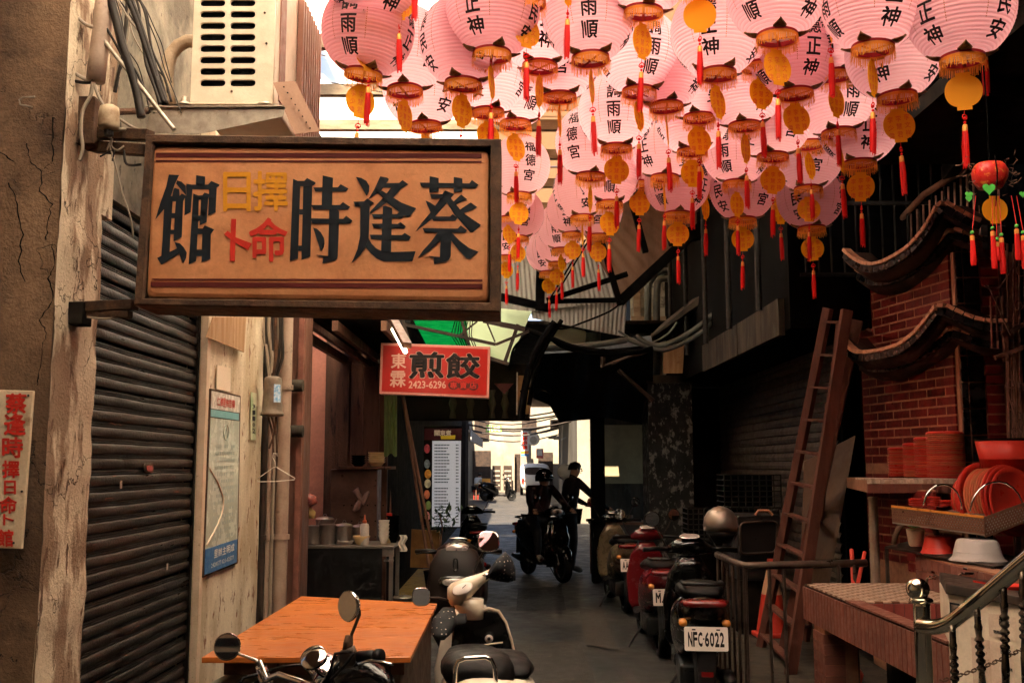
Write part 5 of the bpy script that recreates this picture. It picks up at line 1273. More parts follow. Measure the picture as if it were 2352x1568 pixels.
g = G(); g.loft([((c, 56.0, .95), (.74, 0, 0), (0, 0, .60), 5), ((c, 56.15, 1.0), (.80, 0, 0), (0, 0, .72), 5), ((c, 59, 1.0), (.80, 0, 0), (0, 0, .74), 5), ((c, 59.6, .8), (.74, 0, 0), (0, 0, .5), 5)], 20); g.ob('body', MT['white'], t, smooth=True)
G().loft([((c, 55.99, 1.32), (.56, 0, 0), (0, 0, .2), 4), ((c, 56.05, 1.32), (.60, 0, 0), (0, 0, .24), 4)], 16).ob('rear_window', MT['darksteel'], t)
for s_ in (-1, 1):
    G().cyl((c + s_ * .72 - .08, 56.7, .32), (c + s_ * .72 + .08, 56.7, .32), .3, n=16).ob('wheel', MT['black'], t); G().box((c + s_ * .66, 55.98, .8), (.12, .04, .28)).ob('tail_light', MT['red'], t)
t = thing('far_shade_roofs', 'roofs added over both sides of the far street to shade its walls', 'roof', (0, 45, 4.6))  # added sheets that put the far street walls in shade
for k in range(6): G().bb((.35 + .25 * (k % 2), 33.5 + 4.6 * k, 4.3 + .15 * k), (3.2, 37.9 + 4.6 * k, 4.36 + .15 * k)).ob('shade_sheet', MT['sheetrust'], t); G().bb((-3, 33 + 4.7 * k, 4.2 + .17 * k), (-1.1 - .25 * (k % 2), 37.2 + 4.7 * k, 4.26 + .17 * k)).ob('shade_sheet', MT['sheetrust'], t)
t = thing('far_food_table', 'small table with an orange box on the far left pavement', 'table', P(1105, 1110, 50))
c = P(1112, 1095, 50); G().box((c.x, 50, .74), (.9, .6, .04)).ob('table_top', MT['ybowl'], t)
for dx in (-.38, .38):
    for dy in (-.25, .25): G().box((c.x + dx, 50 + dy, .36), (.04, .04, .72)).ob('leg', MT['wood'], t)
G().box((c.x + .1, 50, .88), (.4, .3, .24)).ob('orange_box', mat('orange_box', (.6, .3, .06)), t)
# ------------------------------------------------------------------ temple side
MT.update(dict(
    brick=mat('dark_red_glazed_brick', (.17, .012, .010), (.12, .009, .008), rough=.42, sc1=8, vary=.22, bump=.15, bs=40),
    mortar=mat('sandy_mortar', (.40, .19, .11), (.30, .14, .085), rough=.9, sc1=20, bump=.3),
    blacktile=mat('black_glazed_tile', (.008, .008, .009), rough=.3, vary=.3),
    ridgetile=mat('salmon_ridge_tile', (.62, .30, .18), (.46, .21, .12), rough=.5, sc1=20, vary=.15, spots=(.12, .06, .04), ssc=30, slo=.62, shi=.7),
    terra=mat('terracotta_body', (.055, .024, .017), (.035, .016, .012), rough=.7, sc1=9, bump=.3),
    salmontile=mat('salmon_wall_tile', (.20, .07, .048), (.15, .052, .037), rough=.45, sc1=9, vary=.14, bump=.1),
    grout=mat('dark_grout', (.045, .018, .012), rough=.9),
    redtile=mat('red_sink_tile', (.25, .055, .045), rough=.4, vary=.2),
    mosaic=mat('cream_mosaic_tile', (.58, .44, .34), (.44, .30, .22), rough=.4, sc1=30, vary=.2),
    brown_tile=mat('brown_checker_tile', (.20, .10, .06), rough=.4, vary=.2),
    redplastic=mat('red_plastic', (.58, .035, .02), (.50, .03, .02), rough=.38, sc1=9, grain=.06, vary=.08),
    redplastic2=mat('worn_orange_red_plastic', (.62, .10, .05), (.5, .16, .08), rough=.45, sc1=14, st=(1, 1, 8), grain=.1, vary=.2),
    greyplastic=mat('grey_plastic', (.44, .38, .36), rough=.45, grain=.05),
    ladder=mat('red_brown_ladder_wood', (.12, .040, .026), (.075, .026, .017), rough=.65, sc1=8, st=(1, 1, .2), bump=.3),
    iron=mat('brown_iron_bars', (.24, .11, .075), (.12, .055, .04), rough=.55, sc1=12, metal=.3),
    railgrey=mat('dull_handrail', (.13, .09, .07), (.08, .055, .045), rough=.4, metal=.6, sc1=8),
    ply=mat('brown_plywood', (.10, .052, .028), (.07, .036, .021), rough=.7, sc1=3, st=(1, 1, .3)),
    cone=mat('traffic_cone_red', (.55, .05, .03), rough=.5),
    green=mat('bright_green_plastic', (.10, .50, .08), rough=.35),
    fridge=mat('white_enamel_panel', (.62, .50, .38), (.70, .58, .45), rough=.45, sc1=4, spots=(.42, .28, .18), ssc=6, slo=.6, shi=.8),
))
A0 = P(2195, 1065, 7.5); A0.z = 0; A0.x = 3.25
B0 = V((3.02, 8.80, 0))
wd = (B0 - A0); WL = wd.length; wd.normalize()
wn_ = V((-wd.y, wd.x, 0)); 
if wn_.x > 0: wn_ = -wn_                      # facing the alley
t = thing('temple_wall', 'dark red brick temple corner with pale mortar and a black tiled edge', 'wall', (3.3, 8, 0))
ang = math.atan2(wd.y, wd.x)
G().prism([A0 - wn_ * 0.0, B0, B0 + V((.5, 0, 0)), A0 + V((.5, .1, 0))], (0, 0, 3.30)).ob('mortar_core', MT['mortar'], t)
BR, BH, GAP = .224, .0565, .015
g = G().box((0, 0, 0), (BR, .016, BH)); mb = g.mesh('brick', MT['brick'])
def bev_mesh(me, w):
    b = bmesh.new(); b.from_mesh(me); bmesh.ops.bevel(b, geom=b.edges[:], offset=w, segments=1, affect='EDGES'); b.to_mesh(me); b.free(); return me
hb = G().box((0, 0, 0), (.105, .016, BH)).mesh('brick', MT['brick'])
RotW = Matrix.Rotation(ang, 4, 'Z')
row = 0; z = .92
while z < 3.25:
    off = 0 if row % 2 else -(BR + GAP) / 2
    s0 = off
    while s0 < WL - .02:
        a = max(s0, 0.0); b = min(s0 + BR, WL)
        if b - a > .03 and not (1.62 < z < 1.64):
            c = A0 + wd * ((a + b) / 2) - wn_ * .0045; c.z = z + BH / 2
            M_ = Matrix.Translation(c) @ RotW @ Matrix.Diagonal(((b - a) / BR, 1, 1, 1))
            piece(mb, 'brick', t, M_)
        s0 += BR + GAP + .004
    row += 1; z += BH + GAP
# black tile corner and front bricks
x1 = A0.x
for k in range(13):
    z = .95 + k * .192
    for a, b in ((x1 + .012, x1 + .055), (x1 + .067, x1 + .175)):
        G().bb((a, 7.395, z), (b, 7.41, z + .182)).ob('black_tile', MT['blacktile'], t, bev=.002)
G().bb((x1 + .0, 7.41, 0), (x1 + .46, 7.46, 3.25)).ob('mortar_core', MT['mortar'], t)
z = .92
while z < 3.25:
    piece(hb, 'brick', t, Matrix.Translation((x1 + .25, 7.405, z + BH / 2)) @ Matrix.Diagonal((1.2, 1, 1, 1))); z += BH + GAP
G().bb((x1 + .325, 7.38, 0), (x1 + .365, 7.41, 3.25)).ob('door_frame', MT['terra'], t, bev=.004)
# swallow-tail roofs
def roofline(name, L1, L2, label, yr, off1, off2):
    t = thing(name, label, 'roof', P(*max(L1, key=lambda q: -q[1]), 7.3))
    ap = min(range(len(L1)), key=lambda i: L1[i][1])
    def pt(q, off, L):
        api = min(range(len(L)), key=lambda i: L[i][1]); xa = L[api][0]
        if q[0] <= xa:
            f = (xa - q[0]) / 260.0; Y = 7.42 - off + f * 1.30
        else: Y = 7.42 - off - (q[0] - xa) / 260.0 * .25
        return P(q[0], q[1], Y)
    def resample(L, off, step):
        ps = [pt(q, off, L) for q in L]; out = []; out2 = []
        sm = []
        for i in range(len(ps) - 1):
            p0, p1, p2, p3 = ps[max(i - 1, 0)], ps[i], ps[i + 1], ps[min(i + 2, len(ps) - 1)]
            if L[i] == L[min(range(len(L)), key=lambda j: L[j][1])]: p0 = p1
            if i + 1 == min(range(len(L)), key=lambda j: L[j][1]): p3 = p2
            for k in range(8):
                s_ = k / 8; sm.append(.5 * ((2 * p1) + (p2 - p0) * s_ + (2 * p0 - 5 * p1 + 4 * p2 - p3) * s_ * s_ + (3 * p1 - p0 - 3 * p2 + p3) * s_ ** 3))
        sm.append(ps[-1]); d = 0; out = [sm[0]]
        for a, b in zip(sm, sm[1:]):
            d += (b - a).length
            if d >= step: out.append(b); d = 0
        return sm, out
    for L, off in ((L1, off1), (L2, off2)):
        sm, rs = resample(L, off, .062)
        for a, b in zip(rs, rs[1:]):
            d = b - a; m_ = (a + b) / 2; ln = d.length
            if ln > .12: continue
            G().bar(a + d * .06, b - d * .06, .075, .026).ob('ridge_tile', MT['ridgetile'], t)
            G().bar(a + d * .05 + V((0, .01, -.045)), b - d * .05 + V((0, .01, -.045)), .05, .05).ob('frieze_tile', MT['blacktile'], t)
        # body below
        g = G(); n = len(sm); A_ = [p + V((0, .045, -.008)) for p in sm]; B_ = [p + V((0, .05, -.085)) for p in sm]
        C_ = [p + V((.10, .12, -.13)) for p in sm]
        g.add(A_ + B_ + C_, [(i, i + 1, n + i + 1, n + i) for i in range(n - 1)] + [(n + i, n + i + 1, 2 * n + i + 1, 2 * n + i) for i in range(n - 1)])
        D_ = [p + V((.30, .25, .02)) for p in sm]
        g.add(A_ + D_, [(i, i + 1, n + i + 1, n + i) for i in range(n - 1)])
        g.ob('roof_body', MT['terra'], t, smooth=True)
    return t
def s3(pts): return [((2060 + x / 2.24) * K, (350 + y / 2.24) * K) for x, y in pts]
roofline('upper_eave', s3([(122, 612), (170, 655), (240, 690), (320, 688), (400, 652), (480, 602), (550, 530), (610, 440), (662, 340), (740, 385), (820, 430), (880, 455)]), s3([(190, 722), (260, 760), (345, 764), (430, 740), (520, 690), (600, 630), (680, 545), (722, 500), (800, 520), (905, 560)]), 'upper swallow-tail temple eave with salmon ridge tiles over the brick wall', 0, .24, .10)
roofline('lower_eave', s3([(97, 1100), (150, 1160), (200, 1186), (310, 1178), (400, 1155), (450, 1135), (530, 1070), (590, 1000), (655, 912), (740, 955), (820, 990), (900, 1010), (1028, 1014)]), s3([(205, 1225), (290, 1250), (400, 1238), (500, 1200), (600, 1140), (660, 1100), (722, 1045), (800, 1075), (905, 1105), (1020, 1115)]), 'lower swallow-tail temple eave with salmon ridge tiles across the brick wall', 0, .26, .12)
t = thing('red_couplet', 'thin vertical red paper with pale writing on the left edge of the brick wall', 'paper strip', P(2005, 985, 8.5))
def cpl(px, py): 
    f = (2195 - px) / 200.0; return P(px, py, 7.47 + 1.28 * f - .02)
G().prism([cpl(1999, 880), cpl(2011, 878), cpl(2013, 984), cpl(2001, 985)], (-.004, 0, 0)).ob('paper', MT['redplastic'], t)
g = G()
for i, ch in enumerate('對我生財大吉'): letter(g, ch, lambda u, v: cpl(2001.5 + 8 * u, 896 + 15 * i - 11 * v) + V((-.006, 0, 0)), .02, 1)
g.ob('writing', MT['mosaic'], t, fix=False)
g = G(); g.prism([P(1991, 690, 8.6), P(2003, 688, 8.6), P(2003, 762, 8.6), P(1993, 755, 8.6)], (0, .05, 0)); tag(g.ob('salmon_plank', mat('salmon_board', (.55, .22, .17), rough=.6)), 'small salmon coloured upright board left of the brick wall', 'board')
# dark temple interior mass and eave roof
t = thing('temple_hall', 'black shadowed temple hall and deep eaves on the far right', 'building', (5, 8, 0))
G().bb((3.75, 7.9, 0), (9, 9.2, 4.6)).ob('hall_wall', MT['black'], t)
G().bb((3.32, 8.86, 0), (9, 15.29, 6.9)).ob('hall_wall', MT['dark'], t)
G().bb((2.28, 7.21, 4.5), (9, 9.6, 4.6)).ob('eave_slab', MT['dark'], t)
G().bb((2.52, -3, 3.85), (9, 7.2, 3.95)).ob('eave_slab', MT['dark'], t)  # eave brought out towards the alley to cut light on the right
for k in range(5): G().bar(V((2.58, .8 + 1.2 * k, 3.80)), V((6, .9 + 1.2 * k, 3.78)), .09, .08).ob('eave_beam', MT['dark'], t)
G().bar(P(2175, 400, 8.3), P(2352, 180, 6.2), .09, .12).ob('diagonal_beam', MT['dark'], t)
G().bb((5.2, -3, 0), (5.4, 8, 4)).ob('side_wall', MT['dark'], t)
# upper fence with curved rail
t = thing('upper_fence', 'curved wooden rail and slim iron balusters above the brick wall', 'fence', P(2150, 620, 8.9))
crv = s3([(190, 330), (195, 400), (220, 450), (270, 475), (330, 480), (430, 445), (480, 390), (560, 305), (640, 255), (720, 205), (800, 170)])
ps = [P(x, y, 9.0 - (x - 1960) / 260.0 * .9) for x, y in crv]
g = G(); g.tube(ps, .028, 10); g.ob('curved_rail', MT['wood'], t, smooth=True)
for k in range(19):
    px = 2035 + 14.3 * k; Yk = 9.0 - (px - 1960) / 260.0 * .9 + .03
    top = 560 - 8.5 * k if px < 2260 else 400; yt = max(top, 395 if px > 2210 else 0)
    f = (px - 1975) / 265.0; yt = 585 - 190 * min(f, 1.2) - 10
    G().cyl(P(px, yt, Yk), P(px + 3, 640 - 4 * k, Yk), .009, n=6).ob('baluster', MT['iron'], t)
# iron gate at the right edge
t = thing('iron_gate', 'brown iron bar gate with scrolls at the right edge of the temple', 'gate', P(2345, 1030, 7.1))
for k in range(7):
    px = 2275 + 13 * k
    G().cyl(P(px, 680 if k < 3 else 560, 7.0), P(px + 4, 800 if k < 3 else 1035, 7.0), .007, n=6).ob('gate_bar', MT['iron'], t)
for k in range(5): G().cyl(P(2312 + 11 * k, 820, 7.05), P(2316 + 11 * k, 1035, 7.05), .006, n=6).ob('gate_bar', MT['iron'], t)
for a, b in (((2300, 770), (2352, 745)), ((2285, 822), (2370, 790)), ((2306, 745), (2312, 830))): G().bar(P(*a, 6.97), P(*b, 6.97), .03, .03).ob('gate_rail', MT['iron'], t)
for (cx, cy, r) in ((2322, 880, 9), (2346, 886, 9), (2322, 930, 9), (2340, 955, 8), (2345, 620, 12), (2340, 700, 10), (2330, 990, 8)):
    g = G(); g.tube([P(cx + (r * (1 - .03 * a)) * math.cos(a * .5), cy + 1.3 * (r * (1 - .03 * a)) * math.sin(a * .5), 6.95) for a in range(15)], .0045, 5); g.ob('scroll', MT['iron'], t)
for pts, lb in (([(2270, 655), (2290, 700), (2310, 745), (2322, 770)], 'thin wire crossing the gate top left'), ([(2310, 880), (2325, 935), (2340, 980), (2360, 1010)], 'thin wire drooping over the gate scrolls'), ([(2262, 655), (2285, 668), (2310, 640), (2335, 600)], 'loose dark wire under the hanging tassels')):
    cable(pts, .005, lb, 'iron', Y=6.8)
# tiled shelf with red stacks
t = thing('tiled_shelf', 'terracotta shelf edged with cream mosaic tiles holding the red stacks', 'shelf', (2.9, 7.8, 1.5))
SHZ = 1.60; yf = 7.20; xl = P(1948, 0, yf).x
g = G(); g.prism([V((xl, yf + .02, SHZ - .012)), V((3.35, yf + .02, SHZ - .012)), V((3.2, 8.7, SHZ - .012)), V((2.82, 8.7, SHZ - .012))], (0, 0, -.085)); g.ob('shelf_slab', MT['mortar'], t)
k = 0; x = xl
while x < 3.3:
    for j in range(8): G().bb((x, yf + .02 + j * .03, SHZ - .010), (x + .027, yf + .047 + j * .03, SHZ)).ob('mosaic_tile', MT['mosaic'], t)
    G().bb((x, yf + .006, SHZ - .036), (x + .027, yf + .018, SHZ - .009)).ob('mosaic_tile', MT['mosaic'], t)
    x += .030
x = xl
while x < 3.3: G().bb((x, yf + .004, SHZ - .10), (x + .092, yf + .018, SHZ - .040)).ob('edge_tile', MT['salmontile'], t); x += .095
def stack(x, y, r, H, label, n):
    t = thing('plate_stack', label, 'stack of plates', (x, y, SHZ), group='red plate stacks on the tiled shelf')
    h = H / n
    me = G().lathe([(r * .80, 0), (r * .97, h * .45), (r, h * .5), (r, h * .92), (r * .96, h * .98)], n=26).mesh('plate', MT['redplastic2'], smooth=False); me2 = me.copy(); me2.materials[0] = MT['redplastic']
    for k in range(n):
        piece(me if rnd.random() < .45 else me2, 'plate', t, Matrix.Translation((x + rnd.uniform(-.002, .002), y + rnd.uniform(-.002, .002), SHZ + h * k)) @ Matrix.Rotation(rnd.uniform(0, 6), 4, 'Z'))
    G().lathe([(r * .99, H), (r * .97, H + .012), (r * .8, H + .018), (.01, H + .019)], (x, y, SHZ), n=26).ob('lid', MT['redplastic'], t, smooth=True)
stack(P(2120, 0, 7.42).x, 7.42, .130, .315, 'tallest and widest stack of red plates on the tiled shelf', 22)
stack(P(2083, 0, 7.78).x, 7.78, .105, .285, 'second tallest stack of red plates behind the widest one', 24)
stack(P(2055, 0, 8.03).x, 8.03, .098, .245, 'third stack of red plates from the left edge', 22)
stack(P(2022, 0, 8.27).x, 8.27, .100, .215, 'shortest and leftmost stack of red plates on the shelf', 18)
g = G(); a = P(2005, 1145, 7.9); g.tube([P(2005, 1140, 7.9), P(2012, 1350, 7.9)], .035, 12); tag(g.ob('support_pipe', MT['pipe']), 'upright pale pipe under the tiled shelf', 'pipe')
# dish tray and big plates
t = thing('dish_tray', 'perforated steel tray with a gold lip on the right', 'tray', P(2200, 1200, 6.3))
q0, q1 = P(2048, 1162, 6.7), P(2260, 1187, 6.15); q2, q3 = P(2440, 1120, 6.2), P(2260, 1120, 7.0)
g = G(); g.prism([q - V((0, 0, .10)) for q in (q0, q1, q2, q3)], (0, 0, -.01)); g.ob('tray_base', MT['steel'], t)
def hplate(a, b, h, name):
    d = (b - a); L_ = d.length; d.normalize(); up = V((0, 0, 1)); nn = d.cross(up)
    M_ = Matrix((d.to_4d(), up.to_4d(), nn.to_4d(), (0, 0, 0, 1))).transposed(); M_ = Matrix(((d.x, up.x, nn.x, a.x), (d.y, up.y, nn.y, a.y), (d.z, up.z, nn.z, a.z - h), (0, 0, 0, 1)))
    hs = []; yy = .018; r_ = 0
    while yy < h - .012:
        x = .012 + (.009 if r_ % 2 else 0)
        while x < L_ - .01: hs.append([(x + .005 * math.cos(k), yy + .005 * math.sin(k)) for k in (0, 1.05, 2.1, 3.14, 4.19, 5.24)]); x += .019
        yy += .016; r_ += 1
    plate(name, mat('brown_steel', (.24, .12, .08), rough=.4, metal=.6), [(0, 0), (L_, 0), (L_, h), (0, h)], hs, M_, .002, t)
hplate(q0, q1, .10, 'perforated_side'); hplate(q1 + V((0, 0, .0)), q2, .12, 'perforated_side')
G().bar(q0, q1, .012, .014).ob('gold_lip', mat('orange_gold_lip', (.75, .30, .06), rough=.35, metal=.3), t)
for c_, r_ in (((2165, 1150), 44), ((2290, 1165), 62)):
    g = G(); g.tube([P(c_[0] + r_ * math.cos(R(a)), c_[1] - 1.2 * r_ * math.sin(R(a)) + 15, 6.3) for a in range(-5, 190, 15)], .006, 6); g.ob('wire_hoop', MT['chrome'], t, smooth=True)
ax = V((.42, -.90, .10)).normalized()
pl = [(2218 + 5 * i, 1150, 54 + i, i % 2) for i in range(5)] + [(2246, 1144, 78, 0), (2251, 1144, 80, 0)] + [(2258 + 6 * i, 1146, 70, 2) for i in range(7)] + [(2304, 1148, 80, 0), (2312, 1150, 80, 0), (2322, 1152, 78, 0)]
OR = ['first', 'second', 'third', 'fourth', 'fifth', 'sixth', 'seventh', 'eighth', 'ninth', 'tenth', 'eleventh', 'twelfth', 'thirteenth', 'fourteenth', 'fifteenth', 'sixteenth', 'seventeenth']
MT['tanplastic'] = mat('tan_worn_plastic', (.50, .17, .07), (.60, .10, .05), rough=.5, sc1=9, vary=.2)
for i, (x, y, r, c_) in enumerate(pl):
    Yk = 6.95 - .032 * i; rr2 = r * Yk / FOC
    tag(G().lathe([(.01, 0), (rr2 * .8, 0), (rr2 * .86, .012), (rr2, .022), (rr2 * 1.0, .029), (rr2 * .84, .018), (rr2 * .78, .008), (.01, .008)], P(x, y, Yk), ax=ax, n=36).ob('round_plate', MT[('redplastic', 'redplastic2', 'tanplastic')[c_]], smooth=True), '%s big round plate from the left standing in the steel tray' % OR[i], 'plate', 'big round plates on the tray')
t = thing('red_bucket', 'large red plastic bucket with dark rim behind the round plates', 'bucket', P(2320, 1130, 6.7))
c = P(2318, 1130, 6.7); G().lathe([(.15, 0), (.165, .20), (.19, .33), (.178, .33), (.15, .02)], c, n=32).ob('bucket_body', MT['redplastic'], t, smooth=True); G().lathe([(.188, .33), (.195, .335), (.194, .345), (.18, .345)], c, n=32).ob('rim', MT['black'], t)
for i, (x, n) in enumerate(((2108, 4), (2140, 5), (2165, 3))):
    c = P(x, 1165, 6.72); t = thing('small_red_bowls', ['left', 'middle', 'right'][i] + ' stack of small red bowls on the steel tray', 'bowls', c)
    for k in range(n): G().lathe([(.025, .012 * k), (.055, .012 * k + .022), (.058, .012 * k + .022), (.05, .012 * k + .012)], c, n=18).ob('bowl', MT['redplastic'], t, smooth=True)
# shelf below with basins
t = thing('dark_shelf', 'dark metal shelf holding the upturned basins', 'shelf', P(2150, 1270, 6.5))
G().prism([P(2033, 1254, 7.0), P(2282, 1300, 5.9), P(2400, 1290, 6.2), P(2120, 1235, 7.3)], (0, 0, -.012)).ob('shelf_plate', MT['darksteel'], t)
for q in ((2036, 1255, 7.0), (2282, 1302, 5.92)): G().bar(P(*q), P(q[0], q[1], q[2]) + V((0, 0, -.5)), .02, .02).ob('shelf_leg', MT['darksteel'], t)
def basin(px, py, Y, r, H, m, label):
    c = P(px, py, Y); t = thing('upturned_basin', label, 'basin', c)
    G().lathe([(r * 1.08, 0), (r * 1.1, .004), (r * .98, .018), (r * .93, .03), (r * .80, H * .82), (r * .72, H * .97), (r * .6, H), (.01, H)], c, n=32).ob('basin_body', MT[m], t, smooth=True)
    G().lathe([(r * .89, H * .38), (r * .905, H * .40), (r * .89, H * .43)], c, n=32, cap=False).ob('rim_ridge', MT[m], t)
basin(2160, 1272, 6.6, .115, .115, 'redplastic', 'upturned red basin on the dark metal shelf')
basin(2246, 1287, 6.25, .150, .13, 'greyplastic', 'upturned grey white basin right of the red one')
t = thing('flower_pot', 'small cream pot with bright green rim leaves left of the red basin', 'plant', P(2104, 1255, 6.75))
c = P(2104, 1254, 6.75); G().lathe([(.035, 0), (.045, .01), (.055, .09), (.058, .11), (.05, .11)], c, n=18).ob('pot', mat('cream_pot', (.62, .48, .36), rough=.5), t, smooth=True)
g = G(); rq = random.Random(6)
for k in range(26):
    a = rq.uniform(0, 6.28); d = V((math.cos(a), math.sin(a), rq.uniform(-.1, .5))); s_ = V((-math.sin(a), math.cos(a), 0)) * .014; b_ = c + V((0, 0, .115))
    g.add([b_, b_ + d * .045 + s_, b_ + d * .09, b_ + d * .045 - s_], [(0, 1, 2, 3)])
g.ob('leaves', MT['green'], t, fix=False)['kind'] = 'stuff'
G().ball(c + V((0, 0, .15)), .022, 10).ob('flower', mat('orange_flower', (.7, .25, .05)), t, smooth=True)
g = G(); g.tube([P(2075 + 52 * math.cos(R(a)) + 30, 1250 - 60 * math.sin(R(a)), 6.95) for a in range(0, 190, 18)], .02, 8); tag(g.ob('basket_handle', MT['ply'], smooth=True), 'dim wicker basket rim behind the small flower pot', 'basket')
# tiled sink counter
CT = .92
t = thing('tiled_counter', 'salmon tiled wash counter with a checkered top on the right', 'counter', (2.3, 5.9, 0))
X0c = 1.93; pa, pb = PZ(2118, 1450, CT), PZ(1866, 1352, CT)
G().bb((X0c + .014, 6.0, CT - .24), (2.62, 6.95, CT - .012)).ob('counter_slab', MT['grout'], t)
G().bb((X0c + .014, 4.66, CT - .24), (X0c + .085, 6.0, CT - .012)).ob('rim_wall', MT['grout'], t)
G().bb((X0c + .085, 4.66, CT - .26), (2.62, 6.0, CT - .20)).ob('sink_floor', MT['grout'], t)
y = 4.67
while y < 6.9:
    G().bb((X0c, y, CT - .235), (X0c + .012, y + .053, CT - .026)).ob('apron_tile', MT['salmontile'], t, bev=.0015)
    if y < 6.0: G().bb((X0c - .002, y, CT - .012), (X0c + .085, y + .056, CT)).ob('rim_tile', MT['salmontile'], t, bev=.0015)
    y += .060
x = X0c + .016
while x < 2.56: G().bb((x, 5.988, CT - .20), (x + .055, 6.0, CT - .014)).ob('sink_tile', MT['redtile'], t); G().bb((x, 6.953, CT - .235), (x + .055, 6.963, CT - .02)).ob('apron_tile', MT['salmontile'], t); x += .06
tsz = .048; me1 = G().box((0, 0, 0), (tsz - .004, tsz - .004, .01)).mesh('floor_tile', MT['mosaic']); me2 = me1.copy(); me2.materials[0] = MT['brown_tile']
for i in range(14):
    for j in range(19):
        x, y = X0c + .03 + tsz * i, 6.02 + tsz * j
        if (x - X0c - .03) + (6.95 - y) < .10 or y > 6.93: continue
        piece(me2 if (i + j) % 2 else me1, 'top_tile', t, Matrix.Translation((x, y, CT - .006)))
for i in range(8):
    for j in range(5): piece(me2 if (i + j) % 2 else me1, 'sink_floor_tile', t, Matrix.Translation((X0c + .13 + .08 * i, 5.6 + .08 * j, CT - .195)) @ Matrix.Diagonal((1.6, 1.6, 1, 1)))
# legs
for x, y in ((X0c + .02, 6.55), (X0c + .02, 4.68)):
    G().bb((x, y, 0), (x + .20, y + .22, CT - .24)).ob('counter_leg', MT['mortar'], t)
    z = .02
    while z < CT - .28: G().bb((x - .008, y - .008, z), (x + .12, y - .001, z + .058)).ob('leg_tile', MT['salmontile'], t); G().bb((x - .010, y, z), (x - .001, y + .22, z + .058)).ob('leg_tile', MT['salmontile'], t); z += .063
G().bb((2.45, 4.4, 0), (2.60, 6.9, CT - .25)).ob('back_wall', MT['dark'], t)
t = thing('tiled_splashback', 'brown tiled splashback wall with two taps above the sink', 'wall', (2.66, 5.7, .9))
G().bb((2.63, 5.5, CT - .2), (2.75, 6.75, 1.11)).ob('wall_core', MT['mortar'], t)
y = 5.52
while y < 6.70:
    for z0_, z1_ in ((CT - .19, CT + .10), (CT + .106, 1.10)): G().bb((2.618, y, z0_), (2.629, y + .085, z1_)).ob('wall_tile', mat('brown_wall_tile', (.20, .075, .055), (.15, .055, .04), rough=.4, vary=.2, sc1=6) if 'wt' not in MT else MT['wt'], t)
    MT.setdefault('wt', bpy.data.materials['brown_wall_tile']); y += .089
for i, (px, py, Y) in enumerate(((2120, 1325, 6.35), (2195, 1318, 5.9))):
    tt = thing('water_tap', ('left' if i == 0 else 'right') + ' chrome water tap over the tiled sink', 'tap', PX(px, py, 2.55))
    c = V((2.61, Y, 1.06)); c.z = P(px, py, Y).z
    G().cyl(c, c + V((-.07, 0, 0)), .012, n=10).ob('tap_body', MT['chrome'], tt); G().tube([c + V((-.07, 0, .0)), c + V((-.085, 0, -.01)), c + V((-.09, 0, -.04))], .009, 8).ob('spout', MT['chrome'], tt)
    G().box(c + V((-.04, 0, .03)), (.015, .05, .012)).ob('tap_handle', MT['chrome'], tt)
t = thing('lower_brick_pier', 'short brick pier between the shelf post and the splashback', 'wall', P(2055, 1330, 7.3))
a0, b0 = P(2032, 0, 7.35), P(2095, 0, 6.95)
G().prism([V((a0.x, 7.37, .9)), V((b0.x, 6.97, .9)), V((b0.x + .1, 7.2, .9)), V((a0.x + .1, 7.5, .9))], (0, 0, .62)).ob('mortar_core', MT['mortar'], t)
da = (V((b0.x, 6.97, 0)) - V((a0.x, 7.37, 0))); La = da.length; da.normalize(); Ra = Matrix.Rotation(math.atan2(da.y, da.x), 4, 'Z')
for r_ in range(8):
    s0 = -.12 if r_ % 2 else 0
    while s0 < La - .03:
        a_, b_ = max(s0, 0), min(s0 + BR, La); c = V((a0.x, 7.37, 0)) + da * ((a_ + b_) / 2); c.z = .95 + r_ * .072 + .03
        if b_ - a_ > .03: piece(mb, 'brick', t, Matrix.Translation(c + V((-.005, -.006, 0))) @ Ra @ Matrix.Diagonal(((b_ - a_) / BR, 1, 1, 1)))
        s0 += .238
# white cabinet with papers
t = thing('white_cabinet', 'white enamel cabinet with pasted papers behind the chrome railing', 'cabinet', P(2260, 1568, 5.0))
c4b = [P(2176, 1362, 4.62), P(2420, 1402, 4.2), P(2440, 1720, 4.2), P(2186, 1700, 4.62)]
c4b[3].x = c4b[0].x; c4b[2].x = c4b[1].x; c4b[3].z = c4b[2].z = .25
G().prism(c4b, (.15, .45, 0)).ob('cabinet_body', MT['fridge'], t, bev=.006)
tq = [P(2172, 1340, 4.60), P(2425, 1385, 4.18), P(2425, 1405, 4.18), P(2172, 1363, 4.60)]
G().prism(tq, (.18, .50, 0)).ob('dark_top', MT['darksteel'], t, bev=.004)
def cq(u, v, o=.004):
    a_ = c4b[0].lerp(c4b[1], u); b_ = c4b[3].lerp(c4b[2], u); p = a_.lerp(b_, v); return p + V((-.4 * o, -o, 0))
pm = mat('brown_pasted_paper', (.50, .34, .25), (.58, .44, .34), rough=.7, sc1=9, spots=(.30, .16, .11), ssc=14); pw = mat('cream_label', (.66, .52, .40), (.58, .42, .32), sc1=10, rough=.6)
for nm, (u0, v0, u1, v1), m_ in (('small_label', (.02, .04, .12, .12), MT['navy']), ('small_label', (.03, .05, .11, .08), pw), ('wide_label', (.40, .06, .66, .17), MT['sheetrust'] if 0 else pw), ('paper', (.22, .19, .40, .62), pm), ('paper', (.40, .19, .62, .64), pw), ('dark_sheet', (.76, .06, .98, .46), MT['ply']), ('paper', (.25, .52, .58, .66), pm)):
    G().prism([cq(u0, v0), cq(u1, v0), cq(u1, v1), cq(u0, v1)], (0, .003, 0)).ob(nm, m_, t)
g = G()
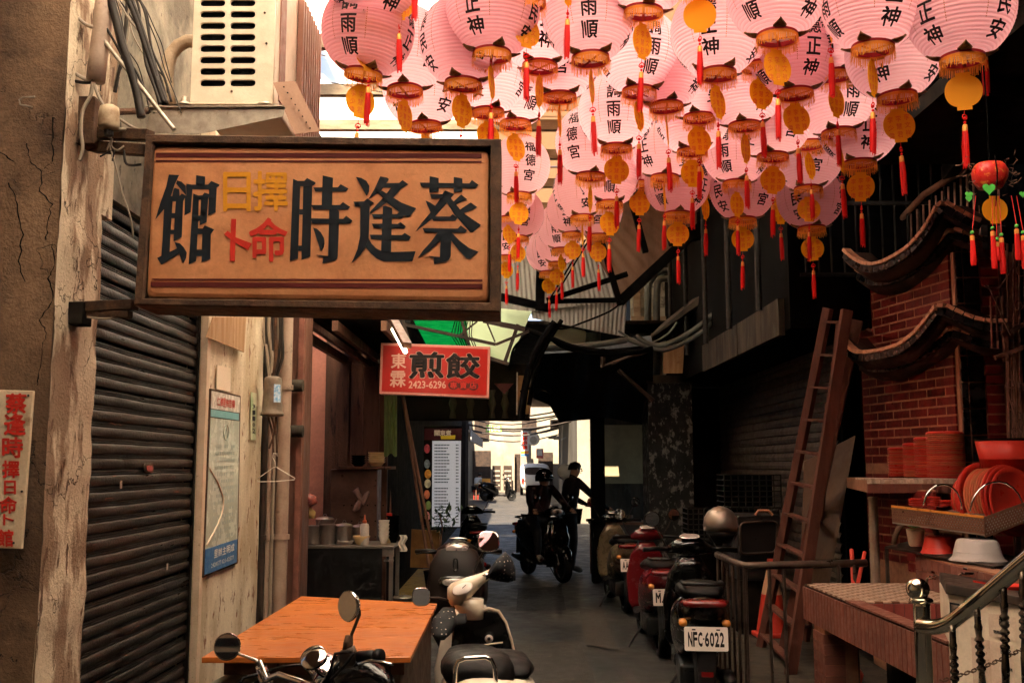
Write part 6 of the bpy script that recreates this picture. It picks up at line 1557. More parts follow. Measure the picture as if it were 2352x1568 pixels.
for u0, v0, u1, v1, s in ((.5, .08, .6, .105, 'REB'), (.44, .135, .55, .15, '使用說明'), (.5, .215, .6, .24, 'REB'), (.5, .30, .6, .315, '注意事項')): letter(g, s, lambda u, v: cq(u0 + (u1 - u0) * u, v1 + (v0 - v1) * v, .0065), .03, 1)
g.ob('print', MT['navy'], t, fix=False)
t = thing('red_dipper', 'small red plastic dipper on top of the white cabinet', 'dipper', P(2325, 1360, 4.6)); c = P(2322, 1366, 4.6)
G().lathe([(.03, 0), (.07, .045), (.074, .045), (.04, 0)], c, n=20).ob('dipper_bowl', MT['redplastic'], t, smooth=True); G().bar(c + V((-.05, 0, .04)), c + V((-.16, .0, .06)), .018, .008).ob('dipper_handle', MT['redplastic'], t)
# ladders
def ladder(label, a0_, a1_, b0_, b1_, n, w=.045, d=.09, gx=0):
    t = thing('wooden_ladder', label, 'ladder', (a0_ + b0_) / 2)
    for a_, b_ in ((a0_, a1_), (b0_, b1_)): G().bar(a_, b_, w, d).ob('side_rail', MT['ladder'], t, bev=.004)
    for k in range(n):
        f = (k + .6) / n; G().bar(a0_.lerp(a1_, f), b0_.lerp(b1_, f), .07, .02).ob('rung', MT['ladder'], t)
ladder('red brown wooden ladder leaning in front of the dark shutter', P(1746, 1495, 9.3), P(1902, 708, 8.35), P(1812, 1572, 8.1), P(1945, 712, 8.2), 11)
ladder('second darker ladder leaning just right of the first one', P(1850, 1480, 9.6), P(1930, 740, 8.5), P(1800, 1500, 8.7), P(1968, 735, 8.4), 9, .04, .10)
g = G(); g.prism([P(1848, 1060, 9.8), P(1965, 1000, 9.3), P(1905, 1340, 8.6), P(1838, 1350, 9.0)], (0, .02, 0)); tag(g.ob('plywood_sheet', MT['ply']), 'large brown plywood sheet leaning behind the ladders', 'board')
# handrail fence with balusters
t = thing('alley_railing', 'low grey metal handrail with slim balusters beside the parked scooters', 'railing', P(1700, 1500, 7.2))
ra, rb, rc = P(1648, 1273, 7.9), P(1708, 1299, 7.1), P(1990, 1292, 7.15)
g = G(); g.tube([ra, ra.lerp(rb, .5), ra.lerp(rb, .9), rb + V((.02, 0, 0)), rb.lerp(rc, .08), rb.lerp(rc, .5), rc], .026, 12); g.ob('handrail', MT['railgrey'], t, smooth=True)
for k in range(6):
    p = ra.lerp(rb, k / 5); G().cyl(p, V((p.x, p.y, .12)), .011, n=8).ob('baluster', MT['railgrey'], t)
for px in (1712, 1766, 1800, 1925, 1962): p = P(px, 1297, 7.12); G().cyl(p, V((p.x, p.y, .12)), .012, n=8).ob('baluster', MT['railgrey'], t)
p = P(1712, 1297, 7.12); q = P(1990, 1297, 7.12); G().bar(V((p.x, p.y, .12)), V((q.x, q.y, .12)), .03, .03).ob('bottom_rail', MT['railgrey'], t)
o = G().prism([V((1.60, 7.05, .0)), V((2.9, 7.05, .0)), V((3.0, 12, .0)), V((1.75, 12, .0))], (0, 0, .1)).ob('kerb_slab', MT['concrete']); struct(o)['label'] = 'low concrete slab behind the railing'
# cone
t = thing('traffic_cone', 'red traffic cone with a cream band behind the railing', 'cone', (P(1732, 0, 9.9).x, 9.9, .1)); c = V((P(1732, 0, 9.9).x, 9.9, .1))
G().box(c + V((0, 0, .02)), (.38, .38, .04)).ob('cone_base', MT['cone'], t, bev=.01)
G().lathe([(.15, .04), (.095, .38)], c, n=24, cap=False).ob('cone_lower', MT['cone'], t, smooth=True); G().lathe([(.095, .38), (.045, .60)], c, n=24, cap=False).ob('cone_band', mat('cream_band', (.62, .36, .22), rough=.5), t, smooth=True); G().lathe([(.045, .60), (.035, .70), (.03, .71)], c, n=24).ob('cone_tip', MT['cone'], t, smooth=True)
# dark crates and appliance
def crate(x0, y0, x1, y1, Y, label):
    a_, b_ = P(x0, y0, Y), P(x1, y1, Y); t = thing('wire_crate', label, 'crate', ((a_.x + b_.x) / 2, Y + .2, b_.z))
    m_ = MT['darkcrate']
    for k in range(7):
        z_ = b_.z + (a_.z - b_.z) * k / 6; G().bar(V((a_.x, Y, z_)), V((b_.x, Y, z_)), .012, .012).ob('crate_slat', m_, t); G().bar(V((a_.x, Y, z_)), V((a_.x, Y + .4, z_)), .012, .012).ob('crate_slat', m_, t)
    for k in range(9): x_ = a_.x + (b_.x - a_.x) * k / 8; G().bar(V((x_, Y, b_.z)), V((x_, Y, a_.z)), .012, .012).ob('crate_bar', m_, t)
    G().bb((a_.x + .01, Y + .38, b_.z), (b_.x, Y + .42, a_.z)).ob('crate_back', MT['black'], t); G().bb((a_.x, Y, b_.z - .02), (b_.x, Y + .42, b_.z)).ob('crate_floor', m_, t)
MT['darkcrate'] = mat('dark_green_grey_crate', (.022, .022, .018), rough=.5)
crate(1663, 1090, 1795, 1165, 11.3, 'upper dark wire crate in front of the side shutter'); crate(1580, 1168, 1680, 1240, 11.4, 'lower dark wire crate behind the silver helmet'); crate(1680, 1165, 1790, 1235, 11.2, 'dark wire crate between the other two crates')
t = thing('black_appliance', 'black boxy appliance with a rounded front frame behind the railing', 'appliance', (P(1755, 0, 9.5).x, 9.9, .1))
a_, b_ = P(1692, 1182, 9.9), P(1795, 1285, 9.9); G().bb((a_.x, 9.9, .6), (b_.x, 10.4, a_.z)).ob('appliance_body', mat('black_plastic', (.02, .018, .018), rough=.4), t, bev=.02)
G().bb((a_.x + .02, 9.95, .1), (b_.x - .02, 10.35, .6)).ob('stand', MT['dark'], t)
g = G(); fr = rr(1700, 1200, 1786, 1196, 1783, 1268, 1700, 1272, 14, 5); g.tube([P(q.x, q.y, 9.87) for q in fr], .012, 6, closed=True); g.ob('front_frame', MT['railgrey'], t, smooth=True)
g = G(); g.tube([P(1735, 1182, 9.9), P(1742, 1172, 9.9), P(1765, 1172, 9.9), P(1775, 1182, 9.9)], .014, 6); g.ob('carry_handle', MT['ridgetile'], t)
for i, (a_, b_) in enumerate((((1956, 1262), (1960, 1345)), ((1986, 1268), (1970, 1340)))): tag(G().cyl(P(*a_, 7.3), P(*b_, 7.1), .014, n=8).ob('broom_stick', MT['cone']), ('upright' if i == 0 else 'slanting') + ' red broom stick behind the checkered counter', 'broom stick')
t = thing('green_collared_pot', 'small round pot with green trim on the ground at the bottom', 'pot', P(1892, 1560, 7.4)); c = V((P(1892, 0, 7.6).x, 7.6, .1)); G().lathe([(.07, 0), (.1, .1), (.06, .17), (.04, .2)], c, n=18).ob('pot_body', MT['cone'], t, smooth=True); G().lathe([(.062, .16), (.075, .19), (.05, .21)], c, n=18).ob('trim', MT['green'], t, smooth=True); G().ball(c + V((0, 0, .25)), .06, 12).ob('round_top', MT['ply'], t, smooth=True)
# chrome railing
YR = 3.6
t = thing('chrome_railing', 'golden stainless stair railing with a ball topped post at lower right', 'railing', P(2112, 1700, YR))
pb_ = P(2116, 1382, YR); base = V((pb_.x, YR, .3))
G().lathe([(.028, 0), (.028, pb_.z - .3 - .012), (.030, pb_.z - .3)], base, n=28).ob('newel_post', MT['brass'], t, smooth=True, ang=None)
G().lathe([(.022, -.006), (.036, .0), (.040, .006), (.036, .014), (.018, .018), (.012, .026)], pb_, n=28).ob('collar', MT['brass'], t, smooth=True)
G().ball(P(2108, 1352, YR), .039, 32).ob('ball_finial', MT['brass'], t, smooth=True)
rp = [P(2112, 1436, 3.58), P(2145, 1439, 3.52), P(2180, 1430, 3.45), P(2215, 1405, 3.38), P(2270, 1360, 3.28), P(2352, 1291, 3.15), P(2450, 1210, 3.0)]
sm = []
for i in range(len(rp) - 1):
    p0, p1, p2, p3 = rp[max(i - 1, 0)], rp[i], rp[i + 1], rp[min(i + 2, len(rp) - 1)]
    for k in range(6): s_ = k / 6; sm.append(.5 * ((2 * p1) + (p2 - p0) * s_ + (2 * p0 - 5 * p1 + 4 * p2 - p3) * s_ * s_ + (3 * p1 - p0 - 3 * p2 + p3) * s_ ** 3))
sm.append(rp[-1]); g = G(); g.tube(sm, .0255, 24); g.ob('handrail', MT['brass'], t, smooth=True)
for i, (xt, yt, xb, Yb) in enumerate(((2187, 1430, 2197, 3.42), (2243, 1385, 2262, 3.32), (2305, 1335, 2312, 3.22), (2348, 1300, 2358, 3.15))):
    p = P(xt, yt, Yb); q = P(xb, 1640, Yb); L_ = (q - p).length; ax_ = (q - p).normalized()
    pr = [(.009, 0), (.0095, L_ * .2), (.013, L_ * .42)]
    h0 = L_ * (.42 if i == 0 else .36 if i == 1 else .30)
    pr = [(.010, 0), (.0105, h0 * .5), (.013, h0 - .05), (.010, h0 - .03)]
    for k in range(5): b_ = h0 - .02 + k * .022; pr += [(.009, b_), (.0145, b_ + .006), (.0145, b_ + .012), (.009, b_ + .018)]
    pr += [(.010, h0 + .10), (.0125, h0 + .14), (.009, L_)]
    G().lathe(pr, p, ax=ax_, n=14).ob('turned_baluster', mat('dark_stainless', (.20, .16, .12), rough=.25, metal=1) if i == 0 else bpy.data.materials['dark_stainless'], t, smooth=True)
t = thing('iron_chain', 'rusty iron chain sagging across the white cabinet', 'chain', P(2250, 1530, 3.7))
cp = [P(2165 + 8 * k, 1562 - 3.2 * k - 6 * math.sin(k / 24 * math.pi) * -1, 3.7) for k in range(26)]
me = G(); me.tube([V((.010 * math.cos(a), .005 * math.sin(a), 0)) for a in [i * .785 for i in range(8)]], .0025, 5, closed=True); mc = me.mesh('link', MT['rust'])
for k, p in enumerate(cp): piece(mc, 'link', t, Matrix.Translation(p) @ Matrix.Rotation(R(90 * (k % 2)), 4, 'X') @ Matrix.Rotation(.3, 4, 'Y'))
# hanging ornament
t = thing('festival_ornament', 'small red and gold festival drum lantern with green hearts and tassels, upper right', 'ornament', P(2275, 400, 4.7))
c = P(2275, 432, 4.7); gm = mat('red_gold_print', (.50, .02, .015), (.75, .26, .04), rough=.35, sc1=30, lo=.54, hi=.66, grain=.2)
for sx in (0,): G().loft([(c + V((0, 0, .0)), (.052, 0, 0), (0, .05, 0), 2.4), (c + V((0, 0, .015)), (.060, 0, 0), (0, .06, 0), 2.4), (c + V((0, 0, .045)), (.076, 0, 0), (0, .07, 0), 2.4), (c + V((0, 0, .08)), (.080, 0, 0), (0, .07, 0), 2.4), (c + V((0, 0, .108)), (.066, 0, 0), (0, .06, 0), 2.4), (c + V((0, 0, .118)), (.058, 0, 0), (0, .05, 0), 2.4)], 24).ob('drum_panel', gm, t, smooth=True)
g = G(); g.tube([c + V((0, -.06, .14)), c + V((0, -.075, .06)), c + V((0, -.06, -.02)), c + V((-.004, -.05, -.1))], .0035, 5); g.tube([c + V((0, 0, .12)), c + V((.004, 0, .35)), c + V((0, 0, .6))], .004, 5); g.ob('black_cord', MT['black'], t)
g = G(); rq = random.Random(12)
for k in range(60):
    b_ = c + V((rq.choice([-1, 1]) * rq.uniform(.07, .12), rq.uniform(-.03, .03), rq.uniform(-.04, .16))); d = V((rq.uniform(-1, 1), rq.uniform(-1, 1), rq.uniform(-1, 1))).normalized() * .03; g.add([b_, b_ + d, b_ + d + V((0, 0, .006))], [(0, 1, 2)])
g.ob('dark_plume', MT['wood'], t, fix=False)['kind'] = 'stuff'
def heart(p, s_, m_, rot=0):
    pts_ = []
    for k in range(20):
        a = 2 * math.pi * k / 20; x = 16 * math.sin(a) ** 3; y = 13 * math.cos(a) - 5 * math.cos(2 * a) - 2 * math.cos(3 * a) - math.cos(4 * a); pts_.append(p + V((s_ * x / 16 * math.cos(rot), s_ * x / 16 * math.sin(rot), s_ * y / 16)))
    return G().prism(pts_, (0, .004, 0)).ob('green_heart', m_, t)
heart(P(2272, 433, 4.62), .030, MT['green']); heart(P(2226, 447, 4.6), .018, MT['green']); heart(P(2226, 456, 4.65), .016, MT['green']); heart(P(2350, 446, 4.6), .016, MT['green'])
me = bpy.data.objects[cardproto.name].data; o = bpy.data.objects.new('name_card', me); COL.objects.link(o); o.parent = t; o.matrix_local = WM[t].inverted() @ Matrix.Translation(P(2285, 482, 4.7)) @ Matrix.Diagonal((.70, .70, .70, 1))
for i, (x, y0, y1) in enumerate(((2233, 540, 612), (2280, 530, 620), (2300, 545, 632), (2335, 525, 600), (2350, 540, 620), (2290, 555, 600))):
    p = P(x, y0, 4.6); L_ = (y1 - y0) * 4.6 / FOC
    g = G(); g.tube([P(x, y0 - 8, 4.6), P(x + (2275 - x) * .2, 450, 4.65)], .0015, 4); g.lathe([(.012, -L_), (.014, -L_ + .02), (.010, -.02), (.006, 0)], p, n=10); g.ob('tassel', MT['tassel'], t)
    G().ball(p + V((0, 0, .012)), .009, 10).ob('green_bead', MT['green'], t, smooth=True); G().lathe([(.0105, -.025), (.0105, -.004)], p, n=10).ob('gold_band', MT['gold'], t)
# ------------------------------------------------------------------ scooters
MT.update(dict(
    tyre=mat('tyre_rubber', (.007, .007, .007), rough=.8, bump=.2),
    rim=mat('dull_rim', (.04, .04, .04), rough=.4, metal=.7),
    seatblack=mat('black_seat_vinyl', (.007, .006, .006), rough=.5, bump=.1, bs=120, spec=.18),
    blackgloss=mat('black_gloss_paint', (.005, .005, .005), rough=.2, coat=.6, grain=0),
    whitegloss=mat('cream_gloss_paint', (.78, .68, .56), rough=.18, coat=.8, grain=.02),
    redgloss=mat('dark_red_gloss_paint', (.13, .006, .009), rough=.2, coat=.7, grain=.03),
    tangloss=mat('champagne_paint', (.16, .115, .065), rough=.3, coat=.4, metal=.3),
    brownmatt=mat('dark_brown_matt', (.010, .006, .005), spec=.15, rough=.45, grain=.05),
    platewhite=mat('plate_white', (.78, .68, .62), rough=.4, grain=.03),
    redlens=mat('red_lens', (.16, .004, .004), rough=.15, coat=.6, grain=0),
    amber=mat('amber_lens', (.62, .22, .04), rough=.15, coat=.5, grain=0),
    lens=mat('clear_lens', (.55, .48, .46), rough=.08, coat=1, metal=.4),
    silver=mat('silver_helmet', (.30, .24, .20), rough=.42, metal=.8, grain=.03),
))
def wheel(t, y, z, r, w=.062):
    g = G(); pr = []
    for k in range(13): a = math.pi * (k / 12) - math.pi / 2; pr.append((r - .035 + .035 * math.cos(a), w * math.sin(a)))
    g.lathe([(r - .07, -w * .8)] + pr + [(r - .07, w * .8)], (0, y, z), ax=(1, 0, 0), n=32, cap=False); o = g.ob('wheel', MT['tyre'], t, smooth=True, local=True)
    g = G(); g.lathe([(r - .065, -.035), (r - .07, -.02), (.05, -.03), (.045, .03), (r - .07, .02), (r - .065, .035)], (0, y, z), ax=(1, 0, 0), n=20, cap=False); WM[o] = Matrix(); r_ = g.ob('rim', MT['rim'], o, local=True)
def mirror(t, p, d, r, ff, m='blackgloss', square=False, name='mirror'):
    ff = V(ff).normalized()
    e = 3.2 if square else 2
    s_ = ff.cross(V((0, 0, 1))).normalized(); u_ = s_.cross(ff); p = V(p)
    g = G(); g.loft([(p - ff * .030, s_ * r * .3, u_ * r * .3, e), (p - ff * .016, s_ * r * .9, u_ * r * .9, e), (p, s_ * r * 1.06, u_ * r * 1.06, e), (p + ff * .004, s_ * r * 1.0, u_ * r * 1.0, e)], 28)
    o = g.ob(name, MT[m], t, smooth=False, ang=50, local=True)
    g = G(); g.loft([(p + ff * .0042, s_ * r * .93, u_ * r * .93, e), (p + ff * .0052, s_ * r * .93, u_ * r * .93, e)], 28); WM[o] = Matrix(); g.ob('mirror_glass', MT['mirror'], o, local=True)
    if d is not None: g = G(); g.tube([V(q) for q in d] + [p - ff * .02], .006, 8); g.ob('mirror_stem', MT['darksteel'], t, smooth=True, local=True)
def plate_on(t, c, w, h, tilt, txt):
    c = V(c); up = V((0, math.sin(tilt), math.cos(tilt))); nrm_ = V((0, -math.cos(tilt), math.sin(tilt)))
    g = G(); ol = rr(-w / 2, h / 2, w / 2, h / 2, w / 2, -h / 2, -w / 2, -h / 2, .012, 4)
    g.prism([c + V((q.x, 0, 0)) + up * q.y for q in ol], nrm_ * .004); o = g.ob('licence_plate', MT['platewhite'], t, local=True, label=None)
    g = G(); W_ = w * .84; nch = len(txt)
    xs = -W_ / 2
    widths = [.35 if ch in '-·' else 1.0 for ch in txt]; tot = sum(widths)
    for ch, wd_ in zip(txt, widths):
        cw = W_ * wd_ / tot
        if ch == '·': g.add([c + V((xs + cw * .3, 0, 0)) + up * a + nrm_ * .0048 for a in ()], []); g.box(c + V((xs + cw / 2, 0, 0)) + nrm_ * .0045, (.009, .0006, .009))
        else: letter(g, ch, lambda u, v: c + V((xs + cw * (.08 + .8 * u), 0, 0)) + up * (h * (-.30 + .56 * v)) + nrm_ * .0048, .05, 2, nrm=1)
        xs += cw
    for sx in (-.28, .28): g.box(c + V((sx * w, 0, 0)) + up * h * .38 + nrm_ * .0045, (.022, .0006, .008))
    WM[o] = Matrix(); g.ob('plate_lettering', MT['ink'], o, local=True, fix=False)
def scooter(label, loc, rz, body='blackgloss', trim='blackgloss', txt=None, s_=1.0, mirrors=True, name='parked_scooter', lean=0, group='scooters parked along the right side', detail=True, rail=True, headset=True, red_tail=True):
    t = thing(name, label, 'scooter', loc, rz, group, ry=lean)
    t.scale = (s_, s_, s_); WM[t] = WM[t] @ Matrix.Scale(s_, 4)
    K_ = dict(local=True)
    wheel(t, -.60, .235, .235); wheel(t, .68, .235, .235)
    f = lambda c, w, h, e=2.6: (c, (w, 0, 0), (0, 0, h), e)
    G().loft([f((0, -.93, .70), .05, .03), f((0, -.86, .70), .13, .085), f((0, -.70, .66), .175, .14), f((0, -.45, .58), .19, .19), f((0, -.2, .50), .17, .22), f((0, -.03, .42), .14, .17), f((0, .02, .40), .10, .10)], 24).ob('rear_body', MT[body], t, smooth=True, **K_)
    G().loft([f((0, -.80, .80), .10, .02), f((0, -.70, .81), .14, .04), f((0, -.45, .80), .155, .055), f((0, -.15, .755), .14, .05), f((0, 0, .72), .10, .03)], 22).ob('seat', MT['seatblack'], t, smooth=True, **K_)
    G().loft([f((0, -.05, .27), .15, .05, 5), f((0, .15, .25), .16, .03, 5), f((0, .38, .27), .15, .04, 5)], 16).ob('floorboard', MT['seatblack'], t, **K_)
    g2 = lambda z, y, w, d, e=2.6: ((0, y, z), (w, 0, 0), (0, d, 0), e)
    G().loft([g2(.22, .42, .12, .04), g2(.35, .45, .19, .05), g2(.60, .47, .20, .05), g2(.80, .44, .16, .05), g2(.92, .40, .08, .05)], 22).ob('leg_shield', MT[body], t, smooth=True, **K_)
    G().loft([f((0, .44, .36), .08, .10), f((0, .56, .46), .10, .09), f((0, .70, .47), .10, .07), f((0, .84, .42), .07, .05), f((0, .92, .34), .03, .02)], 16).ob('front_fender', MT[body], t, smooth=True, **K_)
    G().loft([g2(.20, .36, .12, .05), g2(.40, .50, .15, .07), g2(.62, .56, .17, .06), g2(.80, .52, .14, .05), g2(.93, .46, .08, .04)], 18).ob('front_cover', MT[body], t, smooth=True, **K_)
    for sx in (-.06, .06): G().cyl((sx, .50, .62), (sx, .68, .235), .018, n=8).ob('fork', MT['rim'], t, **K_)
    if headset:
        G().loft([((-.16, .40, .98), (0, .03, 0), (0, 0, .03), 2), ((-.09, .41, 1.0), (0, .07, 0), (0, 0, .055), 2), ((0, .43, 1.01), (0, .10, 0), (0, 0, .075), 2), ((.09, .41, 1.0), (0, .07, 0), (0, 0, .055), 2), ((.16, .40, .98), (0, .03, 0), (0, 0, .03), 2)], 18).ob('handlebar_cover', MT[trim], t, smooth=True, **K_)
        g = G(); g.loft([((0, .36, 1.075), (.075, 0, 0), (0, .045, .012), 2.4), ((0, .36, 1.082), (.07, 0, 0), (0, .04, .012), 2.4)], 20); g.ob('dashboard', MT['lens'], t, **K_)
        for sx in (-1, 1):
            G().tube([(sx * .15, .40, .98), (sx * .24, .37, .985), (sx * .34, .33, .98)], .018, 10).ob('grip', MT['seatblack'], t, smooth=True, **K_)
            G().tube([(sx * .17, .43, .99), (sx * .24, .43, .98), (sx * .33, .38, .965)], .006, 6).ob('brake_lever', MT['rim'], t, smooth=True, **K_)
            if mirrors: mirror(t, (sx * .27, .36, 1.20), [(sx * .17, .40, 1.0), (sx * .22, .39, 1.09)], .055, (0, -1, -.05))
    G().loft([((0, .47, 1.0 if headset else .85), (.10, 0, 0), (0, .02, .06), 2.6), ((0, .52, .99 if headset else .84), (.08, 0, 0), (0, .02, .05), 2.6)], 18).ob('headlight', MT['lens'], t, smooth=True, **K_)
    G().loft([f((0, -.955, .76), .12 if red_tail else .05, .018, 4), f((0, -.90, .76), .15, .028, 4)], 18).ob('tail_light', MT['redlens'], t, smooth=True, **K_)
    for sx in (-1, 1): G().loft([f((sx * .13, -.90, .64), .022, .018), f((sx * .13, -.86, .64), .03, .026)], 12).ob('turn_signal', MT['amber'], t, smooth=True, **K_)
    if rail: g = G(); g.tube([(-.12, -.62, .86), (-.12, -.84, .87), (-.06, -.90, .875), (.06, -.90, .875), (.12, -.84, .87), (.12, -.62, .86)], .013, 8); g.ob('grab_rail', MT['rim'], t, smooth=True, **K_)
    G().loft([((0, -.90, .62), (.07, 0, 0), (0, .02, 0), 4), ((0, -.94, .50), (.065, 0, 0), (0, .015, 0), 4), ((0, -.98, .30), (.05, 0, 0), (0, .01, 0), 4)], 12).ob('mudguard', MT['seatblack'], t, **K_)
    G().box((0, -1.0, .36), (.07, .01, .03)).ob('reflector', MT['redlens'], t, **K_)
    if txt: plate_on(t, (0, -.965, .56), .26, .14, R(8), txt)
    G().loft([((.15, -.85, .28), (.035, 0, 0), (0, 0, .035), 2), ((.16, -.55, .26), (.05, 0, 0), (0, 0, .05), 2), ((.12, -.25, .22), (.03, 0, 0), (0, 0, .03), 2)], 14).ob('exhaust', MT['rim'], t, smooth=True, **K_)
    G().box((-.05, -.35, .26), (.18, .5, .16)).ob('engine_case', MT['rim'], t, bev=.02, **K_)
    G().tube([(-.1, -.1, .22), (-.2, -.15, .10), (-.26, -.18, .01)], .010, 6).ob('side_stand', MT['rim'], t, **K_)
    return t
s1 = scooter('black scooter with licence plate NFC-6022 nearest on the right', (1.345, 7.72, 0), R(-6), txt='NFC·6022', s_=1.06)
s2 = scooter('dark red scooter with a plate starting MJX behind the nearest black one', (1.345, 9.98, 0), R(0), body='redgloss', trim='redgloss', txt='MJX·6', s_=1.0)
s3_ = scooter('champagne and black scooter with plate AAV-281 farthest of the right row', (1.30, 12.70, 0), R(3), body='tangloss', txt='AAV·281', s_=1.02)
# mirror colours seen on the champagne scooter
t = thing('silver_helmet', 'silver open helmet hung on the nearest black scooter', 'helmet', P(1655, 1240, 7.9)); c = P(1655, 1200, 7.9)
G().loft([(c + V((0, .01, -.06)), (.125, 0, 0), (0, .14, 0), 2.2), (c + V((0, 0, -.02)), (.130, 0, 0), (0, .145, 0), 2.2), (c + V((0, 0, .04)), (.122, 0, 0), (0, .135, 0), 2), (c + V((0, 0, .085)), (.095, 0, 0), (0, .105, 0), 2), (c + V((0, 0, .115)), (.05, 0, 0), (0, .06, 0), 2), (c + V((0, 0, .125)), (.005, 0, 0), (0, .005, 0), 2)], 28).ob('helmet_shell', MT['silver'], t, smooth=True)
G().loft([(c + V((0, -.03, -.065)), (.118, 0, 0), (0, .12, 0), 2.2), (c + V((0, .0, -.10)), (.10, 0, 0), (0, .11, 0), 2.2), (c + V((0, .02, -.15)), (.07, 0, 0), (0, .08, 0), 2.2)], 20).ob('helmet_lining', MT['seatblack'], t, smooth=True)
g = G(); g.tube([c + V((-.11, -.05, -.08)), c + V((-.06, -.08, -.17)), c + V((.06, -.08, -.17)), c + V((.11, -.05, -.08))], .008, 6); g.ob('chin_strap', MT['seatblack'], t)
# black scooter facing the viewer
t = scooter('dark brown fronted scooter facing the viewer behind the cream scooter', (-.42, 8.75, 0), R(178), body='brownmatt', trim='brownmatt', name='parked_scooter', group='scooters around the orange table', mirrors=False, rail=False, s_=1.02)
g2 = lambda z, y, w, d, e=2.8: ((0, y, z), (w, 0, 0), (0, d, 0), e)
G().loft([g2(.36, .56, .15, .05), g2(.50, .58, .21, .07), g2(.74, .56, .225, .08), g2(.90, .52, .205, .075), g2(1.0, .47, .15, .06), g2(1.03, .45, .06, .03)], 28).ob('front_cowl', MT['brownmatt'], t, smooth=True, local=True)
G().loft([((0, .625, .775), (.13, 0, 0), (0, .0, .05), 3), ((0, .650, .775), (.12, 0, 0), (0, .0, .042), 3)], 24).ob('headlight_bezel', MT['blackgloss'], t, smooth=True, local=True)
G().loft([((0, .650, .775), (.095, 0, 0), (0, .0, .030), 2.6), ((0, .660, .775), (.085, 0, 0), (0, .0, .026), 2.6)], 24).ob('headlight_lens', MT['lens'], t, smooth=True, local=True)
g = G(); g.tube([(-.016, .612, .87), (-.016, .600, .93), (-.008, .596, .945), (.008, .596, .945), (.016, .600, .93), (.016, .612, .87), (.008, .618, .855), (-.008, .618, .855)], .005, 6, closed=True); g.ob('badge_slot', MT['blackgloss'], t, smooth=True, local=True)
# dark scooter by the left side and far scooter
scooter('black silhouetted scooter parked beside the menu board', (-.56, 15.3, 0), R(6), name='parked_scooter', group='scooters in the middle of the alley', txt=None)
scooter('small dark scooter parked at the far sunlit end of the street', (P(1145, 0, 48).x, 48, 0), R(-70), name='parked_scooter', group='scooters in the middle of the alley')
# cream scooter with polka dot grips
t = scooter('cream scooter with polka dot grip covers beside the orange table', (-.15, 5.30, 0), R(9), body='whitegloss', trim='whitegloss', name='parked_scooter', group='scooters around the orange table', mirrors=False, rail=False, headset=False, s_=1.0)
W_ = lambda *q: P(*q)
hd = mat('ivory_paint', (.80, .66, .50), rough=.25, coat=.6, grain=.02)
g = G(); hp = [(1118, 1322, 5.32, 26, 22), (1096, 1334, 5.30, 28, 25), (1070, 1352, 5.27, 38, 34), (1052, 1372, 5.25, 42, 40), (1048, 1388, 5.25, 38, 36)]
def wl(name, secs, m, n=22, smooth=True):
    g = G(); g.loft(secs, n); return g.ob(name, m, t, smooth=smooth)
pxm = lambda n_, Y: n_ * Y / FOC
wl('headset', [(P(1028, 1362, 5.28), (0, .03, 0), (0, 0, .03), 2), (P(1036, 1364, 5.28), (0, .07, 0), (0, 0, .055), 2), (P(1060, 1360, 5.27), (0, .10, 0), (0, 0, .068), 2.3), (P(1085, 1344, 5.28), (0, .07, 0), (0, 0, .050), 2.2), (P(1108, 1328, 5.29), (0, .035, 0), (0, 0, .030), 2), (P(1124, 1318, 5.30), (0, .03, 0), (0, 0, .026), 2)], hd)
wl('steering_column', [(P(1072, 1375, 5.27), (.085, 0, 0), (0, .07, 0), 2.4), (P(1080, 1398, 5.27), (.07, 0, 0), (0, .06, 0), 2.4), (P(1088, 1420, 5.27), (.05, 0, 0), (0, .05, 0), 2.4)], hd)
dc = P(1062, 1352, 5.16); wl('dashboard', [(dc, (.052, 0, .012), (0, .028, .026), 2.4), (dc + V((0, -.006, .006)), (.046, 0, .011), (0, .024, .022), 2.4)], MT['platewhite'])
g = G(); g.tube([dc + V((0, -.012, .006)), dc + V((.018, -.008, .022))], .002, 4); g.ob('gauge_needle', MT['ink'], t)
wl('chrome_collar', [(P(1113, 1316, 5.29), (.020, 0, .012), (0, .035, 0), 2), (P(1122, 1322, 5.29), (.020, 0, .012), (0, .035, 0), 2)], MT['chrome'])
dots = mat('polka_dot_fabric', (.012, .012, .014), rough=.7, grain=0)
nt = dots.node_tree; b = [n for n in nt.nodes if n.type == 'BSDF_PRINCIPLED'][0]; tc = nt.nodes.new('ShaderNodeTexCoord'); vo = nt.nodes.new('ShaderNodeTexVoronoi'); vo.inputs['Scale'].default_value = 48; vo.inputs['Randomness'].default_value = .15
nt.links.new(tc.outputs['Object'], vo.inputs['Vector']); mr = nt.nodes.new('ShaderNodeMapRange'); mr.inputs[1].default_value = .20; mr.inputs[2].default_value = .16; nt.links.new(vo.outputs['Distance'], mr.inputs[0])
mx = nt.nodes.new('ShaderNodeMix'); mx.data_type = 'RGBA'; nt.links.new(mr.outputs[0], mx.inputs[0]); mx.inputs[6].default_value = (.012, .012, .014, 1); mx.inputs[7].default_value = (.6, .5, .42, 1); nt.links.new(mx.outputs[2], b.inputs['Base Color'])
wl('grip_cover', [(P(1118, 1322, 5.3), (.0, .04, 0), (0.01, 0, .03), 2), (P(1132, 1306, 5.32), (0, .07, 0), (.02, 0, .05), 2), (P(1152, 1300, 5.35), (0, .09, 0), (.02, 0, .075), 2), (P(1172, 1310, 5.38), (0, .08, 0), (.01, 0, .06), 2), (P(1184, 1318, 5.4), (0, .03, 0), (0, 0, .03), 2)], dots)
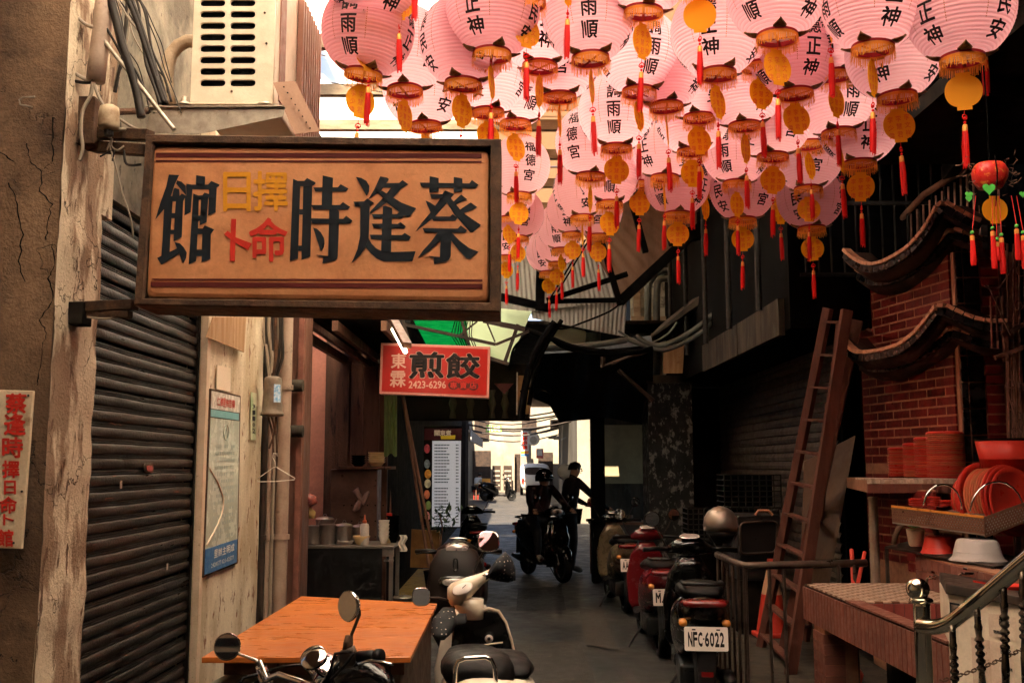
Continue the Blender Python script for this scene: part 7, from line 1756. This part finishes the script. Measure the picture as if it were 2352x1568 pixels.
wl('grip_cover', [(P(1030, 1395, 5.2), (.03, 0, 0), (0, .03, 0), 2), (P(1022, 1420, 5.12), (.06, 0, 0), (0, .05, 0), 2), (P(1015, 1450, 5.05), (.055, 0, 0), (0, .05, 0), 2), (P(1012, 1468, 5.0), (.02, 0, 0), (0, .02, 0), 2)], dots)
wl('grip_flap', [(P(1062, 1408, 5.12), (.02, 0, 0), (0, .006, 0), 3), (P(1056, 1425, 5.1), (.035, 0, 0), (0, .008, 0), 3), (P(1048, 1446, 5.08), (.030, 0, 0), (0, .008, 0), 3)], MT['seatblack'])
I_ = WM[t].inverted()
def lm(p): return I_ @ V(p)
mirror(t, lm(P(967, 1370, 5.15)), [lm(P(1030, 1378, 5.25)), lm(P(1008, 1372, 5.2)), lm(P(985, 1372, 5.17))], .042, (.05, -1, .05), 'chrome', True)
mirror(t, lm(P(1122, 1243, 5.3)), [lm(P(1092, 1335, 5.3)), lm(P(1088, 1310, 5.3)), lm(P(1100, 1285, 5.3))], .052, (-.10, -1, .40), 'chrome', True)
# inner leg shield and seat of the cream scooter
g = G(); op = [(1108, 1402), (1122, 1396), (1145, 1402), (1162, 1428), (1175, 1470), (1188, 1530), (1200, 1600)]
g.tube([P(x, y, 5.32 + .01 * i) for i, (x, y) in enumerate(op)], .008, 8); g.ob('shield_trim', hd, t, smooth=True)
g = G(); g.prism([P(1040, 1420, 5.36), P(1110, 1400, 5.36), P(1148, 1404, 5.36), P(1165, 1430, 5.36), P(1182, 1500, 5.36), P(1198, 1600, 5.36), P(1030, 1600, 5.36)], (0, .03, 0)); g.ob('inner_shield', MT['blackgloss'], t, bev=.01)
wl('ignition_lock', [(P(1123, 1466, 5.33), (.021, 0, 0), (0, 0, .021), 2), (P(1123, 1466, 5.30), (.019, 0, 0), (0, 0, .019), 2)], MT['platewhite']); wl('ignition_slot', [(P(1123, 1466, 5.298), (.009, 0, 0), (0, 0, .009), 2), (P(1123, 1466, 5.292), (.008, 0, 0), (0, 0, .008), 2)], MT['ink'])
sc_ = P(1100, 1500, 4.85)
wl('pillion_seat', [(P(1078, 1492, 5.05), (.05, 0, 0), (0, 0, .02), 2.4), (P(1085, 1500, 4.95), (.12, 0, 0), (0, 0, .045), 2.6), (P(1096, 1530, 4.72), (.165, 0, 0), (0, 0, .075), 2.8), (P(1102, 1548, 4.50), (.15, 0, 0), (0, 0, .07), 2.8), (P(1103, 1560, 4.42), (.09, 0, 0), (0, 0, .045), 2.8)], MT['seatblack'], 26)
g = G(); g.tube([P(1040, 1502, 4.82), P(1052, 1494, 4.88), P(1100, 1482, 4.95), P(1155, 1474, 4.96)], .004, 6); g.ob('seat_piping', hd, t, smooth=True)
g = G(); g.tube([P(1042, 1600, 4.36), P(1046, 1535, 4.38), P(1052, 1518, 4.38), P(1068, 1511, 4.38), P(1115, 1508, 4.38), P(1128, 1514, 4.38), P(1136, 1530, 4.38), P(1142, 1600, 4.36)], .0095, 12); g.ob('grab_rail', MT['chrome'], t, smooth=True)
wl('rear_cowl', [(P(1110, 1575, 4.95), (.20, 0, 0), (0, 0, .09), 2.5), (P(1110, 1590, 4.6), (.19, 0, 0), (0, 0, .10), 2.5), (P(1108, 1610, 4.35), (.12, 0, 0), (0, 0, .08), 2.5)], hd, 28)
# motorcycle at the bottom edge
t = thing('motorcycle', 'black and chrome motorcycle with two round mirrors cut by the bottom edge', 'motorcycle', (-.72, 4.25, 0), R(-30))
I_ = WM[t].inverted()
Y1, Y2 = 4.12, 3.72
def wt(name, pts, r, m, n=10): g = G(); g.tube([P(*q) for q in pts], r, n); return g.ob(name, MT[m] if isinstance(m, str) else m, t, smooth=True)
wt('handlebar', [(596, 1520, 4.08), (612, 1560, 4.02), (640, 1548, 3.98), (690, 1525 + 40, 3.95), (735, 1580, 3.9), (760, 1540, 3.85), (790, 1512, 3.78), (830, 1508, 3.74), (872, 1510, 3.7)], .0125, 'chrome', 14)
wt('mirror_stem', [(600, 1532, 4.08), (595, 1522, 4.09), (588, 1515, 4.1), (560, 1505, 4.12), (540, 1498, 4.13)], .0055, 'chrome')
wt('mirror_stem', [(806, 1480, 3.75), (808, 1455, 3.75), (826, 1410, 3.76), (826, 1403, 3.76), (812, 1398, 3.74)], .006, 'darksteel')
mirror(t, lm2 := I_ @ P(522, 1484, 4.12), None, .050, I_.to_3x3() @ V((.12, -1, .10)), 'chrome'); mirror(t, I_ @ P(800, 1391, 3.74), None, .052, I_.to_3x3() @ V((-.85, -1, .05)), 'chrome')
wl('switch_box', [(P(782, 1512, 3.76), (0, .025, 0), (0, 0, .03), 4), (P(812, 1505, 3.74), (0, .028, 0), (0, 0, .035), 4), (P(818, 1508, 3.73), (0, .02, 0), (0, 0, .02), 4)], MT['darksteel'])
wl('left_switch', [(P(600, 1530, 4.07), (.02, 0, 0), (0, .02, 0), 4), (P(606, 1550, 4.05), (.022, 0, 0), (0, .022, 0), 4), (P(612, 1585, 4.03), (.018, 0, 0), (0, .018, 0), 4)], MT['chrome'])
wt('grip', [(825, 1508, 3.74), (868, 1506, 3.70)], .022, 'seatblack', 16); wt('grip_end', [(866, 1506, 3.70), (874, 1506, 3.69)], .026, 'seatblack', 16)
wt('brake_lever', [(822, 1524, 3.66), (850, 1516, 3.66), (880, 1520, 3.64), (903, 1526, 3.62)], .0055, 'chrome')
wt('clutch_lever', [(610, 1540, 4.12), (650, 1530, 4.1), (700, 1524, 4.05)], .005, 'darksteel')
wl('stem_clamp', [(P(798, 1490, 3.75), (.018, 0, 0), (0, .018, 0), 2), (P(800, 1475, 3.75), (.018, 0, 0), (0, .018, 0), 2), (P(802, 1458, 3.75), (.014, 0, 0), (0, .014, 0), 2)], MT['rust'])
for k, (x, y) in enumerate(((722, 1512), (738, 1520))):
    a_ = V((-.18, -.62, .62)).normalized() if k == 0 else V((.30, -.5, .5)).normalized()
    c = P(x, y, 3.9); g = G(); g.lathe([(.03, -.07), (.046, -.05), (.047, 0), (.049, .004), (.049, .012), (.044, .016), (.02, .017)], c + V((.02 * k, 0, -.015 * k)), ax=a_, n=28); g.ob('gauge_housing', [MT['chrome']], t, smooth=False, ang=40)
    g = G(); g.lathe([(.051, .0035), (.0515, .0115)], c + V((.02 * k, 0, -.015 * k)), ax=a_, n=28, cap=False); g.ob('gauge_band', MT['blackgloss'], t)
wl('headlamp', [(P(760, 1560, 4.0), (.06, 0, 0), (0, 0, .06), 2), (P(800, 1562, 3.9), (.105, 0, 0), (0, 0, .10), 2), (P(845, 1575, 3.85), (.10, 0, 0), (0, 0, .085), 2), (P(880, 1590, 3.8), (.04, 0, 0), (0, 0, .04), 2)], MT['blackgloss'], 26)
wl('fuel_tank', [(P(700, 1620, 4.0), (.09, 0, 0), (0, 0, .06), 2.4), (P(720, 1640, 3.7), (.13, 0, 0), (0, 0, .1), 2.4), (P(720, 1660, 3.45), (.10, 0, 0), (0, 0, .08), 2.4)], MT['blackgloss'], 22)
wt('red_badge', [(690, 1572, 3.92), (715, 1574, 3.92)], .012, 'redgloss')
for k, pts in enumerate((((812, 1500, 3.7), (790, 1530, 3.72), (760, 1560, 3.8)), ((770, 1530, 3.8), (760, 1580, 3.85), (740, 1620, 3.9)), ((602, 1545, 4.05), (560, 1555, 4.0), (530, 1600, 4.0)), ((806, 1495, 3.7), (770, 1500, 3.75), (755, 1550, 3.8)))): wt('control_cable', pts, .006, 'seatblack', 6)
wheel(t, .42, .30, .30); wheel(t, -.62, .30, .30)
G().box((0, 0, .45), (.22, .5, .35)).ob('engine_case', MT['rim'], t, bev=.04, local=True); G().bar((0, -.6, .3), (0, 0, .6), .08, .1).ob('frame_tube', MT['seatblack'], t, local=True)
for sx in (-.09, .09): G().cyl((sx, .42, .3), (sx, .30, .66), .02, n=8).ob('fork', MT['chrome'], t, local=True)
G().loft([((0, -.65, .74), (.10, 0, 0), (0, 0, .03), 2.5), ((0, -.3, .74), (.13, 0, 0), (0, 0, .045), 2.5), ((0, 0, .76), (.09, 0, 0), (0, 0, .03), 2.5)], 18).ob('seat', MT['seatblack'], t, smooth=True, local=True)

# ------------------------------------------------------------------ people
MT.update(dict(cloth1=mat('dark_maroon_jacket', (.02, .006, .006), rough=.8), cloth2=mat('dark_shirt', (.008, .008, .010), rough=.8), jeans=mat('dark_trousers', (.008, .008, .010), rough=.8), skin=mat('skin', (.36, .19, .12), rough=.55), hair=mat('black_hair', (.01, .008, .007), rough=.5), shoe=mat('grey_shoe', (.14, .12, .1), rough=.6), x_=MT['black'], shirtw=mat('white_shirt', (.7, .68, .62), rough=.8)))
def skin(name, m, parent, J, E_, sub=2):
    keys = [k for k in J if any(k in e for e in E_)]
    me = bpy.data.meshes.new(name); I_ = WM[parent].inverted()
    me.from_pydata([tuple(I_ @ V(J[k][0])) for k in keys], [(keys.index(a), keys.index(b)) for a, b in E_], [])
    me.materials.append(m)
    o = bpy.data.objects.new(name, me); COL.objects.link(o); o.parent = parent; WM[o] = WM[parent]
    sk = o.modifiers.new('skin', 'SKIN'); lay = me.skin_vertices[0] if me.skin_vertices else None
    if lay is None:
        o.modifiers.remove(sk); bpy.context.view_layer.update(); sk = o.modifiers.new('skin', 'SKIN'); lay = me.skin_vertices[0]
    for i, k in enumerate(keys): r = J[k][1]; lay.data[i].radius = (r, r) if not isinstance(r, tuple) else r
    lay.data[0].use_root = True
    sk.use_smooth_shade = True
    ss = o.modifiers.new('sub', 'SUBSURF'); ss.levels = sub; ss.render_levels = sub
    return o
def person(label, base, rz, J0, top, legs, hold=None, extra=None, s_=1.0):
    t = thing('person', label, 'person', base, rz)
    M_ = WM[t]; J = {k: (M_ @ (V(p) * s_), (r * s_ if not isinstance(r, tuple) else (r[0] * s_, r[1] * s_))) for k, (p, r) in J0.items()}
    E_ = [('pelvis', 'waist'), ('waist', 'chest'), ('chest', 'neck'), ('neck', 'head0'), ('head0', 'head1')]
    for s in 'LR':
        E_ += [('chest', 'sh' + s), ('sh' + s, 'el' + s), ('el' + s, 'wr' + s), ('wr' + s, 'pa' + s), ('pelvis', 'hip' + s), ('hip' + s, 'kn' + s), ('kn' + s, 'an' + s), ('an' + s, 'to' + s)]
        w = V(J0['wr' + s][0]); p = V(J0['pa' + s][0]); d = (p - w).normalized(); side = d.cross(V((0, 0, 1)))
        if side.length < .1: side = V((1, 0, 0))
        side.normalize()
        for i, (o_, L_) in enumerate(((-.03, .06), (-.01, .075), (.01, .07), (.028, .055))):
            a = p + side * o_; b = a + d * L_ * .6 + V((0, 0, -.01)); c = a + d * L_ + V((0, 0, -.03))
            J['f%s%d' % (s, i)] = (M_ @ (b * s_), .009); J['g%s%d' % (s, i)] = (M_ @ (c * s_), .008); E_ += [('pa' + s, 'f%s%d' % (s, i)), ('f%s%d' % (s, i), 'g%s%d' % (s, i))]
        J['th' + s] = (M_ @ ((w + d * .04 - side * .045 + V((0, 0, -.01))) * s_), .010); E_ += [('wr' + s, 'th' + s)]
    skin('body', MT[top], t, J, E_)
    JS = {k: (v[0], (v[1] * 1.06 if not isinstance(v[1], tuple) else v[1])) for k, v in J.items()}
    skin('face', MT['skin'], t, JS, [('neck', 'head0'), ('head0', 'head1')])
    for s in 'LR': skin('hand', MT['skin'], t, JS, [e for e in E_ if e[0] in ('wr' + s, 'pa' + s) or (e[0][0] == 'f' and e[0][1] == s)])
    JT = {k: (v[0], (v[1] * 1.22 if not isinstance(v[1], tuple) else (v[1][0] * 1.18, v[1][1] * 1.18))) for k, v in J.items()}
    skin('shirt', MT[top], t, JT, [('pelvis', 'waist'), ('waist', 'chest')] + [('chest', 'sh' + s) for s in 'LR'] + [('sh' + s, 'el' + s) for s in 'LR'] + ([('el' + s, 'wr' + s) for s in 'LR'] if hold else []))
    skin('trousers', MT[legs], t, JT, [('pelvis', 'hip' + s) for s in 'LR'] + [('hip' + s, 'kn' + s) for s in 'LR'] + [('kn' + s, 'an' + s) for s in 'LR'])
    skin('shoes', MT['shoe'], t, JT, [('anL', 'toL')]); skin('shoes', MT['shoe'], t, JT, [('anR', 'toR')])
    h = J['head1'][0]
    hc = (J['head0'][0] + J['head1'][0]) / 2
    fw = M_.to_3x3() @ V((0, 1, 0)); sd = M_.to_3x3() @ V((1, 0, 0))
    G().loft([(hc + fw * .085 + V((0, 0, .02)), sd * .012, V((0, 0, .006)), 2), (hc + fw * .115 + V((0, 0, -.02)), sd * .017, V((0, 0, .010)), 2), (hc + fw * .09 + V((0, 0, -.035)), sd * .014, V((0, 0, .006)), 2)], 8).ob('nose', MT['skin'], t, smooth=True)
    for s in (-1, 1):
        G().ball(hc + fw * .088 + sd * s * .032 + V((0, 0, .012)), .011, 8).ob('eye', MT['ink'], t); G().ball(hc + sd * s * .082 + V((0, 0, -.005)), .022, 8, .5, .8, 1.3).ob('ear', MT['skin'], t, smooth=True)
    G().box(hc + fw * .088 + V((0, 0, -.06)), (.045, .01, .008), M_.to_3x3()).ob('mouth', MT['redgloss'], t)
    if extra == 'helmet':
        c = hc + V((0, 0, .03)); 
        G().loft([(c + V((0, 0, -.07)) - fw * .02, sd * .125, fw * .13, 2.2), (c, sd * .135, fw * .145, 2.2), (c + V((0, 0, .06)), sd * .122, fw * .13, 2), (c + V((0, 0, .11)), sd * .075, fw * .08, 2), (c + V((0, 0, .13)), sd * .01, fw * .01, 2)], 22).ob('helmet', MT['blackgloss'], t, smooth=True)
        G().loft([(c + fw * .12 + V((0, 0, .0)), sd * .10, V((0, 0, .02)), 3), (c + fw * .20 + V((0, 0, -.02)), sd * .08, V((0, 0, .008)), 3)], 14).ob('helmet_peak', MT['blackgloss'], t, smooth=True)
    else:
        c = hc + V((0, 0, .035)) - fw * .012
        G().loft([(c + V((0, 0, -.04)) - fw * .02, sd * .088, fw * .098, 2.2), (c + V((0, 0, .02)), sd * .092, fw * .105, 2.2), (c + V((0, 0, .07)), sd * .065, fw * .08, 2), (c + V((0, 0, .092)), sd * .01, fw * .01, 2)], 18).ob('hair', MT['hair'], t, smooth=True)
    return t
head = lambda x, y, z: {'neck': ((x * .5, y * .5, z - .26), .055), 'head0': ((x, y, z - .17), .075), 'head1': ((x, y + .01, z - .07), .085)}
# rider astride a scooter, turned a little right
ride = dict(pelvis=((0, -.22, .86), (.15, .12)), waist=((0, -.20, 1.02), (.14, .11)), chest=((0, -.12, 1.25), (.16, .12)), shL=((-.19, -.10, 1.32), .06), shR=((.19, -.10, 1.32), .06),
    elL=((-.28, .10, 1.12), .045), elR=((.28, .12, 1.12), .045), wrL=((-.30, .30, 1.02), .032), wrR=((.30, .32, 1.02), .032), paL=((-.31, .37, 1.01), .033), paR=((.31, .39, 1.01), .033),
    hipL=((-.11, -.18, .82), .09), hipR=((.11, -.18, .82), .09), knL=((-.22, .22, .70), .062), knR=((.20, .22, .70), .062), anL=((-.27, .10, .12), .042), anR=((.18, .20, .34), .042), toL=((-.29, .26, .05), .035), toR=((.18, .36, .30), .035), **head(0, .02, 1.60))
RX = P(1243, 0, 16).x
person('helmeted rider sitting on a scooter in silhouette in the alley centre', (RX, 15.7, 0), R(-158), ride, 'cloth1', 'jeans', hold=True, extra='helmet')
scooter('black scooter under the helmeted rider in the alley centre', (RX, 15.7, 0), R(-158), name='ridden_scooter', group='scooters in the middle of the alley')
std = dict(pelvis=((0, 0, .92), (.14, .11)), waist=((0, .02, 1.08), (.135, .105)), chest=((0, .06, 1.32), (.165, .12)), shL=((-.19, .07, 1.40), .06), shR=((.19, .08, 1.40), .06),
    elL=((-.22, .16, 1.14), .045), elR=((.27, .30, 1.18), .045), wrL=((-.14, .34, 1.04), .032), wrR=((.28, .52, 1.00), .032), paL=((-.10, .40, 1.02), .033), paR=((.28, .60, .97), .033),
    hipL=((-.10, 0, .88), .085), hipR=((.10, 0, .88), .085), knL=((-.12, .05, .49), .058), knR=((.12, .04, .49), .058), anL=((-.13, 0, .10), .042), anR=((.13, 0, .10), .042), toL=((-.15, .17, .04), .036), toR=((.15, .17, .04), .036), **head(0, .12, 1.70))
person('bareheaded man standing in silhouette and reaching right beside the rider', (P(1298, 0, 16.4).x, 16.4, 0), R(-72), std, 'cloth2', 'jeans', hold=True, s_=1.02)
t = thing('white_helmet', 'white helmet glimpsed behind the standing man', 'helmet', P(1296, 1095, 17)); c = P(1299, 1084, 17); G().ball(c, .14, 18, 1, 1, .95).ob('helmet_shell', MT['white'], t, smooth=True); G().bar(c + V((-.1, -.05, -.08)), c + V((.1, -.05, -.08)), .05, .03).ob('helmet_edge', MT['greyplastic'], t)
sit = dict(pelvis=((0, 0, .55), (.15, .12)), waist=((0, .05, .72), (.14, .11)), chest=((0, .14, .95), (.16, .12)), shL=((-.19, .15, 1.0), .06), shR=((.19, .15, 1.0), .06),
    elL=((-.22, .25, .78), .045), elR=((.22, .25, .78), .045), wrL=((-.12, .42, .72), .032), wrR=((.12, .42, .72), .032), paL=((-.08, .48, .72), .033), paR=((.08, .48, .72), .033),
    hipL=((-.10, .03, .52), .085), hipR=((.10, .03, .52), .085), knL=((-.13, .42, .50), .058), knR=((.13, .42, .50), .058), anL=((-.13, .38, .10), .042), anR=((.13, .38, .10), .042), toL=((-.14, .54, .04), .036), toR=((.14, .54, .04), .036), **head(0, .24, 1.26))
person('person in a white shirt sitting at the far left of the street', (P(1098, 0, 50).x, 50, 0), R(-50), sit, 'shirtw', 'jeans')
t = thing('stool', 'low stool under the person in the white shirt', 'stool', (P(1098, 0, 50).x, 50, 0)); c = V((P(1098, 0, 50).x, 50, 0)); G().cyl(c + V((0, 0, .40)), c + V((0, 0, .44)), .16, n=14).ob('seat', MT['cone'], t)
for sx in (-.1, .1):
    for sy in (-.1, .1): G().cyl(c + V((sx, sy, 0)), c + V((sx, sy, .4)), .015, n=6).ob('leg', MT['cone'], t)
# stall table by the standing man
t = thing('stall_table', 'dark small table with bowls where the standing man reaches', 'table', (P(1400, 0, 16).x, 16, 0)); c = V((P(1400, 0, 16).x + .1, 16.1, 0))
G().box(c + V((0, 0, .80)), (1.0, .6, .04)).ob('table_top', MT['wood'], t)
for sx in (-.45, .45):
    for sy in (-.25, .25): G().box(c + V((sx, sy, .4)), (.05, .05, .8)).ob('leg', MT['wood'], t)
for k in range(3): tag(G().lathe([(.04, 0), (.07, .06), (.07, .10), (.05, .02)], c + V((-.3 + .2 * k, -.1, .82)), n=14).ob('small_tub', MT['sheetrust']), ['left', 'middle', 'right'][k] + ' small tub on the dim stall table', 'tub')
# background behind the camera: buildings that close the street off
MT.pop('x_')
t = thing('rear_buildings', 'tan street buildings on the opposite side of the street', 'building', (0, -9, 0))
G().bb((-14, -10, 0), (14, -9, 6.5)).ob('wall', mat('warm_tan_wall', (.48, .33, .20), (.36, .24, .15), sc1=1), t)
G().bb((-5.2, -9, 0), (-5, 4.2, 6)).ob('wall', bpy.data.materials['warm_tan_wall'], t)
for k in range(26): G().bb((-4.9, -8.98, .15 + .21 * k), (3.5, -8.93, .27 + .21 * k)).ob('shutter_slat', MT['slat'], t)
# clutter on the far street
for i, (x, y, z, w, h, c_) in enumerate(((-2.6, 36, 3.4, .5, .35, 'galv'), (-2.6, 40, 3.0, .35, .8, 'wood'), (-2.5, 46, 3.2, .6, .4, 'white'), (2.7, 37, 3.6, .5, .4, 'sheetgrey'), (2.6, 43, 3.3, .5, .45, 'white'), (2.65, 49, 3.0, .3, .9, 'wood'), (-2.4, 53, 3.6, .6, .5, 'sheetgrey'), (2.4, 55, 3.8, .7, .5, 'galv'))):
    t = thing('wall_box', ('first', 'second', 'third', 'fourth', 'fifth', 'sixth', 'seventh', 'eighth')[i] + ' small box or cooler fixed high along the far street', 'wall box', (x, y, z), group='boxes fixed along the far street')
    G().box((x, y, z), (w, .5, h)).ob('casing', MT[c_], t, bev=.02); G().box((x, y - .26, z), (w * .7, .02, h * .6)).ob('grille', MT['darksteel'], t)
for i in range(9):
    y = 33 + 3.1 * i; z = 3.3 + .35 * (i % 3); g = G(); g.tube([V((-2.7 + 5.5 * k / 8, y + .3 * math.sin(k + i), z - .5 * math.sin(math.pi * k / 8) + .1 * (i % 2) * k / 8)) for k in range(9)], .03, 4)
    tag(g.ob('street_cable', MT['wire']), OW[i] + ' dark cable, counted from near to far, slung across the far street', 'cable', 'cables across the far street')
# ground details
for i, (pts, m_, lb) in enumerate((([(1180, 1480), (1330, 1470), (1370, 1568), (1150, 1568)], (.030, .027, .024), 'large square asphalt patch at the bottom of the alley floor'), ([(1190, 1350), (1290, 1345), (1300, 1400), (1185, 1402)], (.014, .014, .015), 'darker asphalt repair in the middle of the alley'), ([(1330, 1395), (1385, 1400), (1420, 1490), (1345, 1480)], (.040, .035, .030), 'worn paler strip beside the parked scooters'))):
    g = G(); q = [PZ(x, y, .004 + .004 * i) for x, y in pts]; cen = sum(q, V()) / 4; out = []
    for a, b in zip(q, q[1:] + q[:1]):
        for k in range(8): p = a.lerp(b, k / 8); out.append(p + (p - cen) * .06 * noise.noise(p * 5))
    g.add(out, [tuple(range(len(out)))]); o = g.ob('asphalt_patch', mat('patch_asphalt', m_, tuple(x * 1.6 for x in m_), rough=.7, sc1=6, bump=.8, bs=110, grain=.3)); o['kind'] = 'structure'; o['label'] = lb
rq = random.Random(17); g = G()
for k in range(160):
    p = PZ(rq.uniform(1150, 1500), rq.uniform(1290, 1560), .006); a = rq.uniform(0, 6.28); s_ = rq.uniform(.006, .022); d = V((math.cos(a), math.sin(a), 0)) * s_; e = V((-math.sin(a), math.cos(a), .3)) * s_ * .6
    g.add([p - d, p + e, p + d + V((0, 0, .003))], [(0, 1, 2)])
o = g.ob('litter', mat('pale_litter', (.20, .16, .11), rough=.8, vary=.3)); o['kind'] = 'stuff'; o['label'] = 'small grit and scraps scattered on the asphalt'; o['category'] = 'litter'
